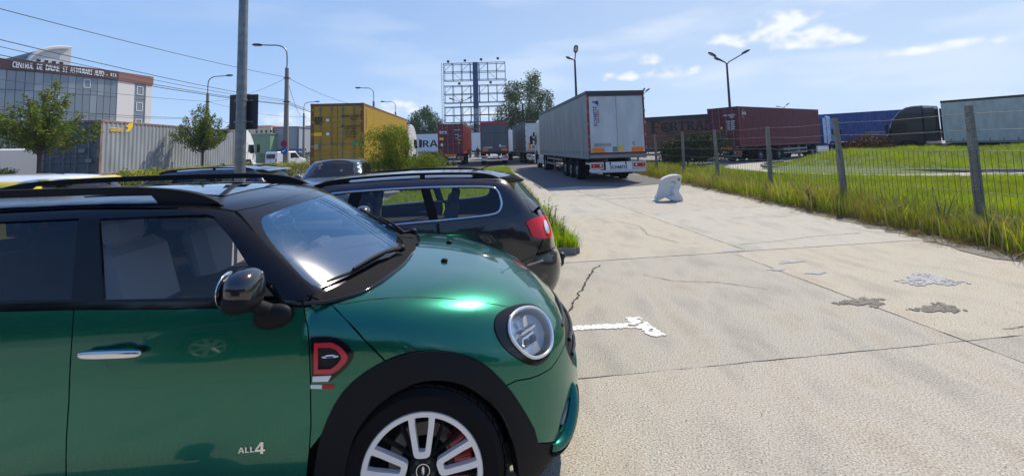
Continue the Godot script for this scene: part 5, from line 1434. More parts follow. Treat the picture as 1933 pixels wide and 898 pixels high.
# a curtain-sided trailer; o: side, door, frame (edge of the doors), roof, bar materials
func curtain_trailer(label: String, P: Vector3, turn: float, L: float, top: float, o: Dictionary) -> Node3D:
	var t := thing("curtain_trailer", label, "trailer", P, turn, "parked lorry trailers")
	var y0 := 1.2; var w := 1.275
	for s in [-1.0, 1.0]:
		var m := MB.new()
		var n := 64
		var sd := hash(label) % 1000
		for k in n:
			var z0 := -0.06 - k * (L - 0.12) / n; var z1 := -0.06 - (k + 1) * (L - 0.12) / n
			for j in 4:
				var ya: float = lerpf(y0 - 0.05, top - 0.13, j / 4.0); var yb: float = lerpf(y0 - 0.05, top - 0.13, (j + 1) / 4.0)
				var q := []
				for e in [[z0, ya], [z1, ya], [z1, yb], [z0, yb]]:
					var u: float = (e[1] - y0) / (top - y0)
					q.append(Vector3(s * (w - 0.012 + 0.012 * sin(e[0] * 9.0 + sd) * (1.0 - u) + 0.014 * sin(e[0] * 2.1 + sd) * sin(PI * u)), e[1], e[0]))
				m.quad2(Vector3(0, 2.5, (z0 + z1) / 2), q[0], q[1], q[2], q[3])
		obj("curtain", smoothed(m), o.side, t)
		var bk := MB.new()
		var nb := 22
		for k in nb:
			var z := -0.35 - k * (L - 0.7) / (nb - 1)
			bk.bbox(Vector3(s * (w + 0.008), y0 + 0.02, z), Vector3(0.016, 0.26, 0.05), 0.004)
			bk.box(Vector3(s * (w + 0.004), y0 - 0.14, z), Vector3(0.014, 0.12, 0.03))
		bk.bbox(Vector3(s * (w - 0.02), y0 - 0.1, -L / 2), Vector3(0.06, 0.14, L - 0.1), 0.012)
		obj("curtain_buckles", bk, o.get("buckle", M.steel), t).set_meta("kind", "stuff")
		var rail := MB.new(); rail.bbox(Vector3(s * (w - 0.03), top - 0.07, -L / 2), Vector3(0.09, 0.15, L), 0.015)
		obj("roof_rail", rail, o.get("rail", M.dark_steel), t)
		var ps := MB.new(); ps.bbox(Vector3(s * (w - 0.045), (y0 + top) / 2 - 0.04, -0.03), Vector3(0.09, top - y0 - 0.1, 0.09), 0.012)
		obj("rear_post", ps, o.frame, t)
		var dr := MB.new(); dr.bbox(Vector3(s * 0.594, (y0 + top) / 2 - 0.06, 0.005), Vector3(1.176, top - y0 - 0.3, 0.05), 0.01)
		obj("rear_door", dr, o.door, t)
		for k in 5:
			var hg := MB.new(); hg.bbox(Vector3(s * (w - 0.03), y0 + 0.25 + k * (top - y0 - 0.6) / 4.0, 0.03), Vector3(0.07, 0.12, 0.04), 0.01)
			obj("hinge", hg, M.galv, t)
		if o.get("orange", true):
			var og := MB.new(); og.bbox(Vector3(s * 0.86, y0 + 0.2, 0.036), Vector3(0.52, 0.19, 0.012), 0.003)
			obj("reflector_board", og, M.orange, t)
	var rf := MB.new(); rf.bbox(Vector3(0, top - 0.02, -L / 2), Vector3(2.5, 0.03, L - 0.04), 0.01)
	obj("roof", rf, o.get("roof", M.white), t)
	var hd := MB.new(); hd.bbox(Vector3(0, top - 0.1, -0.01), Vector3(2.55, 0.2, 0.1), 0.015)
	obj("rear_header", hd, o.get("head", M.dark_steel), t)
	var sl := MB.new(); sl.bbox(Vector3(0, y0 - 0.06, -0.01), Vector3(2.5, 0.17, 0.1), 0.015)
	obj("rear_sill", sl, o.get("sill", M.steel), t)
	for s in [-1.0, 1.0]:
		var rb := MB.new(); rb.bbox(Vector3(0, y0 + 0.05 if s < 0 else top - 0.235, 0.034), Vector3(2.36, 0.035, 0.014), 0.003)
		obj("door_edge", rb, o.frame, t)
	var fw := MB.new(); fw.bbox(Vector3(0, (y0 + top) / 2, -L + 0.03), Vector3(2.5, top - y0, 0.06), 0.02)
	fw.box(Vector3(0, y0 - 0.03, -L / 2), Vector3(2.4, 0.05, L - 0.2))
	obj("front_wall", fw, o.get("wall", M.white), t)
	chassis(t, L, y0, o.get("bar", M.white))
	return t

# a tractor unit; origin on the ground under the middle of its front
func tractor(label: String, P: Vector3, turn: float, paint: Material, high := 3.7) -> Node3D:
	var t := thing("lorry_tractor", label, "lorry", P, turn, "lorry tractor units")
	var xf := Transform3D(Basis(Vector3(0, 0, 1), Vector3(0, 1, 0), Vector3(-1, 0, 0)), Vector3(1.22, 0, 0))
	var k := high / 3.7
	var cab := MB.new()
	cab.prism(PackedVector2Array([Vector2(0.06, 0.95), Vector2(0.0, 1.3), Vector2(0.04, 1.62), Vector2(0.12, 1.72), Vector2(0.42, 2.72 * k), Vector2(0.6, 2.98 * k), Vector2(0.95, 3.42 * k), Vector2(1.35, 3.64 * k), Vector2(1.75, 3.7 * k), Vector2(2.25, 3.7 * k), Vector2(2.3, 3.6 * k), Vector2(2.3, 0.95)]), 2.44, xf, 0.09)
	obj("cab", cab, paint, t)
	var low := MB.new()
	low.prism(PackedVector2Array([Vector2(0.05, 0.3), Vector2(0.0, 0.4), Vector2(-0.02, 0.9), Vector2(0.02, 1.0), Vector2(0.62, 1.0), Vector2(0.72, 0.8), Vector2(0.72, 0.3)]), 2.46, Transform3D(xf.basis, Vector3(1.23, 0, 0)), 0.05)
	obj("bumper", low, paint, t)
	var ws := MB.new()
	var n := Vector3(0, 0.3, -1.0).normalized()
	ws.quad(Vector3(1.1, 1.78, 0.128), Vector3(-1.1, 1.78, 0.128), Vector3(-1.06, 2.68 * k, 0.398), Vector3(1.06, 2.68 * k, 0.398))
	for q in ws.v.size(): ws.v[q] += n * 0.012
	obj("windscreen", ws, M.gloss, t)
	var vis := MB.new(); vis.bbox(Vector3(0, 2.78 * k, 0.28), Vector3(2.2, 0.12, 0.28), 0.03, Basis(Vector3(1, 0, 0), -0.25))
	obj("sun_visor", vis, M.gloss, t)
	for q in 4:
		var sl := MB.new(); sl.bbox(Vector3(0, 1.08 + 0.14 * q, -0.015 + 0.006 * q), Vector3(1.7, 0.05, 0.05), 0.012)
		obj("grille_slat", sl, M.black, t)
	for s in [-1.0, 1.0]:
		var wb := Transform3D(Basis(Vector3(0, 0, 1), Vector3(0, 1, 0), Vector3(-1, 0, 0)), Vector3(1.232 if s > 0 else -1.222, 0, 0))
		var wn := MB.new()
		wn.prism(PackedVector2Array([Vector2(0.28, 1.75), Vector2(0.52, 2.5 * k), Vector2(1.32, 2.5 * k), Vector2(1.36, 1.9), Vector2(0.95, 1.72)]), 0.01, wb)
		obj("side_window", wn, M.gloss, t)
		var dl := MB.new()
		for e in [[Vector2(1.42, 1.05), Vector2(1.42, 2.6 * k)], [Vector2(0.3, 1.05), Vector2(0.24, 1.7)], [Vector2(1.5, 2.62 * k), Vector2(2.2, 2.62 * k)]]:
			dl.tube([Vector3(1.226 * s, e[0].y, e[0].x), Vector3(1.226 * s, e[1].y, e[1].x)], 0.009, 5)
		obj("door_seam", dl, M.black, t)
		var mi := Node3D.new(); mi.name = "mirror"; t.add_child(mi, true)
		var arm := MB.new(); arm.tube([Vector3(1.2 * s, 2.55 * k, 0.45), Vector3(1.45 * s, 2.55 * k, 0.25), Vector3(1.47 * s, 1.85, 0.22), Vector3(1.22 * s, 1.8, 0.3)], 0.022, 6)
		obj("mirror_arm", arm, M.black, mi)
		var mb := MB.new(); mb.bbox(Vector3(1.47 * s, 2.25 * k, 0.22), Vector3(0.24, 0.5, 0.14), 0.04)
		mb.bbox(Vector3(1.46 * s, 1.88, 0.22), Vector3(0.22, 0.2, 0.14), 0.04)
		obj("mirror_housing", mb, M.black, mi)
		var hl := MB.new(); hl.bbox(Vector3(0.93 * s, 0.72, -0.01), Vector3(0.42, 0.2, 0.08), 0.03)
		obj("headlight", hl, M.clear_lens, t)
		var am := MB.new(); am.prism(PackedVector2Array([Vector2(0.72, 0.3), Vector2(0.8, 1.05), Vector2(1.0, 1.28), Vector2(1.7, 1.28), Vector2(1.92, 1.05), Vector2(1.98, 0.6), Vector2(1.9, 0.6), Vector2(1.8, 0.95), Vector2(1.62, 1.1), Vector2(1.1, 1.1), Vector2(0.9, 0.95), Vector2(0.82, 0.3)]), 0.12, Transform3D(wb.basis, Vector3(1.25 if s > 0 else -1.13, 0, 0)), 0.01)
		obj("wheel_arch", am, M.plastic, t)
		truck_wheel(t, Vector3(1.02 * s, 0.5, 1.37), 0.5, 0.32, s, M.alloy)
		truck_wheel(t, Vector3(0.95 * s, 0.5, 5.05), 0.5, 0.56, s, M.steel)
		var tk := MB.new(); tk.bbox(Vector3(0.95 * s, 0.66, 3.2), Vector3(0.55, 0.6, 2.2), 0.08)
		obj("fuel_tank", tk, paint if s < 0 else M.alloy, t)
		var fa := MB.new(); fa.bbox(Vector3(1.2 * s, 2.35 * k, 2.62), Vector3(0.05, 2.3 * k, 0.6), 0.02)
		obj("side_fairing", fa, paint, t)
		var fd := MB.new(); fd.lathe([Vector2(0.58, -0.3), Vector2(0.58, 0.3)], Transform3D(Basis(Vector3(0, 0, 1), Vector3(0, 1, 0), Vector3(-1, 0, 0)), Vector3(0.95 * s, 0.5, 5.05)), 16, deg_to_rad(20), deg_to_rad(160))
		obj("mudguard", fd, M.plastic, t)
	var fr := MB.new()
	for s in [-0.42, 0.42]: fr.bbox(Vector3(s, 0.85, 3.2), Vector3(0.1, 0.28, 5.6), 0.02)
	fr.bbox(Vector3(0, 0.7, 3.2), Vector3(0.9, 0.2, 0.4), 0.02); fr.bbox(Vector3(0, 1.02, 4.9), Vector3(1.0, 0.1, 0.9), 0.02)
	obj("frame", fr, M.dark_steel, t)
	return t

func ahead(P: Vector3, a: float, dist: float, side := 0.0) -> Vector3:      # a is the heading, degrees to the right of straight ahead
	var g := deg_to_rad(a)
	return P + Vector3(sin(g), 0, -cos(g)) * dist + Vector3(cos(g), 0, sin(g)) * side

func sticker(p: Node3D, called: String, c: Vector3, s: Vector2, m: Material) -> void:   # on a rear door
	var b := MB.new(); b.bbox(c, Vector3(s.x, s.y, 0.008), 0.002)
	obj(called, b, m, p)

func sticker_side(p: Node3D, c: Vector3, s: Vector2, m: Material) -> void:
	var b := MB.new(); b.bbox(c, Vector3(0.012, s.y, s.x), 0.002)
	obj("side_marking", b, m, p)

func make_trucks() -> void:
	var B := Vector3(0, 0, 1); var UPV := Vector3.UP
	# the big grey trailer in the middle
	var P := Vector3(4.47, 0, -19.32); var a := -5.4
	var grey_side := streaked(lin(0.24, 0.265, 0.275), 0.8, 41, 0.25)
	var grey_door := streaked(lin(0.52, 0.55, 0.56), 0.88, 42, 0.3)
	var redf := mat(lin(0.28, 0.02, 0.028), 0.4)
	var t := curtain_trailer("large grey curtain trailer with red edged pale doors, closest of the lorries on the road", P, deg_to_rad(-a), 13.6, 3.95, {"side": grey_side, "door": grey_door, "frame": redf, "roof": M.steel, "bar": mat(lin(0.6, 0.61, 0.61), 0.4), "buckle": grey_side})
	text(t, "SCHMITZ", 0.15, Vector3(-0.93, 2.84, 0.034), B, Vector3(-1, 0, 0), M.text_blue)
	text(t, "CARGOBULL", 0.075, Vector3(-0.8, 2.84, 0.034), B, Vector3(-1, 0, 0), M.red)
	var bull := MB.new()
	bull.prism(PackedVector2Array([Vector2(-1.05, 3.44), Vector2(-1.02, 3.5), Vector2(-0.93, 3.47), Vector2(-0.86, 3.52), Vector2(-0.78, 3.5), Vector2(-0.76, 3.4), Vector2(-0.79, 3.27), Vector2(-0.83, 3.35), Vector2(-0.9, 3.38), Vector2(-0.95, 3.42)]), 0.008, Transform3D(Basis(), Vector3(0, 0, 0.03)))
	obj("door_emblem", bull, M.text_blue, t)
	text(t, "SCHMITZ", 0.13, Vector3(-0.0, 0.66, 0.012), B, UPV, M.text_black)
	for k in 4:
		var rg := MB.new(); rg.lathe([Vector2(0.082, 0.0), Vector2(0.082, 0.008), Vector2(0.068, 0.008), Vector2(0.068, 0.0)], Transform3D(Basis(), Vector3(-0.95 + 0.19 * k, 1.62, 0.03)), 20)
		obj("speed_mark", rg, M.text_black, t)
		text(t, ["100", "90", "80", "70"][k], 0.045, Vector3(-0.95 + 0.19 * k, 1.62, 0.034), B, UPV, M.text_black)
	sticker(t, "door_sticker", Vector3(-0.13, 1.43, 0.034), Vector2(0.2, 0.22), M.steel)
	sticker(t, "door_sticker", Vector3(0.13, 1.47, 0.034), Vector2(0.2, 0.24), M.yellow)
	var arc := MB.new(); arc.lathe([Vector2(0.07, 0.0), Vector2(0.07, 0.008), Vector2(0.05, 0.008)], Transform3D(Basis(), Vector3(0.72, 1.66, 0.03)), 16, 0.9, 5.6)
	obj("door_mark", arc, M.text_black, t)
	var sb := MB.new(); sb.bbox(Vector3(0.02, 0.72, -0.005), Vector3(1.16, 0.34, 0.02), 0.005)
	obj("plate_board", sb, M.plate, t)
	for k in 2:
		var bo := MB.new(); bo.ball(Vector3(-0.36 + 0.68 * k, 0.82, 0.01), Vector3(0.035, 0.06, 0.02), Basis(), 8, 10)
		obj("buffer", bo, M.black, t)
	tractor("white tractor unit ahead of the large grey trailer, only its low left side showing", ahead(P, a, 16.8), deg_to_rad(-a), M.white, 3.6)
	# the white trailer behind it
	P = Vector3(2.45, 0, -42.1); a = -5.2
	var t2 := curtain_trailer("white doored trailer with grey curtains standing beyond the large grey trailer", P, deg_to_rad(-a), 13.6, 3.98, {"side": streaked(lin(0.16, 0.16, 0.155), 0.8, 43, 0.3), "door": mat(lin(0.6, 0.62, 0.6), 0.5), "frame": M.white, "orange": false, "head": M.black})
	sticker(t2, "reflector_board", Vector3(-0.92, 1.65, 0.036), Vector2(0.24, 0.62), M.orange)
	sticker(t2, "door_sticker", Vector3(-0.55, 1.55, 0.036), Vector2(0.3, 0.3), M.steel)
	for e in [PackedVector2Array([Vector2(-0.6, 2.5), Vector2(-0.32, 2.55), Vector2(-0.3, 2.95), Vector2(-0.58, 2.9)]), PackedVector2Array([Vector2(-0.25, 3.0), Vector2(-0.12, 3.03), Vector2(-0.1, 2.3), Vector2(-0.22, 2.28)]), PackedVector2Array([Vector2(-0.62, 2.35), Vector2(-0.5, 2.4), Vector2(-0.3, 2.1), Vector2(-0.12, 2.15), Vector2(-0.14, 2.0), Vector2(-0.4, 1.98), Vector2(-0.6, 2.2)])]:
		var gm := MB.new(); gm.prism(e, 0.008, Transform3D(Basis(), Vector3(0, 0, 0.032)))
		obj("door_emblem", gm, M.text_black, t2)
	# the dark grey trailer with the red frame
	P = Vector3(-1.68, 0, -41.0); a = -4.0
	var dg := streaked(lin(0.075, 0.095, 0.115), 0.85, 44, 0.3)
	var t3 := curtain_trailer("dark grey trailer with thin red door frame between red container and white trailer", P, deg_to_rad(-a), 13.6, 3.92, {"side": dg, "door": dg, "frame": mat(lin(0.33, 0.03, 0.04), 0.4), "head": mat(lin(0.33, 0.03, 0.04), 0.4), "sill": M.black})
	var seam := MB.new(); seam.bbox(Vector3(0, 2.92, 0.034), Vector3(2.3, 0.03, 0.012), 0.003); obj("door_seam", seam, M.black, t3)
	for k in 5: text(t3, ["60", "70", "80", "90", "EN"][k], 0.11, Vector3(-0.95 + 0.17 * k, 1.62, 0.034), B, UPV, M.text_white)
	text(t3, "CODE XL", 0.1, Vector3(0.75, 1.7, 0.034), B, UPV, M.text_white)
	sticker(t3, "door_sticker", Vector3(0.5, 1.78, 0.034), Vector2(0.16, 0.2), M.plate)
	tractor("white and blue tractor unit showing in the gap right of the dark grey trailer", Vector3(0.2, 0, -60.5), deg_to_rad(4), mat(lin(0.55, 0.6, 0.66), 0.3, 0.0, 1.0), 3.8)
	# the red container
	P = Vector3(-5.97, 0, -43.1); a = -1.5
	var maroon := streaked(lin(0.22, 0.028, 0.03), 0.7, 45, 0.3)
	var t4 := container("shipping_container", "maroon container lettered tex in white, on its chassis beside the dark grey trailer", P, deg_to_rad(-a), 12.2, 2.9, 1.1, maroon, maroon, streaked(lin(0.15, 0.02, 0.026), 0.75, 46, 0.4), "shipping containers")
	text(t4, "tex", 0.34, Vector3(-0.68, 3.22, 0.045), B, UPV, M.text_white, serif)
	text(t4, "R", 0.08, Vector3(-0.4, 3.6, 0.045), B, UPV, M.text_white)
	text(t4, "TEXU 704", 0.1, Vector3(0.65, 3.38, 0.045), B, UPV, M.text_white)
	for k in 4: text(t4, ["30.480", "67.200", "3.850", "26.630"][k], 0.09, Vector3(0.6 + 0.25 * (k % 2), 2.95 - 0.17 * k, 0.045), B, UPV, M.text_white)
	sticker(t4, "door_sticker", Vector3(-0.85, 2.58, 0.045), Vector2(0.4, 0.22), M.yellow)
	sticker(t4, "door_sticker", Vector3(-0.83, 2.0, 0.045), Vector2(0.2, 0.26), M.plate)
	sticker(t4, "door_sticker", Vector3(0.82, 2.15, 0.045), Vector2(0.2, 0.12), M.yellow)
	chassis_thing("steel chassis under the maroon container lettered tex", P, deg_to_rad(-a), 12.4, 1.1)
	# the white trailer crossing behind
	P = Vector3(-17.5, 0, -77.3); a = 90.0
	var ra := curtain_trailer("long white trailer with black letters crossing behind the maroon container", P, deg_to_rad(-a), 15.0, 4.3, {"side": mat(lin(0.78, 0.8, 0.8), 0.5), "door": M.white, "frame": M.white, "orange": false})
	# its right side looks towards the camera
	text(ra, "RAV", 1.15, Vector3(1.285, 2.5, -4.1), Vector3(1, 0, 0), UPV, M.text_black, null, 1.35)
	var sw := MB.new(); sw.prism(PackedVector2Array([Vector2(0, 0), Vector2(0.5, 0.5), Vector2(0.3, 1.0), Vector2(0.75, 0.7), Vector2(0.95, 0.0), Vector2(0.6, -0.5), Vector2(0.2, -0.6), Vector2(0.55, -0.1)]), 0.02, Transform3D(Basis(Vector3(0, 0, -1), Vector3(0, 1, 0), Vector3(1, 0, 0)), Vector3(1.28, 2.6, -12.2)))
	obj("side_emblem", sw, M.text_black, ra)
	# the yellow container lorry
	P = Vector3(-8.2, 0, -21.0); a = -4.2
	var ochre := streaked(lin(0.5, 0.315, 0.022), 0.86, 47, 0.3)
	var ochre_d := streaked(lin(0.42, 0.255, 0.022), 0.85, 48, 0.4)
	var t6 := container("shipping_container", "tall yellow container with black msc letters, standing left of the leafy bush", P, deg_to_rad(-a), 12.7, 2.86, 1.07, ochre, streaked(lin(0.2, 0.07, 0.025), 0.6, 49, 0.5), ochre_d, "shipping containers")
	for s in [[-0.83, 3.28], [0, 0]]:
		if s[0] == 0: continue
		text(t6, "m", 0.27, Vector3(s[0], 3.22, 0.045), B, UPV, M.text_black, null, 1.1)
		text(t6, "sc", 0.2, Vector3(s[0], 3.04, 0.045), B, UPV, M.text_black, null, 1.25)
	text(t6, "MEDU 567617", 0.1, Vector3(0.66, 3.31, 0.045), B, UPV, M.text_black)
	text(t6, "45G1", 0.1, Vector3(0.78, 3.17, 0.045), B, UPV, M.text_black)
	for k in 5: text(t6, ["MAX.GROSS 32500", "TARE   3820", "NET  28680", "CU.CAP 76.4", "CUFT 2700"][k], 0.075, Vector3(0.62, 2.84 - 0.125 * k, 0.045), B, UPV, M.text_black, null, 1.0)
	sticker(t6, "door_sticker", Vector3(-0.86, 2.5, 0.045), Vector2(0.36, 0.17), M.yellow)
	sticker(t6, "door_sticker", Vector3(-0.42, 3.14, 0.045), Vector2(0.14, 0.12), M.plate)
	sticker(t6, "door_sticker", Vector3(-0.41, 2.5, 0.045), Vector2(0.14, 0.13), M.plate)
	sticker(t6, "door_sticker", Vector3(-0.93, 1.93, 0.045), Vector2(0.2, 0.24), mat(lin(0.4, 0.33, 0.24), 0.6))
	sticker(t6, "door_sticker", Vector3(0.86, 2.02, 0.045), Vector2(0.3, 0.15), mat(lin(0.03, 0.3, 0.1), 0.5))
	sticker(t6, "door_sticker", Vector3(0.98, 1.3, 0.045), Vector2(0.12, 0.1), M.plate)
	text(t6, "m", 0.95, Vector3(1.215, 2.9, -8.2), Vector3(1, 0, 0), UPV, M.text_black, null, 1.5)
	text(t6, "sc", 0.7, Vector3(1.215, 2.25, -8.2), Vector3(1, 0, 0), UPV, M.text_black, null, 1.6)
	text(t6, "MEDU 567617 0", 0.1, Vector3(1.21, 3.2, -0.55), Vector3(1, 0, 0), Vector3(0, 0, -1), M.text_black)
	chassis_thing("steel chassis under the yellow container", P, deg_to_rad(-a), 12.8, 1.07, false)
	tractor("white tractor unit at the far front of the yellow container", ahead(P, a, 16.2, 0.35), deg_to_rad(-2.0), M.white, 3.6)
	# the grey container lorry on the left
	P = Vector3(-20.1, 0, -20.45); a = -6.3
	var gcon := streaked(lin(0.27, 0.3, 0.33), 0.72, 50, 0.25)
	var t7 := container("shipping_container", "pale grey ribbed container with yellow mark, behind the young street trees", P, deg_to_rad(-a), 12.2, 2.59, 0.86, gcon, streaked(lin(0.24, 0.16, 0.13), 0.5, 51, 0.7), streaked(lin(0.1, 0.115, 0.125), 0.8, 52, 0.4), "shipping containers")
	for k in 3: sticker_side(t7, Vector3(1.222, 3.1 - 0.07 * k, -0.95), Vector2(0.75, 0.035), M.yellow)
	var em := MB.new(); em.prism(PackedVector2Array([Vector2(0, 0), Vector2(0.25, 0.05), Vector2(0.5, 0.3), Vector2(0.5, 0.5), Vector2(0.25, 0.45), Vector2(0.05, 0.3), Vector2(0.2, 0.22)]), 0.01, Transform3D(Basis(Vector3(0, 0, -1), Vector3(0, 1, 0), Vector3(1, 0, 0)), Vector3(1.22, 2.92, -1.5)))
	obj("side_emblem", em, M.yellow, t7)
	for k in 4: sticker(t7, "door_sticker", Vector3(0.5 + 0.3 * (k % 2), 2.95 - 0.45 * k, 0.045), Vector2(0.26, 0.18), M.steel)
	chassis_thing("steel chassis under the pale grey container on the street", P, deg_to_rad(-a), 12.3, 0.86, false)
	tractor("white tractor unit with black mirrors at the front of the pale grey container", ahead(P, a, 15.6, 0.05), deg_to_rad(6.0), M.white, 3.55)
	# right-hand yard: the brown trailer with the big name
	P = Vector3(18.28, 0, -37.27); a = -57.7
	var brown := streaked(lin(0.2, 0.065, 0.042), 0.75, 53, 0.25)
	var t8 := curtain_trailer("rust brown trailer with black FORTRANS letters on its side", P, deg_to_rad(-a), 12.6, 3.86, {"side": brown, "door": brown, "frame": M.black, "rail": M.black, "roof": M.black})
	var LS := Vector3(-1, 0, 0)
	text(t8, "F", 1.1, Vector3(-1.3, 2.92, -6.05), LS, UPV, M.text_black, serif, 1.1)
	text(t8, "RTRANS", 0.82, Vector3(-1.3, 2.95, -2.75), LS, UPV, M.text_black, serif, 0.88)
	text(t8, "INTERNATIONAL TRANSPORT", 0.2, Vector3(-1.3, 2.3, -2.6), LS, UPV, M.text_black, serif, 1.2)
	var gl := MB.new()
	gl.lathe([Vector2(0.44, 0.0), Vector2(0.44, 0.02), Vector2(0.3, 0.02)], Transform3D(Basis(Vector3(0, 0, 1), Vector3(0, 1, 0), Vector3(-1, 0, 0)), Vector3(-1.285, 2.9, -5.12)), 24)
	gl.prism(PackedVector2Array([Vector2(-0.3, -0.1), Vector2(-0.1, 0.25), Vector2(0.05, 0.28), Vector2(0.0, 0.1), Vector2(0.22, 0.0), Vector2(0.1, -0.3), Vector2(-0.05, -0.15)]), 0.02, Transform3D(Basis(Vector3(0, 0, 1), Vector3(0, 1, 0), Vector3(-1, 0, 0)), Vector3(-1.285, 2.9, -5.12)))
	obj("globe_emblem", gl, M.text_black, t8)
	var bd := MB.new(); bd.bbox(Vector3(-1.292, 3.6, -6.2), Vector3(0.02, 0.22, 11.0), 0.004)
	obj("side_band", bd, mat(lin(0.045, 0.035, 0.035), 0.6), t8)
	# dark red container with the blue cab
	P = Vector3(15.43, 0, -33.0); a = 57.0
	var wine := streaked(lin(0.14, 0.018, 0.026), 0.75, 54, 0.3)
	var t9 := container("shipping_container", "dark red ribbed container behind the wire fence with a green crescent mark", P, deg_to_rad(-a), 12.2, 2.9, 1.15, wine, wine, wine, "shipping containers")
	text(t9, "UES", 0.2, Vector3(1.22, 3.55, -0.75), Vector3(1, 0, 0), UPV, M.text_white)
	var cr := MB.new(); cr.lathe([Vector2(0.34, 0.0), Vector2(0.34, 0.01), Vector2(0.26, 0.01)], Transform3D(Basis(Vector3(0, 0, -1), Vector3(0, 1, 0), Vector3(1, 0, 0)), Vector3(1.215, 3.52, -0.75)), 20, 1.4, 4.6)
	obj("side_emblem", cr, mat(lin(0.12, 0.3, 0.06), 0.5), t9)
	text(t9, "UESU 506678 5", 0.1, Vector3(0.55, 3.45, 0.045), B, UPV, M.text_white)
	text(t9, "45G1", 0.1, Vector3(0.75, 3.3, 0.045), B, UPV, M.text_white)
	for k in 5: text(t9, ["MGW", "TARE", "NET", "CUBE", "KGS"][k] + "  3048" + str(k), 0.08, Vector3(0.62, 3.0 - 0.14 * k, 0.045), B, UPV, M.text_white)
	sticker(t9, "door_sticker", Vector3(-0.1, 2.55, 0.045), Vector2(0.16, 0.16), M.yellow)
	sticker(t9, "door_sticker", Vector3(-0.75, 2.6, 0.045), Vector2(0.14, 0.12), M.text_blue)
	chassis_thing("steel chassis under the dark red container behind the fence", P, deg_to_rad(-a), 12.3, 1.15)
	tractor("bright blue tractor unit at the right end of the dark red container", ahead(P, a, 15.7), deg_to_rad(-a), mat(lin(0.02, 0.17, 0.42), 0.25, 0.0, 1.0), 3.5)
	# blue container beyond
	P = Vector3(37.1, 0, -42.1); a = -41.3
	var navy := streaked(lin(0.02, 0.06, 0.21), 0.75, 55, 0.3)
	var t10 := container("shipping_container", "blue container with yellow lettering, far right between blue cab and black cab", P, deg_to_rad(-a), 12.2, 2.85, 1.15, navy, navy, streaked(lin(0.4, 0.42, 0.43), 0.8, 56, 0.4), "shipping containers")
	for k in 3: sticker_side(t10, Vector3(-1.22, 2.0 - 0.22 * k, -2.4 - 0.3 * k), Vector2(1.6 - 0.3 * k, 0.09), mat(lin(0.35, 0.25, 0.08), 0.5))
	var eb := MB.new(); eb.prism(PackedVector2Array([Vector2(0, 0), Vector2(1.0, 0.0), Vector2(1.0, 1.0), Vector2(0.0, 0.9)]), 0.012, Transform3D(Basis(Vector3(0, 0, 1), Vector3(0, 1, 0), Vector3(-1, 0, 0)), Vector3(-1.215, 2.2, -8.2)))
	obj("side_emblem", eb, mat(lin(0.22, 0.19, 0.1), 0.5), t10)
	chassis_thing("steel chassis under the blue container on the far right", P, deg_to_rad(-a), 12.3, 1.15)
	# black cab with the pale trailer at the right edge
	P = Vector3(35.95, 0, -18.5); a = -26.8
	curtain_trailer("pale grey curtain trailer at the right edge, pulled by the black cab", P, deg_to_rad(-a), 13.6, 3.85, {"side": streaked(lin(0.52, 0.5, 0.46), 0.8, 57, 0.4), "door": M.white, "frame": M.steel, "roof": M.dark_steel})
	tractor("black tractor unit on the right, in front of the pale grey curtain trailer", ahead(P, a, 16.9), deg_to_rad(-a), mat(lin(0.009, 0.009, 0.012), 0.3, 0.0, 0.6), 3.65)
	# vans on the street
	van("small_van", "small white delivery van seen from behind on the street", Vector3(-26.9, 0, -50.0), -22.0, M.white, 1.85, 4.2)
	van("delivery_van", "pale van at the far left edge of the view beside the clipped hedge", Vector3(-26.6, 0, -22.0), -14.0, mat(lin(0.4, 0.42, 0.46), 0.35, 0.0, 0.8), 2.3, 5.2)

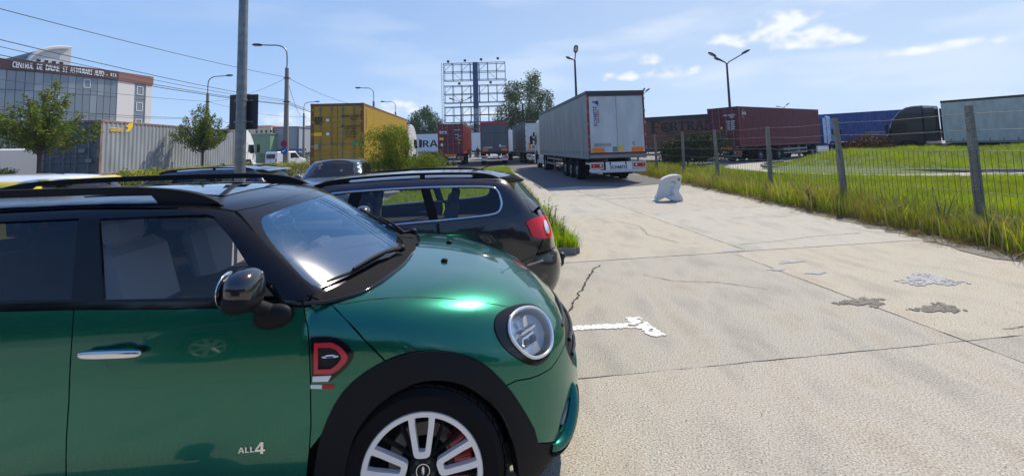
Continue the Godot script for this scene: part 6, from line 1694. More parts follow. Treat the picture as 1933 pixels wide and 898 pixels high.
func van(called: String, label: String, P: Vector3, turn: float, paint: Material, H: float, L: float) -> void:
	var t := thing(called, label, "van", P, deg_to_rad(turn), "vans on the street")
	var w := 0.9
	var xf := Transform3D(Basis(Vector3(0, 0, 1), Vector3(0, 1, 0), Vector3(-1, 0, 0)), Vector3(w, 0, 0))
	var b := MB.new()
	b.prism(PackedVector2Array([Vector2(0.02, 0.3), Vector2(0.0, 0.8), Vector2(-0.08, H - 0.12), Vector2(-0.2, H), Vector2(-L * 0.62, H), Vector2(-L * 0.78, H * 0.62), Vector2(-L * 0.97, H * 0.5), Vector2(-L, H * 0.35), Vector2(-L, 0.3)]), w * 2, xf, 0.07)
	obj("body", b, paint, t)
	var rw := MB.new(); rw.bbox(Vector3(0, H * 0.72, -0.03), Vector3(1.3, H * 0.26, 0.05), 0.012)
	obj("rear_window", rw, M.gloss, t)
	for s in [-1.0, 1.0]:
		var rl := MB.new(); rl.bbox(Vector3(0.84 * s, H * 0.47, -0.02), Vector3(0.12, H * 0.2, 0.1), 0.02)
		obj("rear_light", rl, M.red_lens, t)
		var sw := MB.new(); sw.prism(PackedVector2Array([Vector2(-L * 0.45, H * 0.58), Vector2(-L * 0.45, H * 0.9), Vector2(-L * 0.61, H * 0.9), Vector2(-L * 0.73, H * 0.62)]), 0.012, Transform3D(xf.basis, Vector3(w + 0.006 if s > 0 else -w + 0.006, 0, 0)))
		obj("side_window", sw, M.gloss, t)
		for z in [-0.85, -L + 0.85]: truck_wheel(t, Vector3(0.8 * s, 0.32, z), 0.32, 0.2, s, M.steel)
		var m := MB.new(); m.ball(Vector3((w + 0.1) * s, H * 0.62, -L * 0.68), Vector3(0.1, 0.1, 0.06), Basis(), 8, 10, 0.8)
		obj("door_mirror", m, M.black, t)
	var sm := MB.new(); sm.bbox(Vector3(0, H * 0.5, 0.0), Vector3(0.02, H * 0.8, 0.02), 0.004)
	obj("door_seam", sm, M.black, t)
	var pl := MB.new(); pl.bbox(Vector3(0.2, H * 0.36, 0.01), Vector3(0.5, 0.11, 0.02), 0.003)
	obj("number_plate", pl, M.plate, t)
	var bp := MB.new(); bp.bbox(Vector3(0, 0.4, -0.02), Vector3(1.75, 0.22, 0.16), 0.04)
	obj("rear_bumper", bp, M.plastic, t)
	var ws := MB.new()
	ws.quad(Vector3(-w + 0.1, H * 0.97, -L * 0.636), Vector3(w - 0.1, H * 0.97, -L * 0.636), Vector3(w - 0.1, H * 0.65, -L * 0.772), Vector3(-w + 0.1, H * 0.65, -L * 0.772))
	for k in ws.v.size(): ws.v[k] += Vector3(0, 0.012, -0.012)
	obj("windscreen", ws, M.gloss, t)

# ---------------------------------------------------------------- poles, lamps, wires, fence, hoarding, buildings
func lathe_up(mb: MB, prof: Array, at: Vector3, sides := 16) -> void:       # prof: Vector2(radius, height)
	mb.lathe(prof, Transform3D(Basis(Vector3(1, 0, 0), Vector3(0, 0, -1), Vector3(0, 1, 0)), at), sides)

func lamp_head(p: Node3D, at: Vector3, dir: Vector3, size := 0.75) -> void:
	var h := Node3D.new(); h.name = "lamp_head"; p.add_child(h, true)
	var b := Basis.looking_at(dir, Vector3.UP)
	var m := MB.new(); m.ball(at, Vector3(size * 0.24, size * 0.13, size * 0.5), b, 10, 16, 0.85)
	obj("housing", m, M.dark_steel, h)
	var g := MB.new(); g.ball(at + b * Vector3(0, -size * 0.07, -size * 0.06), Vector3(size * 0.18, size * 0.09, size * 0.36), b, 8, 14, 0.9)
	obj("lens", g, mat(lin(0.45, 0.46, 0.46), 0.2), h)

func concrete_lamp(label: String, P: Vector3, arm: Vector3, top := 7.45) -> Node3D:
	var t := thing("street_lamp", label, "street lamp", P, 0.0, "concrete pole street lamps")
	var pole := MB.new(); lathe_up(pole, [Vector2(0.19, 0), Vector2(0.12, top), Vector2(0, top + 0.01)], Vector3.ZERO)
	obj("pole", pole, M.concrete_post, t)
	var a := MB.new()
	a.tube(smooth([Vector3(0, top - 0.2, 0), Vector3(0, top + 0.8, 0), Vector3(0, top + 1.3, 0) + arm * 0.06, Vector3(0, top + 1.58, 0) + arm * 0.3, Vector3(0, top + 1.62, 0) + arm * 0.7, Vector3(0, top + 1.66, 0) + arm], false, 5), 0.045, 8)
	lathe_up(a, [Vector2(0.13, top - 0.4), Vector2(0.1, top + 0.05), Vector2(0.05, top + 0.1)], Vector3.ZERO)
	obj("arm", a, M.steel, t)
	lamp_head(t, Vector3(0, top + 1.66, 0) + arm * 1.12, Vector3(arm.x, 0.06, arm.z).normalized(), 0.7)
	for y in [5.1, 6.7]:
		var c := MB.new(); lathe_up(c, [Vector2(0.15, y - 0.04), Vector2(0.15, y + 0.04), Vector2(0.1, y + 0.04)], Vector3.ZERO)
		c.bbox(Vector3(0, y, 0), Vector3(0.5, 0.05, 0.05), 0.01)
		obj("wire_bracket", c, M.dark_steel, t)
	return t

func steel_lamp(label: String, P: Vector3, arms: Array, top := 8.2) -> Node3D:
	var t := thing("yard_lamp", label, "street lamp", P, 0.0, "steel yard lamps")
	var pole := MB.new(); lathe_up(pole, [Vector2(0.14, 0), Vector2(0.13, 1.2), Vector2(0.075, top), Vector2(0, top + 0.02)], Vector3.ZERO, 12)
	obj("pole", pole, M.dark_steel, t)
	for a in arms:
		var m := MB.new(); m.tube([Vector3(0, top - 0.15, 0), Vector3(0, top, 0) + a * 0.12, Vector3(0, top, 0) + a], 0.045, 8)
		obj("arm", m, M.dark_steel, t)
		lamp_head(t, Vector3(0, top + 0.05, 0) + a * 1.13, a.normalized(), 0.8)
	return t

func wire(a: Vector3, b: Vector3, sag: float, r: float) -> Array:
	var pts := []
	for k in 25:
		var u := k / 24.0
		pts.append(a.lerp(b, u) - Vector3(0, sag * 4.0 * u * (1 - u), 0))
	return pts

func make_street() -> void:
	# the grey steel pole in the parking, with the back of a sign
	var p := thing("lamp_post", "tall grey steel lamp post with the dark back of a sign, between the parked cars", "lamp post", Vector3(-5.02, 0, -8.3))
	var m := MB.new(); lathe_up(m, [Vector2(0.098, 0), Vector2(0.092, 2.0), Vector2(0.062, 9.0), Vector2(0, 9.0)], Vector3.ZERO, 8)
	obj("pole", m, M.galv, p)
	var bp := MB.new(); bp.bbox(Vector3(0, 0.02, 0), Vector3(0.36, 0.04, 0.36), 0.006); obj("base_plate", bp, M.galv, p)
	var sg := MB.new(); sg.bbox(Vector3(-0.03, 2.47, -0.13), Vector3(0.54, 0.66, 0.018), 0.008); obj("sign_panel", sg, mat(lin(0.022, 0.028, 0.036), 0.5), p)
	for y in [2.28, 2.68]:
		var c := MB.new(); lathe_up(c, [Vector2(0.098, y - 0.018), Vector2(0.102, y), Vector2(0.098, y + 0.018)], Vector3.ZERO, 16); c.bbox(Vector3(-0.02, y, -0.108), Vector3(0.36, 0.03, 0.028), 0.006)
		obj("clamp", c, M.galv, p)
	# concrete street lamps
	var l1 := concrete_lamp("concrete street lamp with two round traffic signs and wires, left of the yellow container", Vector3(-15.12, 0, -30), Vector3(-1.75, 0, 0.1), 7.35)
	for e in [[2.28, M.text_blue, M.red], [1.82, mat(lin(0.01, 0.12, 0.45), 0.4), null]]:
		var s := Node3D.new(); s.name = "round_sign"; l1.add_child(s, true)
		var d := MB.new(); d.lathe([Vector2(0.23, 0.19), Vector2(0.23, 0.21), Vector2(0, 0.21)], Transform3D(Basis(), Vector3(-0.02, e[0], 0)), 24)
		obj("disc", d, e[1], s)
		if e[2]:
			var q := MB.new(); q.lathe([Vector2(0.232, 0.2), Vector2(0.232, 0.216), Vector2(0.18, 0.216)], Transform3D(Basis(), Vector3(-0.02, e[0], 0)), 24)
			q.bbox(Vector3(-0.02, e[0], 0.214), Vector3(0.38, 0.05, 0.006), 0.001, Basis(Vector3(0, 0, 1), -0.78)); q.bbox(Vector3(-0.02, e[0], 0.2135), Vector3(0.38, 0.05, 0.006), 0.001, Basis(Vector3(0, 0, 1), 0.78))
			obj("red_border", q, e[2], s)
		else:
			var q := MB.new(); q.bbox(Vector3(-0.02, e[0], 0.214), Vector3(0.22, 0.05, 0.006), 0.001, Basis(Vector3(0, 0, 1), 0.6)); q.bbox(Vector3(-0.09, e[0] - 0.03, 0.2145), Vector3(0.05, 0.12, 0.006), 0.001, Basis(Vector3(0, 0, 1), 0.1))
			obj("white_arrow", q, M.text_white, s)
	concrete_lamp("concrete street lamp rising behind the smaller street tree", Vector3(-28.6, 0, -42), Vector3(1.85, 0, 0.1), 7.45)
	concrete_lamp("distant concrete street lamp whose arm points right, left of the yellow container", Vector3(-29.75, 0, -64), Vector3(1.75, 0, 0.1), 7.2)
	concrete_lamp("street lamp rising behind the yellow container, nearer of two, its arm pointing left", Vector3(-16.25, 0, -52.6), Vector3(-1.6, 0, 0.1), 7.4)
	concrete_lamp("street lamp rising behind the yellow container, farther of two, above its right end", Vector3(-17.7, 0, -68), Vector3(-1.7, 0, 0.1), 7.35)
	var l0 := concrete_lamp("concrete street lamp beside the parking, outside the view on the left", Vector3(-14.6, 0, -5.0), Vector3(-1.7, 0, 0.1), 7.35)
	# yard lamps
	steel_lamp("steel yard lamp with two heads behind the large grey trailer", Vector3(5.2, 0, -36), [Vector3(0.0, 0.62, 0.75), Vector3(-0.32, 0.25, -0.5)], 8.45)
	steel_lamp("steel yard lamp with three arms rising behind the dark red container", Vector3(18.45, 0, -38), [Vector3(-1.15, 0.62, 0.2), Vector3(1.45, 0.78, 0.1), Vector3(-0.3, 0.45, -0.8)], 8.2)
	steel_lamp("steel yard lamp just showing at the top right corner of the large grey trailer", Vector3(18.2, 0, -63), [Vector3(0.25, 0.6, 0.4), Vector3(0.95, 0.7, -0.2), Vector3(-0.9, 0.5, -0.3)], 8.2)
	steel_lamp("far steel yard lamp whose head shows above the dark red container's right half", Vector3(59.4, 0, -98), [Vector3(0.55, 0.5, 0.3), Vector3(-0.9, 0.2, -0.5)], 8.4)
	steel_lamp("steel yard lamp with three arms standing in front of the empty billboard frame", Vector3(-7.65, 0, -67), [Vector3(-1.2, 0.4, 0.2), Vector3(1.25, 0.5, 0.1), Vector3(0.1, 0.4, -0.8)], 8.5)
	# wires
	var hi := 6.72
	var spans := [[Vector3(-14.6, 6.1, -5), Vector3(-15.12, 6.75, -30), 0.25, 0.014], [Vector3(-14.35, 5.5, -5), Vector3(-15.35, 5.24, -30), 0.3, 0.014], [Vector3(-14.5, 5.35, -5), Vector3(-15.25, 5.12, -30), 0.35, 0.011], [Vector3(-14.7, 5.05, -5), Vector3(-15.0, 4.92, -30), 0.3, 0.014], [Vector3(-14.85, 5.0, -5), Vector3(-14.9, 4.88, -30), 0.34, 0.016],
		[Vector3(-15.12, 6.75, -30), Vector3(-16.25, 6.75, -52.6), 0.5, 0.014], [Vector3(-15.35, 5.24, -30), Vector3(-16.45, 5.15, -52.6), 0.5, 0.014], [Vector3(-15.25, 5.12, -30), Vector3(-16.35, 5.1, -52.6), 0.55, 0.014], [Vector3(-15.0, 4.92, -30), Vector3(-16.05, 5.1, -52.6), 0.5, 0.016], [Vector3(-15.12, 6.7, -30), Vector3(-29.75, 6.7, -64), 0.8, 0.014],
		[Vector3(-28.6, 6.7, -42), Vector3(-29.75, 6.7, -64), 0.4, 0.014], [Vector3(-28.8, 5.15, -42), Vector3(-29.95, 5.1, -64), 0.4, 0.016], [Vector3(-27.3, 6.6, -8), Vector3(-28.6, 6.7, -42), 0.5, 0.014], [Vector3(-27.5, 5.2, -8), Vector3(-28.8, 5.15, -42), 0.5, 0.016], [Vector3(-27.1, 5.0, -8), Vector3(-28.4, 5.1, -42), 0.6, 0.014], [Vector3(-15.12, 6.72, -30), Vector3(-28.6, 6.72, -42), 0.4, 0.011]]
	var where := ["nearest span, topmost wire above the parked cars", "nearest span, second wire from the top", "nearest span, third and thinnest wire from the top", "nearest span, fourth wire from the top", "nearest span, lowest wire", "span behind the yellow container, topmost", "span behind the yellow container, second", "span behind the yellow container, third", "span behind the yellow container, lowest", "crossing from the signed street lamp to the distant one across the street", "far side of the street, last span, upper", "far side of the street, last span, lower", "far side of the street, before the office block, upper", "far side of the street, before the office block, middle", "far side of the street, before the office block, lowest", "crossing from the signed street lamp to the lamp behind the smaller tree"]
	var wk := 0
	for s in spans:
		var wm := MB.new(); wm.tube(wire(s[0], s[1], s[2], s[3]), s[3], 5)
		tag(obj("overhead_wire", wm, M.cable), "thin black wire, " + where[wk], "wire", "overhead wires along the street")
		wk += 1
	make_fence()
	make_hoarding()
	make_buildings()
	make_barrier()

func make_fence() -> void:
	var f := thing("wire_fence", "wire mesh fence on leaning grey posts along the grass on the right", "fence")
	var ds := [0.9, 4.3, 7.63, 10.59, 13.47, 16.7, 19.8, 23.2, 26.4, 29.6, 32.8]
	var lean := [Vector2(0, 0), Vector2(0.02, 0), Vector2(0.03, 0.02), Vector2(-0.05, 0.03), Vector2(0.02, -0.02), Vector2(-0.02, 0.02), Vector2(0.03, 0), Vector2(-0.02, 0.03), Vector2(0.04, 0), Vector2(0, 0), Vector2(0.02, 0)]
	var r := RandomNumberGenerator.new(); r.seed = 17
	var pos := []
	var tops := []
	for k in ds.size():
		var d: float = ds[k]
		var x := 7.95 - 0.027 * d
		var h: float = [2.0, 2.05, 2.14, 2.12, 2.04, 2.08, 2.1, 2.1, 2.05, 2.1, 2.05][k]
		var m := MB.new()
		var prev := PackedVector3Array()
		var rows := 9
		for j in rows + 1:
			var u := float(j) / rows
			var c := Vector3(x + lean[k].x * u, h * u, -d - lean[k].y * u)
			var w := lerpf(0.052, 0.042, u) + rnd(r, -0.004, 0.004)
			var ring := PackedVector3Array([c + Vector3(-w, 0, -w), c + Vector3(w, 0, -w), c + Vector3(w, 0, w), c + Vector3(-w, 0, w)])
			if j > 0:
				for q in 4: m.quad2((c + Vector3(x, h * u, -d)) * 0.5, prev[q], prev[(q + 1) % 4], ring[(q + 1) % 4], ring[q])
			prev = ring
		m.quad2(Vector3(x, h - 0.5, -d), prev[0], prev[1], prev[2], prev[3])
		obj("post", m, M.wood_post, f)
		pos.append(Vector3(x, 0, -d)); tops.append(Vector3(x + lean[k].x, h, -d - lean[k].y))
	for y in [0.35, 0.7, 1.05, 1.38, 1.72, 2.0]:
		var m := MB.new()
		var pts := []
		for k in pos.size():
			var u: float = y / tops[k].y
			pts.append(pos[k].lerp(tops[k], minf(u, 1.0)) + Vector3(-0.062, 0, 0))
			if k < pos.size() - 1: pts.append((pos[k] + pos[k + 1]) / 2 + Vector3(-0.06, y - rnd(r, 0.01, 0.04), 0))
		m.tube(pts, 0.0045, 5)
		obj("line_wire", m, M.wire, f)
	var mesh := MB.new()
	var z := -0.9
	while z > -32.8:
		var x := 7.95 + 0.027 * z - 0.064
		var top := 1.38 + rnd(r, -0.02, 0.02)
		mesh.tube([Vector3(x, 0.02, z), Vector3(x + rnd(r, -0.008, 0.008), top * 0.5, z + rnd(r, -0.012, 0.012)), Vector3(x, top, z)], 0.0036, 4, false, false)
		z -= 0.105
	obj("wire_mesh", mesh, M.cable, f).set_meta("kind", "stuff")

func make_hoarding() -> void:
	var t := thing("billboard_frame", "tall empty billboard lattice of thin steel on a blue column", "billboard", Vector3(-6.4, 0, -80.0))
	t.scale = Vector3.ONE * 1.062
	var blue := mat(lin(0.025, 0.055, 0.17), 0.45)
	var m := MB.new(); lathe_up(m, [Vector2(0.48, 0), Vector2(0.46, 8.0)], Vector3.ZERO, 20); obj("column_base", m, mat(lin(0.25, 0.3, 0.36), 0.5), t)
	m = MB.new(); lathe_up(m, [Vector2(0.46, 6.2), Vector2(0.45, 15.9), Vector2(0, 15.9)], Vector3.ZERO, 20); obj("column", m, blue, t)
	var st := mat(lin(0.08, 0.11, 0.16), 0.5, 0.3)
	var x0 := -5.3; var x1 := 5.05
	var bands := [[15.75, 14.3, 12.9], [11.95, 10.55, 9.1], [8.4, 7.0, 5.8]]
	for b in bands:
		for zz in [0.5, -0.9]:
			for y in b:
				var h := MB.new(); h.tube([Vector3(x0, y, zz), Vector3(x1, y, zz)], 0.06, 5); obj("rail", h, st, t)
			for k in 8:
				var x := lerpf(x0, x1, k / 7.0)
				var v := MB.new(); v.tube([Vector3(x, b[0], zz), Vector3(x, b[2], zz)], 0.05, 5); obj("upright", v, st, t)
				if k < 7:
					var xn := lerpf(x0, x1, (k + 1) / 7.0)
					var g := MB.new()
					if zz > 0:
						g.tube([Vector3(x, b[1], zz), Vector3(xn, b[0] if k % 2 == 0 else b[2], zz)], 0.035, 5)
						obj("brace", g, st, t)
		for k in 8:
			for y in b:
				var x := lerpf(x0, x1, k / 7.0)
				var g := MB.new(); g.tube([Vector3(x, y, 0.5), Vector3(x, y, -0.9)], 0.035, 5); obj("tie", g, st, t)
	for x in [x0 - 0.35, x0]:
		var g := MB.new(); g.tube([Vector3(x, 5.4, 0.55), Vector3(x, 15.9, 0.55)], 0.035, 5); obj("ladder_rail", g, st, t)
	for k in 21:
		var g := MB.new(); g.tube([Vector3(x0 - 0.35, 5.6 + 0.5 * k, 0.55), Vector3(x0, 5.6 + 0.5 * k, 0.55)], 0.022, 5); obj("ladder_rung", g, st, t)
	for e in [[-4.4, 15.8], [-1.6, 15.9], [1.1, 16.0], [3.9, 16.1], [-2.6, 12.05], [2.6, 12.1]]:
		var g := MB.new(); g.bbox(Vector3(e[0], e[1] + 0.15, 1.3), Vector3(0.42, 0.34, 0.3), 0.04, Basis(Vector3(1, 0, 0), 0.5)); g.tube([Vector3(e[0], e[1], 0.5), Vector3(e[0], e[1] + 0.05, 1.25)], 0.04, 5)
		obj("floodlight", g, M.black, t)

func make_buildings() -> void:
	# the office block with the curved glass front
	var t := thing("office_building", "curved glass office block with a dark red sign band and vaulted roof", "building")
	var arc := [Vector2(-70.5, 40), Vector2(-65.3, 48), Vector2(-61.9, 54), Vector2(-59.9, 57.2), Vector2(-58.2, 61), Vector2(-57.0, 64.6)]
	var path := smooth(arc, false, 8)
	var gl := mat(lin(0.19, 0.22, 0.245), 0.12, 0.15)
	var gl2 := mat(lin(0.25, 0.285, 0.31), 0.15, 0.15)
	var band := mat(lin(0.07, 0.025, 0.03), 0.6)
	var walls := mat(lin(0.62, 0.6, 0.58), 0.7)
	var len := 0.0
	var pts := [path[0]]
	var acc := 0.0
	for k in path.size() - 1:                                         # even steps of 0.8 m
		var a: Vector2 = path[k]; var b: Vector2 = path[k + 1]
		var d := a.distance_to(b)
		while acc + d >= 0.8:
			a = a.lerp(b, (0.8 - acc) / d); d = a.distance_to(b); acc = 0.0
			pts.append(a)
		acc += d
	var g3 := func(q: Vector2, y: float, out := 0.0) -> Vector3: return Vector3(q.x, y, -q.y)
	var ys := [0.4, 2.9, 5.4, 7.9, 10.4, 12.85]
	for k in pts.size() - 1:
		var a: Vector2 = pts[k]; var b: Vector2 = pts[k + 1]
		var mid := Vector3((a.x + b.x) / 2, 6, -(a.y + b.y) / 2)
		var dir := Vector3(b.x - a.x, 0, -(b.y - a.y)).normalized()
		var out := dir.cross(Vector3.UP).normalized()
		var bs := Basis(dir, Vector3.UP, out)
		for j in ys.size() - 1:
			var w := MB.new(); w.bbox(Vector3(mid.x, (ys[j] + ys[j + 1]) / 2, mid.z), Vector3(0.75, ys[j + 1] - ys[j] - 0.07, 0.08), 0.012, bs)
			obj("pane", w, gl if (k * 3 + j * 5) % 4 else gl2, t)
			if (k * 2 + j * 5) % 13 == 2 and j > 1:
				var fr := MB.new()
				for e in [[Vector3(0, 0.55, 0), Vector3(0.7, 0.07, 0.1)], [Vector3(0, -0.55, 0), Vector3(0.7, 0.07, 0.1)], [Vector3(0.35, 0, 0), Vector3(0.07, 1.1, 0.1)], [Vector3(-0.35, 0, 0), Vector3(0.07, 1.1, 0.1)]]:
					fr.box(Vector3(mid.x, ys[j + 1] - 0.9, mid.z) + bs * (e[0] + Vector3(0, 0, 0.03)), e[1], bs)
				obj("window_frame", fr, M.white, t)
		var cb := MB.new(); cb.box(Vector3(mid.x, 6.5, mid.z) - out * 0.35, Vector3(0.85, 13.0, 0.6), bs)
		obj("wall_core", cb, mat(lin(0.12, 0.14, 0.16), 0.7), t)
		var bd := MB.new(); bd.bbox(Vector3(mid.x, 13.5, mid.z) + out * 0.1, Vector3(0.83, 1.3, 0.35), 0.005, bs)
		obj("sign_band", bd, band, t)
	# the end bays: white wall, glass strip, white end
	var e0: Vector2 = pts[pts.size() - 1]
	var at := Vector3(e0.x, 0, -e0.y)
	var dirv := Vector3(0.16, 0, -0.987).normalized()
	var outv := dirv.cross(Vector3.UP).normalized()
	var be := Basis(dirv, Vector3.UP, outv)
	var run := 0.0
	for e in [[2.5, walls, "wall"], [1.75, gl, "pane"], [1.0, walls, "wall"]]:
		var w := MB.new()
		if e[2] == "pane":
			for j in 5:
				var q := MB.new(); q.bbox(at + be * Vector3(run + e[0] / 2, (ys[j] + ys[j + 1]) / 2, -0.05), Vector3(e[0] - 0.06, ys[j + 1] - ys[j] - 0.08, 0.1), 0.01, be)
				obj("pane", q, e[1], t)
				if j > 1:
					var fr := MB.new()
					for s in [[Vector3(0, 0.6, 0), Vector3(0.9, 0.08, 0.1)], [Vector3(0, -0.6, 0), Vector3(0.9, 0.08, 0.1)], [Vector3(0.45, 0, 0), Vector3(0.08, 1.2, 0.1)], [Vector3(-0.45, 0, 0), Vector3(0.08, 1.2, 0.1)]]:
						fr.box(at + be * (Vector3(run + e[0] / 2, ys[j + 1] - 1.1, 0.02) + s[0]), s[1], be)
					obj("window_frame", fr, M.white, t)
		else:
			w.bbox(at + be * Vector3(run + e[0] / 2, 6.4, -0.3), Vector3(e[0], 12.9, 0.8), 0.02, be)
			obj("wall", w, e[1], t)
		run += e[0]
	var bd2 := MB.new(); bd2.bbox(at + be * Vector3(run / 2, 13.5, -0.2), Vector3(run + 0.1, 1.3, 0.9), 0.02, be)
	obj("sign_band", bd2, mat(lin(0.22, 0.085, 0.065), 0.6), t)
	var bk := MB.new(); bk.bbox(at + be * Vector3(run - 0.3, 6.5, -8), Vector3(0.5, 13.4, 15), 0.02, be)
	obj("end_wall", bk, walls, t)
	var rf := MB.new(); rf.prism(PackedVector2Array([Vector2(-70.5, 40), Vector2(-61.9, 54), Vector2(-58.2, 61), Vector2(-57.0, 64.6), Vector2(-56.3, 69.5), Vector2(-74, 72), Vector2(-88, 50)]), 0.25, Transform3D(Basis(Vector3(1, 0, 0), Vector3(0, 0, -1), Vector3(0, 1, 0)), Vector3(0, 13.9, 0)))
	obj("flat_roof", rf, M.steel, t)
	# vaulted roof with its white gable
	var v := MB.new(); var gab := MB.new()
	var vp := PackedVector2Array()
	for k in 13:
		var g := deg_to_rad(lerpf(6, 96, k / 12.0))
		vp.append(Vector2(-7.5 * sin(g) + 4.4, 3.55 * (1.0 - pow(1.0 - sin(PI / 2 * k / 12.0), 1.6))))
	var prof := PackedVector2Array()
	for k in 15:
		var u := k / 14.0
		prof.append(Vector2(4.4 * u, 2.95 * sin(PI / 2 * pow(u, 0.62))))
	# profile runs across the street front: low at the street side, rising away from it
	# the profile runs along the front, low at the near end and high at the far end; the vault runs back from it
	var va := Vector3(-62.4, 14.1, -57.0)
	var away := Vector3(0.41, 0, -0.912)
	var alongv := Vector3(0.9, 0, 0.42).normalized()
	for k in 14:
		var p0: Vector2 = prof[k]; var p1: Vector2 = prof[k + 1]
		var a0 := va + away * p0.x + Vector3(0, p0.y, 0); var a1 := va + away * p1.x + Vector3(0, p1.y, 0)
		v.quad2(va + away * 6 + alongv * -8 - Vector3(0, 4, 0), a0, a1, a1 - alongv * 16, a0 - alongv * 16)
		gab.quad2(va - alongv * 3, Vector3(a0.x, 14.1, a0.z), Vector3(a1.x, 14.1, a1.z), a1, a0)
		gab.quad2(va + Vector3(0, -30, 0), a0 + alongv * 0.3, a1 + alongv * 0.3, a1 - alongv * 0.3 + Vector3(0, 0.18, 0), a0 - alongv * 0.3 + Vector3(0, 0.18, 0))
		gab.quad2(va - alongv * 3, a0 + alongv * 0.3 - Vector3(0, 0.3, 0), a1 + alongv * 0.3 - Vector3(0, 0.3, 0), a1 + alongv * 0.3, a0 + alongv * 0.3)
	obj("vault", v, mat(lin(0.06, 0.065, 0.07), 0.6), t)
	obj("gable", gab, walls, t)
	for k in 4:
		var q := MB.new(); q.bbox(va + away * (1.2 + 0.75 * k) + alongv * 0.06 + Vector3(0, 0.6, 0), Vector3(0.12, 0.3, 0.35), 0.02, Basis(alongv, Vector3.UP, alongv.cross(Vector3.UP)))
		obj("gable_window", q, M.gloss, t)
	# lettering along the band, letter by letter
	var s := "CENTRUL DE DAUNE SI ASIGURARI AUTO - RCA"
	var dense := smooth(pts, false, 6)
	var cum := [0.0]
	for k in dense.size() - 1: cum.append(cum[k] + dense[k].distance_to(dense[k + 1]))
	var total: float = cum[cum.size() - 1]
	var start := 0.0
	for k in dense.size():
		if dense[k].y > 54.6:
			start = cum[k]; break
	var span := total - start - 0.3
	for k in s.length():
		if s[k] == " ": continue
		var d := start + span * (k + 0.5) / s.length()
		var j := 0
		while j < cum.size() - 2 and cum[j + 1] < d: j += 1
		var q: Vector2 = dense[j].lerp(dense[j + 1], (d - cum[j]) / maxf(cum[j + 1] - cum[j], 1e-5))
		var dd: Vector2 = (dense[j + 1] - dense[j]).normalized()
		var outl := Vector3(dd.x, 0, -dd.y).cross(Vector3.UP).normalized()
		text(t, s[k], 0.74 if k < 37 else 0.5, Vector3(q.x, 13.5, -q.y) + outl * 0.3, outl, Vector3.UP, M.text_white, null, 0.5)
	# far sheds along the street
	var specs := [["green_warehouse", "long green metal warehouse beyond the white delivery van", Vector3(-53.5, 0, -93), Vector3(13.0, 5.3, 14), mat(lin(0.13, 0.25, 0.15), 0.6)], ["grey_warehouse", "grey panelled warehouse behind the concrete lamp with the round signs", Vector3(-45.4, 0, -93.5), Vector3(4.8, 6.7, 8), mat(lin(0.24, 0.29, 0.31), 0.6)], ["metal_shed", "metal shed with vertical ribs next to the yellow container", Vector3(-44.0, 0, -110), Vector3(9, 7.6, 10), mat(lin(0.27, 0.31, 0.27), 0.6)], ["cream_building", "cream building with an orange roof edge left of the green warehouse", Vector3(-70.5, 0, -126), Vector3(10, 9.0, 10), mat(lin(0.62, 0.52, 0.33), 0.7)], ["brown_building", "low brown roofed building behind the warehouses", Vector3(-62, 0, -140), Vector3(22, 8.6, 10), mat(lin(0.16, 0.13, 0.115), 0.8)]]
	for e in specs:
		var h := thing(e[0], e[1], "building", e[2], 0.06)
		var w: Vector3 = e[3]
		var b := MB.new(); b.bbox(Vector3(0, w.y / 2, 0), Vector3(w.x, w.y, w.z), 0.05)
		obj("wall", b, e[4], h)
		var tr := MB.new(); tr.bbox(Vector3(0, w.y + 0.1, 0), Vector3(w.x + 0.3, 0.25, w.z + 0.3), 0.04)
		obj("roof_edge", tr, M.orange if e[0] == "cream_building" else M.steel, h)
		var n := int(w.x / 1.2)
		for k in n:
			var rb := MB.new(); rb.box(Vector3(-w.x / 2 + (k + 0.5) * w.x / n, w.y / 2, w.z / 2 + 0.03), Vector3(0.08, w.y - 0.3, 0.06))
			obj("panel_seam", rb, e[4], h)
			if e[0] == "cream_building" and k > 3:
				for y in [6.3, 7.6]:
					var wn := MB.new(); wn.bbox(Vector3(-w.x / 2 + (k + 1) * w.x / n, y, w.z / 2 + 0.02), Vector3(0.5, 0.8, 0.08), 0.01)
					obj("window", wn, M.gloss, h)
		if e[0] == "grey_warehouse":
			var bl := MB.new(); bl.bbox(Vector3(1.0, 2.2, w.z / 2 + 0.05), Vector3(6, 0.5, 0.1), 0.01); obj("blue_band", bl, mat(lin(0.03, 0.08, 0.3), 0.5), h)
			for x in [-w.x / 2, w.x / 2]:
				var fr := MB.new(); fr.bbox(Vector3(x, w.y / 2, w.z / 2 + 0.05), Vector3(0.3, w.y, 0.3), 0.03); obj("corner_post", fr, mat(lin(0.06, 0.1, 0.16), 0.5), h)

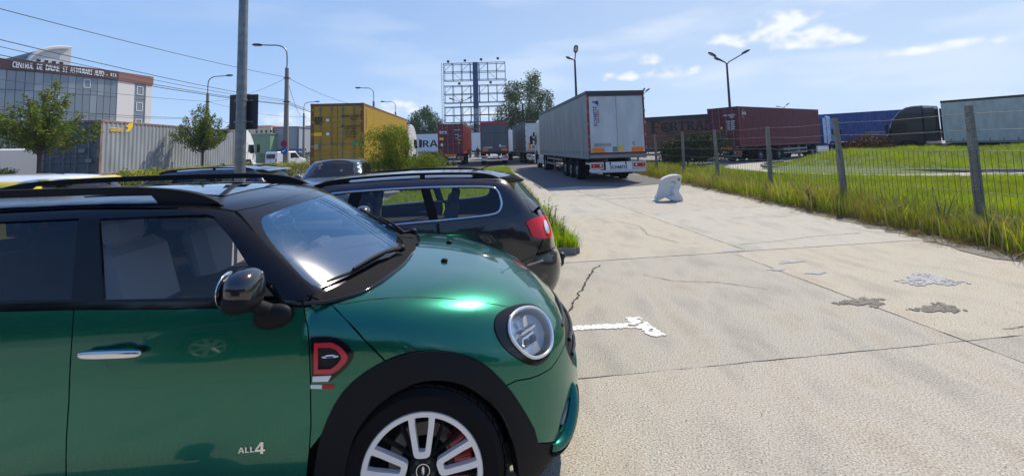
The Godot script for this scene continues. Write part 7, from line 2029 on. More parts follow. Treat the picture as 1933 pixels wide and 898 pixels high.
func make_barrier() -> void:
	var t := thing("plastic_barrier", "broken white plastic road barrier lying tilted on the concrete", "barrier", Vector3(4.36, 0, -12.95), deg_to_rad(4))
	var wm := mat(lin(0.66, 0.645, 0.6), 0.4); var k := 0.0128 * 0.0835 * 12.95 / 850.0 / 0.0128 * 11.97
	var sc := 12.95 / 850.0 * 0.0835
	var P := func(x: float, y: float) -> Vector2: return Vector2((x - 505) * sc, (705 - y) * sc)
	var slab := PackedVector2Array([P.call(150, 705), P.call(165, 690), P.call(230, 650), P.call(255, 590), P.call(300, 520), P.call(340, 410), P.call(365, 290), P.call(385, 240), P.call(460, 190), P.call(560, 150), P.call(650, 132), P.call(760, 130), P.call(815, 145), P.call(835, 175), P.call(822, 230), P.call(812, 350), P.call(790, 420), P.call(755, 490), P.call(690, 540), P.call(600, 560), P.call(440, 628), P.call(345, 665), P.call(235, 712)])
	var m := MB.new(); m.prism(slab, 0.15, Transform3D(Basis(Vector3(0, 1, 0), -0.12), Vector3(0, 0.0, -0.14)), 0.012)
	obj("upper_shell", m, wm, t)
	var m3 := MB.new(); m3.prism(PackedVector2Array([P.call(390, 238), P.call(462, 188), P.call(562, 148), P.call(652, 129), P.call(762, 127), P.call(818, 142), P.call(832, 176), P.call(740, 168), P.call(640, 170), P.call(560, 190), P.call(470, 240)]), 0.26, Transform3D(Basis(Vector3(0, 1, 0), -0.12), Vector3(0, 0.005, -0.19)), 0.02)
	obj("top_edge", m3, wm, t)
	var foot := PackedVector2Array([P.call(440, 628), P.call(600, 560), P.call(585, 440), P.call(600, 410), P.call(640, 400), P.call(690, 450), P.call(740, 530), P.call(785, 610), P.call(800, 690), P.call(740, 704), P.call(640, 705), P.call(590, 700), P.call(530, 670), P.call(480, 640)])
	var m2 := MB.new(); m2.prism(foot, 0.32, Transform3D(Basis(Vector3(0, 1, 0), -0.05), Vector3(0, 0, -0.14)), 0.02)
	obj("foot", m2, wm, t)
	var sl := MB.new(); sl.ball(Vector3(P.call(685, 480).x, P.call(685, 480).y, 0.145), Vector3(0.055, 0.014, 0.02), Basis(Vector3(0, 0, 1), -1.05), 8, 14)
	sl.ball(Vector3(P.call(755, 650).x, P.call(755, 650).y, 0.15), Vector3(0.016, 0.022, 0.02))
	obj("slot", sl, M.black, t)
	var st := MB.new(); st.bbox(Vector3(P.call(755, 235).x, P.call(755, 235).y, 0.06), Vector3(0.06, 0.07, 0.01), 0.002)
	obj("sticker", st, M.steel, t)
	var gv := MB.new()
	var gp := []
	for q in [[580, 290], [620, 275], [655, 290], [670, 330]]: gp.append(Vector3(P.call(q[0], q[1]).x, P.call(q[0], q[1]).y, 0.052))
	gv.tube(smooth(gp, false, 4), 0.012, 6)
	obj("moulded_rib", gv, mat(lin(0.35, 0.36, 0.37), 0.5), t)

# ---------------------------------------------------------------- plants
func leaf_cluster(r: RandomNumberGenerator, n: int, leaf: float, wide: float, spread: float, droop := 0.0) -> ArrayMesh:
	var mb := MB.new()
	for k in n:
		var d := Vector3(rnd(r, -1, 1), rnd(r, -0.7, 1), rnd(r, -1, 1)).normalized()
		var c := d * spread * pow(r.randf(), 0.45)
		var f := (d + Vector3(rnd(r, -1, 1), rnd(r, -0.6, 0.9) - droop, rnd(r, -1, 1)) * 0.9).normalized()
		var s := f.cross(Vector3(rnd(r, -1, 1), rnd(r, 0.2, 1.2), rnd(r, -1, 1))).normalized()
		var u := s.cross(f).normalized()
		var l := leaf * rnd(r, 0.65, 1.15); var w := l * wide
		var a := c; var b := c + f * l * 0.45 + s * w * 0.5 + u * l * 0.06; var e := c + f * l * 0.45 - s * w * 0.5 + u * l * 0.06; var t := c + f * l - u * l * 0.1
		var m := c + f * l * 0.5 - u * l * 0.03
		mb.tri(a, b, m); mb.tri(b, t, m); mb.tri(a, m, e); mb.tri(m, t, e)
	return mb.mesh()

func scatter(called: String, mesh: Mesh, mt: Material, places: Array, tints: Array, parent: Node3D = null) -> MultiMeshInstance3D:
	var mm := MultiMesh.new()
	mm.transform_format = MultiMesh.TRANSFORM_3D
	mm.use_colors = true
	mm.mesh = mesh
	mm.instance_count = places.size()
	for k in places.size():
		mm.set_instance_transform(k, places[k]); mm.set_instance_color(k, tints[k])
	var o := MultiMeshInstance3D.new()
	o.multimesh = mm; o.material_override = mt
	if parent:
		o.name = called; parent.add_child(o, true)
	else:
		o.name = numbered(called); add_child(o)
	o.set_meta("kind", "stuff")
	return o

func any_turn(r: RandomNumberGenerator, s: float) -> Basis:
	return Basis(Vector3(rnd(r, -1, 1), rnd(r, -1, 1), rnd(r, -1, 1)).normalized(), rnd(r, 0, TAU)).scaled(Vector3.ONE * s)

# a young street tree whose branches rise from one fork
func vase_tree(label: String, P: Vector3, fork: float, high: float, wide: float, sd: int) -> void:
	var r := RandomNumberGenerator.new(); r.seed = sd
	var t := thing("street_tree", label, "tree", P, 0.0, "young street trees")
	var tr := MB.new()
	tr.tube([Vector3(0, 0, 0), Vector3(0.02, fork * 0.5, 0.01), Vector3(0, fork, 0), Vector3(0.02, fork + 0.35, 0)], [0.075, 0.06, 0.065, 0.045], 10)
	obj("trunk", tr, M.bark, t)
	var places := []; var tints := []
	var br := MB.new()
	for k in 24:
		var g := k * 2.399 + rnd(r, -0.3, 0.3)
		var tilt := pow((k + 0.5) / 24.0, 0.7)
		var L := (high - fork) * lerpf(1.0, 0.62, tilt) * rnd(r, 0.66, 1.12)
		var tip := Vector3(cos(g) * wide * tilt * rnd(r, 0.8, 1.1), L * lerpf(1.0, 0.55, tilt), sin(g) * wide * tilt * rnd(r, 0.8, 1.1))
		var base := Vector3(0, fork + rnd(r, -0.05, 0.4), 0)
		var pts := []
		for j in 6:
			var u := j / 5.0
			pts.append(base + Vector3(tip.x * pow(u, 0.8), tip.y * pow(u, 1.15), tip.z * pow(u, 0.8)) + Vector3(rnd(r, -0.03, 0.03), 0, rnd(r, -0.03, 0.03)))
		br.tube(pts, [0.022, 0.018, 0.014, 0.01, 0.007, 0.004], 5)
		var n := int(L * 14.0)
		for j in n:
			var u := lerpf(0.2, 1.02, (j + r.randf()) / n)
			var q := Vector3(tip.x * pow(u, 0.8), tip.y * pow(u, 1.15), tip.z * pow(u, 0.8)) + base
			var sp := 0.2 * (1.1 - u * 0.95)
			q += Vector3(rnd(r, -1, 1), rnd(r, -0.6, 0.8), rnd(r, -1, 1)) * sp
			places.append(Transform3D(any_turn(r, rnd(r, 0.7, 1.1)), q))
			var b := rnd(r, 0.6, 1.25)
			tints.append(Color(b * rnd(r, 0.85, 1.25), b, b * rnd(r, 0.6, 0.95)))
	obj("branches", br, M.bark, t)
	scatter("crown", leaf_cluster(r, 12, 0.13, 0.55, 0.15, 0.4), leafy(lin(0.15, 0.205, 0.04), 0.75), places, tints, t)

func blob_tree(called: String, label: String, P: Vector3, high: float, blobs: Array, n: int, sd: int, tone: Color, leaf: float, droop: float, group := "") -> void:
	# blobs: centre and radii of leafy masses; clumps fill their outer shells unevenly
	var r := RandomNumberGenerator.new(); r.seed = sd
	var t := thing(called, label, "tree" if high > 3.0 else "bush", P, 0.0, group)
	var tr := MB.new()
	tr.tube([Vector3.ZERO, Vector3(0.05, high * 0.3, 0.05), Vector3(-0.03, high * 0.62, 0)], [high * 0.028, high * 0.02, high * 0.008], 8)
	for b in blobs:
		tr.tube([Vector3(0, high * 0.2, 0), (Vector3(0, high * 0.25, 0) + b[0]) * 0.5, b[0]], [high * 0.012, high * 0.008, high * 0.003], 5)
	obj("trunk", tr, M.bark, t)
	var places := []; var tints := []
	var noise := FastNoiseLite.new(); noise.seed = sd; noise.frequency = 1.6 / high
	var vol := 0.0
	for b in blobs: vol += b[1].x * b[1].y + b[1].z * b[1].y
	for b in blobs:
		var m := int(n * (b[1].x * b[1].y + b[1].z * b[1].y) / vol)
		for k in m:
			var d := Vector3(rnd(r, -1, 1), rnd(r, -1, 1), rnd(r, -1, 1)).normalized()
			var q: Vector3 = b[0] + d * b[1] * lerpf(0.35, 1.08, pow(r.randf(), 0.5))
			var nn := noise.get_noise_3dv(q * 3.0)
			if nn < -0.18 and r.randf() < 0.75: continue
			if q.y < 0.1: continue
			places.append(Transform3D(any_turn(r, rnd(r, 0.65, 1.3)), q - Vector3(0, droop * r.randf(), 0)))
			var s := rnd(r, 0.6, 1.2) + nn * 0.5
			tints.append(Color(s * rnd(r, 0.85, 1.2), s, s * rnd(r, 0.6, 1.0)))
	scatter("crown", leaf_cluster(r, 14, leaf, 0.42, leaf * 1.7, droop), leafy(tone), places, tints, t)

func tuft(r: RandomNumberGenerator, n: int, h: float, spread: float, w: float) -> ArrayMesh:
	var mb := MB.new()
	for k in n:
		var g := rnd(r, 0, TAU); var q := Vector3(cos(g), 0, sin(g))
		var base := q * spread * r.randf()
		var hh := h * rnd(r, 0.55, 1.1)
		var lean := q.rotated(Vector3.UP, rnd(r, -0.8, 0.8)) * hh * rnd(r, 0.1, 0.55)
		var s := q.cross(Vector3.UP) * w * 0.5
		var p1 := base + lean * 0.3 + Vector3(0, hh * 0.55, 0); var p2 := base + lean + Vector3(0, hh * rnd(r, 0.85, 1.0), 0)
		mb.quad(base - s, base + s, p1 + s * 0.8, p1 - s * 0.8); mb.tri(p1 - s * 0.8, p1 + s * 0.8, p2)
	return mb.mesh()

func field_height(x: float, d: float) -> float:      # the mound behind the ring path
	var u := clampf((d - 18.5 - maxf(0.0, 15.0 - x) * 0.9) / 7.0, 0.0, 1.0) * clampf((x - 12.6) / 5.0, 0.0, 1.0)
	var far := clampf((34.0 + (x - 16) * 0.0 - d) / 4.0, 0.0, 1.0)
	var edge := clampf((x * 0.63 + 17.0 - d) / 3.0, 0.0, 1.0) if x < 24 else clampf((27.8 - d) / 2.5, 0.0, 1.0)
	return 0.82 * sin(PI / 2 * u) * minf(far, edge)

func on_path(x: float, d: float) -> bool:
	for k in path_pts.size() - 1:
		var q := Geometry2D.get_closest_point_to_segment(Vector2(x, d), path_pts[k], path_pts[k + 1])
		if q.distance_to(Vector2(x, d)) < 1.15: return true
	return false
var path_pts := [Vector2(46, 12.5), Vector2(30, 15.2), Vector2(22, 16.6), Vector2(17.5, 18.0), Vector2(14.6, 20.0), Vector2(13.2, 22.6), Vector2(13.1, 25.5), Vector2(14.5, 28.5), Vector2(17.5, 31.5)]

func make_plants() -> void:
	var r := RandomNumberGenerator.new(); r.seed = 77
	# grass field: soil sheet with the mound, and the ring path
	var f := MB.new()
	var nx := 90; var nz := 64
	for a in nz + 1:
		for b in nx + 1:
			var x := 6.95 + 63.0 * pow(b / float(nx), 1.4); var d := -6.0 + 50.0 * a / nz
			var e := 0.0
			f.vert(Vector3(x, field_height(x, d) + 0.02, -d), Vector3(field_height(x - 0.4, d) - field_height(x + 0.4, d), 0.8, -(field_height(x, d - 0.4) - field_height(x, d + 0.4))).normalized())
	for a in nz:
		for b in nx:
			var o := a * (nx + 1) + b
			f.face_n(o, o + 1, o + nx + 2); f.face_n(o, o + nx + 2, o + nx + 1)
	struct("field_ground", f, M.turf)
	var pm := MB.new()
	var pp := smooth(path_pts, false, 6)
	var left := []; var right := []
	for k in pp.size():
		var d: Vector2 = (pp[mini(k + 1, pp.size() - 1)] - pp[maxi(k - 1, 0)]).normalized()
		var s := Vector2(-d.y, d.x)
		left.append(pp[k] + s * 1.05); right.append(pp[k] - s * 1.05)
	for k in pp.size() - 1:
		pm.quad2(Vector3(pp[k].x, -5, -pp[k].y), Vector3(left[k].x, 0.06, -left[k].y), Vector3(right[k].x, 0.06, -right[k].y), Vector3(right[k + 1].x, 0.06, -right[k + 1].y), Vector3(left[k + 1].x, 0.06, -left[k + 1].y))
	struct("ring_path", pm, M.concrete[0])
	var ky := MB.new()
	for k in pp.size() - 1:
		var a := Vector3(right[k].x, 0.1, -right[k].y); var b := Vector3(right[k + 1].x, 0.1, -right[k + 1].y)
		ky.bbox((a + b) / 2, Vector3(a.distance_to(b) - 0.01, 0.2, 0.16), 0.015, Basis(Vector3.UP, atan2(-(b - a).z, (b - a).x)))
	struct("path_kerb", ky, M.kerb).set_meta("kind", "structure")
	# lorry yard surface on the right
	struct("lorry_yard", sheet([Vector2(12, 45), Vector2(13.5, 30), Vector2(16.5, 29), Vector2(26, 34), Vector2(40, 20), Vector2(70, 4), Vector2(110, 4), Vector2(110, 120), Vector2(-10, 120), Vector2(-6, 62), Vector2(4.5, 62), Vector2(6.0, 45)], 0.035), M.yard)
	# grasses
	var blade := [tuft(r, 10, 0.34, 0.14, 0.011), tuft(r, 9, 0.5, 0.16, 0.01), tuft(r, 12, 0.2, 0.12, 0.012)]
	var green_m := leafy(lin(0.3, 0.42, 0.03), 0.85); var dry_m := leafy(lin(0.4, 0.35, 0.13), 0.6)
	var pg := []; var cg := []; var pt := []; var ct := []; var pd := []; var cd := []
	var wind := FastNoiseLite.new(); wind.seed = 5; wind.frequency = 0.25
	for k in 62000:
		var d := 2.0 + 32.0 * pow(r.randf(), 1.15)
		var x := 6.9 + (d * 1.15 + 4.0) * r.randf()
		if x > 46 or on_path(x, d): continue
		if x < 9.0 and wind.get_noise_2d(d * 4.0 + 40.0, x * 5.0) < -0.25 and r.randf() < 0.8: continue
		if d > 27.5 and x > 12.5: continue
		var verge := clampf((8.6 - x) / 1.2, 0, 1)
		var nn := wind.get_noise_2d(x, d)
		var y := field_height(x, d)
		var s := rnd(r, 0.7, 1.3) * (1.0 + nn * 0.5) * lerpf(1.0, 0.5, clampf((x - 8.4) / 1.2, 0, 1))
		var tf := Transform3D(Basis(Vector3.UP, rnd(r, 0, TAU)).scaled(Vector3(s * 1.2, s, s * 1.2)), Vector3(x, y, -d))
		var v := rnd(r, 0.7, 1.25) + nn * 0.4
		if r.randf() < 0.1 + 0.42 * verge: pd.append(tf); cd.append(Color(v, v * rnd(r, 0.85, 1.1), v * rnd(r, 0.6, 1.0)))
		elif r.randf() < 0.55: pg.append(tf); cg.append(Color(v * rnd(r, 0.85, 1.3), v, v * rnd(r, 0.5, 1.0)))
		else: pt.append(tf); ct.append(Color(v * rnd(r, 0.9, 1.4), v, v * rnd(r, 0.5, 1.0)))
	# the ragged verge before the fence
	for k in 5200:
		var d := 3.0 + 24.0 * pow(r.randf(), 1.3)
		var e := 6.95 + 0.22 * wind.get_noise_2d(d * 2.0, 9.0) + (0.35 if d > 12 else 0.0) - (0.25 if d > 20 else 0.0)
		var x := e + 1.0 * pow(r.randf(), 1.6)
		var s := rnd(r, 0.45, 1.15) * clampf(0.5 + (x - e), 0.5, 1.1) * clampf(0.85 + 1.5 * wind.get_noise_2d(d * 5.0, x * 6.0), 0.25, 1.5)
		var tf := Transform3D(Basis(Vector3.UP, rnd(r, 0, TAU)).scaled(Vector3(s * 1.3, s, s * 1.3)), Vector3(x, 0.0, -d))
		var v := rnd(r, 0.6, 1.2)
		if r.randf() < 0.55: pd.append(tf); cd.append(Color(v, v * 0.95, v * 0.85))
		else: pt.append(tf); ct.append(Color(v, v, v * 0.8))
	# litter of dry stalks lying where the concrete ends
	for k in 1500:
		var d := 2.5 + 22.0 * pow(r.randf(), 1.3)
		var s := rnd(r, 0.25, 0.5)
		pd.append(Transform3D(Basis(Vector3(rnd(r, -1, 1), rnd(r, -0.2, 0.2), rnd(r, -1, 1)).normalized(), rnd(r, 1.0, 1.7)).scaled(Vector3.ONE * s), Vector3(6.95 - absf(r.randfn(0.0, 0.22)) + 0.2 * wind.get_noise_2d(d * 2.0, 9.0), 0.02, -d)))
		var v := rnd(r, 0.35, 0.9); cd.append(Color(v, v * 0.85, v * 0.7))
	tag(scatter("field_grass", blade[0], green_m, pg, cg), "bright green grass growing across the field on the right", "grass")
	tag(scatter("tall_grass", blade[1], green_m, pt, ct), "taller uneven green grass on the field and along the fence", "grass")
	tag(scatter("dry_grass", blade[1], dry_m, pd, cd), "straw coloured dry grass mixed in along the verge", "grass")
	# loose grit and dead leaves on the concrete
	var stone := MB.new(); stone.ball(Vector3.ZERO, Vector3(1, 0.55, 0.8), Basis(), 4, 6, 1.2)
	var ps := []; var cs := []
	for k in 5200:
		var d := 2.0 + 20.0 * pow(r.randf(), 1.8); var x := rnd(r, 0.3, 6.9)
		if r.randf() < 0.45: x = 6.9 - absf(r.randfn(0.0, 0.45))
		if x > 7.2: continue
		var s := 0.0013 + 0.0035 * pow(r.randf(), 4.0) + (0.004 * r.randf() if x > 6.2 else 0.0)
		ps.append(Transform3D(any_turn(r, s), Vector3(x, 0.006 + s * 0.3, -d)))
		var v := rnd(r, 0.6, 1.5); cs.append(Color(v, v * rnd(r, 0.9, 1.0), v * rnd(r, 0.75, 1.0)))
	var gm2 := mat(lin(0.27, 0.25, 0.22), 0.9); gm2.vertex_color_use_as_albedo = true
	tag(scatter("loose_grit", stone.mesh(), gm2, ps, cs), "loose grit and small stones lying on the concrete road", "grit")
	# island grass
	var pi := []; var ci := []
	for k in 15000:
		var d := 7.1 + 26.3 * pow(r.randf(), 1.4); var x := rnd(r, -3.9, 1.0)
		var edge := lerpf(0.95, 0.6, clampf((d - 7.0) / 5.0, 0, 1)) if d < 12 else lerpf(0.6, -0.42, (d - 12.0) / 21.0)
		if x > edge - 0.02: continue
		var s := rnd(r, 0.6, 1.2)
		var v := rnd(r, 0.75, 1.3)
		pi.append(Transform3D(Basis(Vector3.UP, rnd(r, 0, TAU)).scaled(Vector3(s, s * (0.9 if x < edge - 0.5 else 1.15), s)), Vector3(x, 0.1, -d)))
		ci.append(Color(v * rnd(r, 0.85, 1.25), v, v * rnd(r, 0.5, 0.95)))
	tag(scatter("island_grass", blade[2], green_m, pi, ci), "thick short grass filling the kerbed island", "grass")
	# weeds: leafy stems on the island edge and along the fence
	var wi := 0
	var nth := ["first", "second", "third", "fourth", "fifth", "sixth", "seventh", "eighth"]
	for e in [[0.78, 7.35, 0.42], [0.55, 7.8, 0.5], [0.7, 8.3, 0.5], [0.62, 9.0, 0.55], [0.55, 9.8, 0.45], [0.45, 10.9, 0.5], [0.5, 12.2, 0.45]]:
		weed("weed", "leafy green weed on the island edge, %s from its near corner" % nth[wi], Vector3(e[0], 0.1, -e[1]), e[2], 100 + wi, lin(0.12, 0.2, 0.04), "weeds along the island kerb"); wi += 1
	for e in [[7.35, 7.9, 0.75], [7.5, 9.2, 0.6], [7.3, 6.6, 0.5], [7.25, 5.9, 0.6], [7.6, 12.0, 0.6], [7.4, 14.8, 0.5], [7.2, 8.7, 0.42], [7.9, 6.9, 0.9]]:
		weed("weed", "dark leafed weed by the fence, %s of eight counted from the viewer" % nth[[3, 5, 1, 0, 6, 7, 4, 2][wi - 7]], Vector3(e[0], 0.0, -e[1]), e[2], 200 + wi, lin(0.06, 0.1, 0.03), "weeds along the fence"); wi += 1
	weed("dead_plant", "dark brown withered plant at the foot of the fence", Vector3(6.95, 0, -10.6), 0.62, 300, lin(0.022, 0.026, 0.012), "", 90)
	# street trees, bushes, hedges
	vase_tree("larger young street tree at the far left in front of the grey container", Vector3(-17.65, 0, -16.8), 1.85, 4.65, 1.9, 11)
	vase_tree("smaller young street tree before the middle of the grey container", Vector3(-17.9, 0, -26.0), 1.75, 4.85, 1.55, 12)
	bush_arching()
	blob_tree("birch_tree", "tall birch with drooping twigs behind the dark grey and white trailers", Vector3(1.6, 0, -66), 12.6, [[Vector3(0, 8.0, 0), Vector3(2.6, 3.4, 2.4)], [Vector3(1.6, 11.2, 0), Vector3(1.0, 1.8, 1.0)], [Vector3(-1.6, 10.0, 0), Vector3(1.1, 1.6, 1.1)], [Vector3(3.2, 8.4, 0.3), Vector3(1.2, 1.9, 1.2)], [Vector3(-2.6, 6.4, 0), Vector3(1.5, 2.0, 1.5)], [Vector3(0.5, 5.0, 0), Vector3(3.4, 2.4, 2.6)], [Vector3(-3.4, 4.6, 0), Vector3(1.1, 1.6, 1.1)]], 2300, 21, lin(0.13, 0.165, 0.06), 0.26, 0.9)
	blob_tree("round_tree", "round dark green tree behind the yellow container's lorry", Vector3(-16.8, 0, -85), 9.4, [[Vector3(0, 6.1, 0), Vector3(2.8, 3.0, 2.8)], [Vector3(-1.9, 5.0, 0), Vector3(2.1, 2.3, 2.1)], [Vector3(2.2, 5.2, 0), Vector3(1.9, 2.2, 1.9)], [Vector3(0.5, 8.3, 0), Vector3(1.0, 1.2, 1.0)]], 2000, 22, lin(0.075, 0.14, 0.032), 0.26, 0.1)
	blob_tree("far_tree", "dark tree top beside the maroon container and the billboard column", Vector3(-7.6, 0, -80), 6.6, [[Vector3(0, 4.4, 0), Vector3(2.4, 1.7, 1.6)], [Vector3(-2.6, 4.0, 0), Vector3(1.6, 1.4, 1.3)]], 700, 23, lin(0.028, 0.045, 0.018), 0.24, 0.1)
	blob_tree("dark_shrub", "dense dark green shrub before the brown trailer", Vector3(10.9, 0, -28.5), 2.2, [[Vector3(0, 1.2, 0), Vector3(1.2, 0.9, 0.9)], [Vector3(1.2, 1.35, -0.3), Vector3(1.0, 0.85, 0.8)], [Vector3(-1.0, 0.9, 0), Vector3(0.8, 0.7, 0.7)], [Vector3(2.2, 1.2, -0.8), Vector3(0.8, 0.8, 0.8)]], 1100, 24, lin(0.03, 0.05, 0.017), 0.13, 0.1)
	blob_tree("rusty_shrub", "reddish dry bush on the mound before the blue container", Vector3(21.6, 0.55, -27.4), 1.2, [[Vector3(0, 0.6, 0), Vector3(1.3, 0.5, 0.7)]], 300, 25, lin(0.11, 0.055, 0.03), 0.12, 0.0)
	hedge("clipped_hedge", "yellow green clipped hedge in front of the grey container, nearer the yellow container", Vector2(-16.3, 18.6), Vector2(-12.2, 27.0), 1.02, 1.0, 31, lin(0.32, 0.36, 0.05))
	hedge("clipped_hedge", "dark green clipped hedge at the far left under the larger street tree", Vector2(-27.0, 21.5), Vector2(-20.9, 18.6), 1.25, 0.9, 32, lin(0.08, 0.12, 0.03))
	hedge("street_shrubs", "row of green shrubs along the far side of the street", Vector2(-33.5, 60), Vector2(-26, 84), 1.6, 1.6, 33, lin(0.05, 0.085, 0.02))
	blob_tree("wild_bush", "loose green bush mass behind the larger street tree at the left edge", Vector3(-32.0, 0, -32), 4.6, [[Vector3(0, 2.2, 0), Vector3(3.4, 2.0, 2.0)], [Vector3(4.4, 1.9, -1.0), Vector3(2.6, 1.7, 1.8)], [Vector3(-4.5, 2.4, 1.0), Vector3(3.0, 2.2, 2.0)]], 1500, 34, lin(0.085, 0.12, 0.03), 0.2, 0.2)
	# far belts that close the horizon
	far_belt("far_trees", "distant belt of trees along the horizon on the left", Vector2(-260, 190), Vector2(-20, 230), 7.5, 41)
	far_belt("far_trees", "distant belt of trees along the horizon ahead and right", Vector2(-20, 240), Vector2(330, 170), 5.0, 42)
	far_belt("far_trees", "dark trees across the street behind the viewer", Vector2(-50, -22), Vector2(45, -26), 6.5, 43)

func weed(called: String, label: String, P: Vector3, h: float, sd: int, c: Color, group: String, n := 34) -> void:
	var r := RandomNumberGenerator.new(); r.seed = sd
	var t := thing(called, label, "plant", P, 0.0, group)
	var st := MB.new(); var lf := MB.new()
	for s in 3 + int(n / 30):
		var g := rnd(r, 0, TAU); var tip := Vector3(cos(g) * h * rnd(r, 0.1, 0.4), h * rnd(r, 0.7, 1.05), sin(g) * h * rnd(r, 0.1, 0.4))
		st.tube([Vector3.ZERO, tip * 0.5 + Vector3(0, h * 0.06, 0), tip], [0.006, 0.005, 0.002], 5)
		for k in n / 3:
			var u := rnd(r, 0.2, 1.0); var c0 := tip * u + Vector3(0, h * 0.1 * u * (1 - u), 0)
			var f := Vector3(rnd(r, -1, 1), rnd(r, -0.3, 0.5), rnd(r, -1, 1)).normalized(); var w := f.cross(Vector3.UP).normalized()
			var l := rnd(r, 0.05, 0.1) * (1.2 - u * 0.5)
			lf.quad(c0, c0 + f * l * 0.5 + w * l * 0.28 + Vector3(0, 0.01, 0), c0 + f * l, c0 + f * l * 0.5 - w * l * 0.28 + Vector3(0, 0.01, 0))
	obj("stem", st, M.bark, t)
	var m := leafy(c, 0.5); m.vertex_color_use_as_albedo = false
	obj("leaves", lf, m, t).set_meta("kind", "stuff")

func bush_arching() -> void:
	var r := RandomNumberGenerator.new(); r.seed = 51
	var t := thing("arching_bush", "wild bush with arching yellow green twigs in front of the yellow container", "bush", Vector3(-4.15, 0.05, -17.6))
	var br := MB.new(); var places := []; var tints := []
	for k in 120:
		var g := rnd(r, 0, TAU); var reach := rnd(r, 0.35, 1.75) * (1.0 if cos(g) < 0.2 else 1.0); var up := rnd(r, 0.9, 2.2) * (1.12 if cos(g) < 0 else 0.62)
		var pts := []
		for j in 7:
			var u := j / 6.0
			pts.append(Vector3(cos(g) * (0.25 + reach * pow(u, 1.1)), up * sin(PI * 0.72 * u) * 1.05, sin(g) * (0.2 + reach * 0.8 * u)) + Vector3(rnd(r, -0.03, 0.03), 0, rnd(r, -0.03, 0.03)))
		br.tube(pts, [0.012, 0.01, 0.008, 0.007, 0.005, 0.004, 0.002], 4)
		for j in 30:
			var u := rnd(r, 0.15, 1.0) * 5.99
			var a: Vector3 = pts[int(u)].lerp(pts[int(u) + 1], u - int(u))
			if a.y < 0.05: continue
			places.append(Transform3D(any_turn(r, rnd(r, 0.6, 1.2)), a + Vector3(rnd(r, -1, 1), rnd(r, -1, 1), rnd(r, -1, 1)) * 0.1))
			var v := rnd(r, 0.55, 1.3); tints.append(Color(v * rnd(r, 0.9, 1.4), v, v * 0.7))
	obj("twigs", br, M.bark, t)
	scatter("crown", leaf_cluster(r, 12, 0.075, 0.5, 0.13, 0.1), leafy(lin(0.18, 0.26, 0.035), 0.75), places, tints, t)

func hedge(called: String, label: String, a: Vector2, b: Vector2, h: float, w: float, sd: int, c: Color) -> void:
	var r := RandomNumberGenerator.new(); r.seed = sd
	var places := []; var tints := []
	var n := int(a.distance_to(b) * 130)
	var s := (b - a).normalized(); var q := Vector2(-s.y, s.x)
	for k in n:
		var p := a.lerp(b, r.randf()) + q * w * rnd(r, -0.5, 0.5)
		var y := h * (1.0 - 0.55 * pow(r.randf(), 2.0)) if r.randf() < 0.55 else h * r.randf()
		places.append(Transform3D(any_turn(r, rnd(r, 0.7, 1.3)), Vector3(p.x, y + rnd(r, -0.05, 0.05), -p.y)))
		var v := rnd(r, 0.6, 1.25); tints.append(Color(v * rnd(r, 0.9, 1.2), v, v * 0.8))
	var t := thing(called, label, "hedge")
	scatter("foliage", leaf_cluster(r, 14, 0.09, 0.5, 0.14), leafy(c), places, tints, t)
	var st := MB.new()
	for k in int(a.distance_to(b) * 2):
		var p := a.lerp(b, r.randf()) + q * w * rnd(r, -0.3, 0.3)
		st.tube([Vector3(p.x, 0, -p.y), Vector3(p.x + rnd(r, -0.1, 0.1), h * 0.8, -p.y)], 0.015, 4)
	obj("stems", st, M.bark, t).set_meta("kind", "stuff")

func far_belt(called: String, label: String, a: Vector2, b: Vector2, h: float, sd: int) -> void:
	var r := RandomNumberGenerator.new(); r.seed = sd
	var places := []; var tints := []
	var n := int(a.distance_to(b) * 26)
	for k in n:
		var u := r.randf()
		var p := a.lerp(b, u) + Vector2(0, rnd(r, -4, 4))
		var hh := h * (0.62 + 0.38 * sin(u * 37.0 + sd) * sin(u * 91.0))
		places.append(Transform3D(any_turn(r, rnd(r, 0.8, 1.5)), Vector3(p.x, hh * pow(r.randf(), 0.8), -p.y)))
		var v := rnd(r, 0.7, 1.2); tints.append(Color(v, v, v))
	tag(scatter(called, leaf_cluster(r, 18, 0.8, 0.5, 0.9), leafy(lin(0.04, 0.065, 0.022)), places, tints), label, "trees")

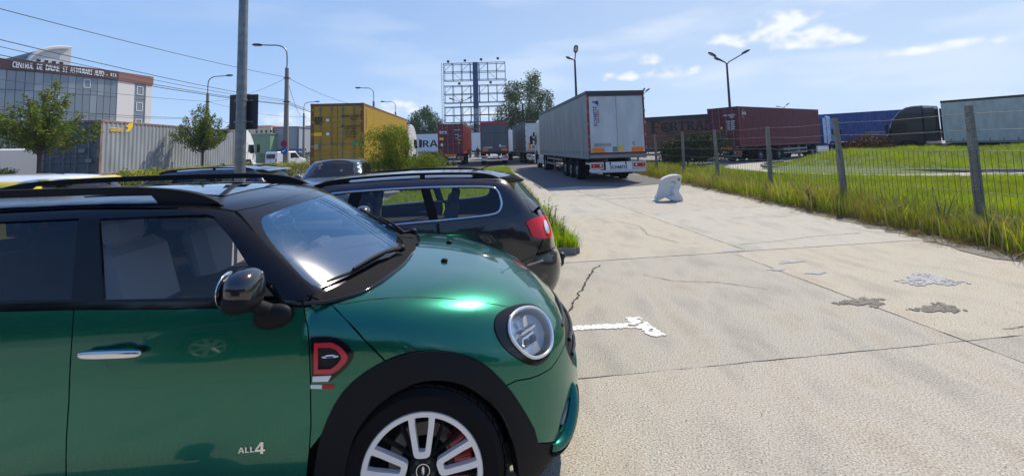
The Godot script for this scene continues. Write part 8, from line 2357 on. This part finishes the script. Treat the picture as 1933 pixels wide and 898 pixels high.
# ---------------------------------------------------------------- the man between the lorries: one skin over a skeleton
func make_person() -> void:
	var t := thing("person", "person in dark clothes standing between the maroon container and the dark grey trailer", "person", Vector3(-5.35, 0, -68.0), 0.3)
	# bones: from, to, radius at each
	var bones := [[Vector3(0, 0.95, 0), Vector3(0, 1.18, 0.01), 0.15, 0.15], [Vector3(0, 1.18, 0.01), Vector3(0, 1.4, 0), 0.15, 0.13], [Vector3(-0.16, 1.4, 0), Vector3(0.16, 1.4, 0), 0.075, 0.075], [Vector3(0, 1.42, 0), Vector3(0, 1.56, 0.01), 0.06, 0.055],
		[Vector3(-0.19, 1.38, 0), Vector3(-0.25, 1.1, -0.02), 0.06, 0.048], [Vector3(-0.25, 1.1, -0.02), Vector3(-0.2, 0.9, 0.12), 0.046, 0.034], [Vector3(0.19, 1.38, 0), Vector3(0.26, 1.1, -0.02), 0.06, 0.048], [Vector3(0.26, 1.1, -0.02), Vector3(0.24, 0.86, 0.08), 0.046, 0.034],
		[Vector3(-0.09, 0.95, 0), Vector3(-0.11, 0.5, 0.03), 0.1, 0.07], [Vector3(-0.11, 0.5, 0.03), Vector3(-0.12, 0.08, -0.02), 0.066, 0.045], [Vector3(0.09, 0.95, 0), Vector3(0.12, 0.5, 0.02), 0.1, 0.07], [Vector3(0.12, 0.5, 0.02), Vector3(0.14, 0.08, -0.03), 0.066, 0.045], [Vector3(-0.12, 0.05, -0.04), Vector3(-0.14, 0.04, 0.14), 0.045, 0.035], [Vector3(0.14, 0.05, -0.04), Vector3(0.17, 0.04, 0.14), 0.045, 0.035]]
	obj("body", nets(bones, Vector3(-0.42, -0.02, -0.3), Vector3(0.84, 1.66, 0.6), 0.026, 0.035), mat(lin(0.02, 0.022, 0.03), 0.8), t)
	var head := [[Vector3(0, 1.63, 0.0), Vector3(0, 1.68, -0.005), 0.088, 0.095], [Vector3(0, 1.58, 0.03), Vector3(0, 1.6, 0.035), 0.055, 0.055], [Vector3(0, 1.635, 0.09), Vector3(0, 1.615, 0.105), 0.012, 0.016], [Vector3(-0.085, 1.64, 0), Vector3(-0.088, 1.62, 0), 0.018, 0.014], [Vector3(0.085, 1.64, 0), Vector3(0.088, 1.62, 0), 0.018, 0.014], [Vector3(0, 1.5, 0), Vector3(0, 1.58, 0.01), 0.05, 0.05]]
	obj("head", nets(head, Vector3(-0.13, 1.46, -0.13), Vector3(0.26, 0.34, 0.28), 0.012, 0.02), mat(lin(0.35, 0.2, 0.14), 0.6), t)
	var hair := [[Vector3(0, 1.7, -0.02), Vector3(0, 1.66, -0.04), 0.1, 0.085]]
	obj("hair", nets(hair, Vector3(-0.14, 1.52, -0.16), Vector3(0.28, 0.32, 0.28), 0.014, 0.02), mat(lin(0.015, 0.012, 0.01), 0.8), t)
	for s in [[Vector3(-0.2, 0.9, 0.12), -1.0, Vector3(0.1, -0.6, 0.75)], [Vector3(0.24, 0.86, 0.08), 1.0, Vector3(0.0, -0.95, 0.25)]]:
		var c: Vector3 = s[0]; var dn: Vector3 = s[2].normalized(); var sd := dn.cross(Vector3(s[1], 0, 0)).normalized()
		var hb := [[c, c + dn * 0.08, 0.028, 0.03]]
		for k in 4:
			var o := sd * (k - 1.5) * 0.019
			var l: float = [0.07, 0.08, 0.075, 0.058][k]
			hb.append([c + dn * 0.08 + o, c + dn * (0.08 + l * 0.55) + o * 1.1, 0.0095, 0.009]); hb.append([c + dn * (0.08 + l * 0.55) + o * 1.1, c + dn * (0.08 + l) + o - Vector3(s[1], 0, 0) * 0.02, 0.009, 0.0075])
		hb.append([c + dn * 0.03 + sd * 0.03, c + dn * 0.075 + sd * 0.055, 0.011, 0.009])
		obj("hand", nets(hb, c - Vector3(0.12, 0.22, 0.1), Vector3(0.24, 0.26, 0.3), 0.007, 0.006), mat(lin(0.35, 0.2, 0.14), 0.6), t)

func nets(bones: Array, lo: Vector3, size: Vector3, cell: float, k: float) -> MB:      # surface nets over smoothly joined tapered capsules
	var n := Vector3i((size / cell).ceil()) + Vector3i.ONE
	var f := PackedFloat32Array(); f.resize(n.x * n.y * n.z)
	var dist := func(p: Vector3) -> float:
		var d := 10.0
		for b in bones:
			var ab: Vector3 = b[1] - b[0]
			var u := clampf((p - b[0]).dot(ab) / maxf(ab.length_squared(), 1e-8), 0.0, 1.0)
			var e: float = p.distance_to(b[0] + ab * u) - lerpf(b[2], b[3], u)
			var h := maxf(k - absf(d - e), 0.0)
			d = minf(d, e) - h * h * 0.25 / k
		return d
	for z in n.z:
		for y in n.y:
			for x in n.x: f[(z * n.y + y) * n.x + x] = dist.call(lo + Vector3(x, y, z) * cell)
	var mb := MB.new()
	var ids := {}
	for z in n.z - 1:
		for y in n.y - 1:
			for x in n.x - 1:
				var sum := Vector3.ZERO; var c := 0
				var val := []
				for q in 8: val.append(f[((z + (q >> 2)) * n.y + y + ((q >> 1) & 1)) * n.x + x + (q & 1)])
				for e in [[0, 1], [2, 3], [4, 5], [6, 7], [0, 2], [1, 3], [4, 6], [5, 7], [0, 4], [1, 5], [2, 6], [3, 7]]:
					var a: float = val[e[0]]; var b: float = val[e[1]]
					if (a < 0) != (b < 0):
						var u := a / (a - b)
						sum += Vector3(e[0] & 1, (e[0] >> 1) & 1, e[0] >> 2).lerp(Vector3(e[1] & 1, (e[1] >> 1) & 1, e[1] >> 2), u); c += 1
				if c:
					var p := lo + (Vector3(x, y, z) + sum / c) * cell
					var e2 := cell * 0.4
					var g := Vector3(dist.call(p + Vector3(e2, 0, 0)) - dist.call(p - Vector3(e2, 0, 0)), dist.call(p + Vector3(0, e2, 0)) - dist.call(p - Vector3(0, e2, 0)), dist.call(p + Vector3(0, 0, e2)) - dist.call(p - Vector3(0, 0, e2))).normalized()
					ids[Vector3i(x, y, z)] = mb.vert(p, g)
	for z in range(1, n.z - 1):
		for y in range(1, n.y - 1):
			for x in range(1, n.x - 1):
				var a := f[(z * n.y + y) * n.x + x]
				for ax in 3:
					var o := [1, n.x, n.x * n.y][ax] as int
					if (a < 0) != (f[(z * n.y + y) * n.x + x + o] < 0):
						var p := Vector3i(x, y, z)
						var u := [Vector3i(0, 1, 0), Vector3i(0, 0, 1), Vector3i(1, 0, 0)][ax] as Vector3i
						var w := [Vector3i(0, 0, 1), Vector3i(1, 0, 0), Vector3i(0, 1, 0)][ax] as Vector3i
						var i0: int = ids.get(p - u - w, -1); var i1: int = ids.get(p - w, -1); var i2: int = ids.get(p, -1); var i3: int = ids.get(p - u, -1)
						if mini(mini(i0, i1), mini(i2, i3)) >= 0:
							mb.face_n(i0, i1, i2); mb.face_n(i0, i2, i3)
	return mb

func _ready() -> void:
	make_camera()
	make_sky()
	make_materials()
	make_ground()
	make_buildings_and_street()
	make_trucks()
	make_cars()
	make_mini()
	make_plants()
	make_person()

func make_buildings_and_street() -> void:
	make_street()
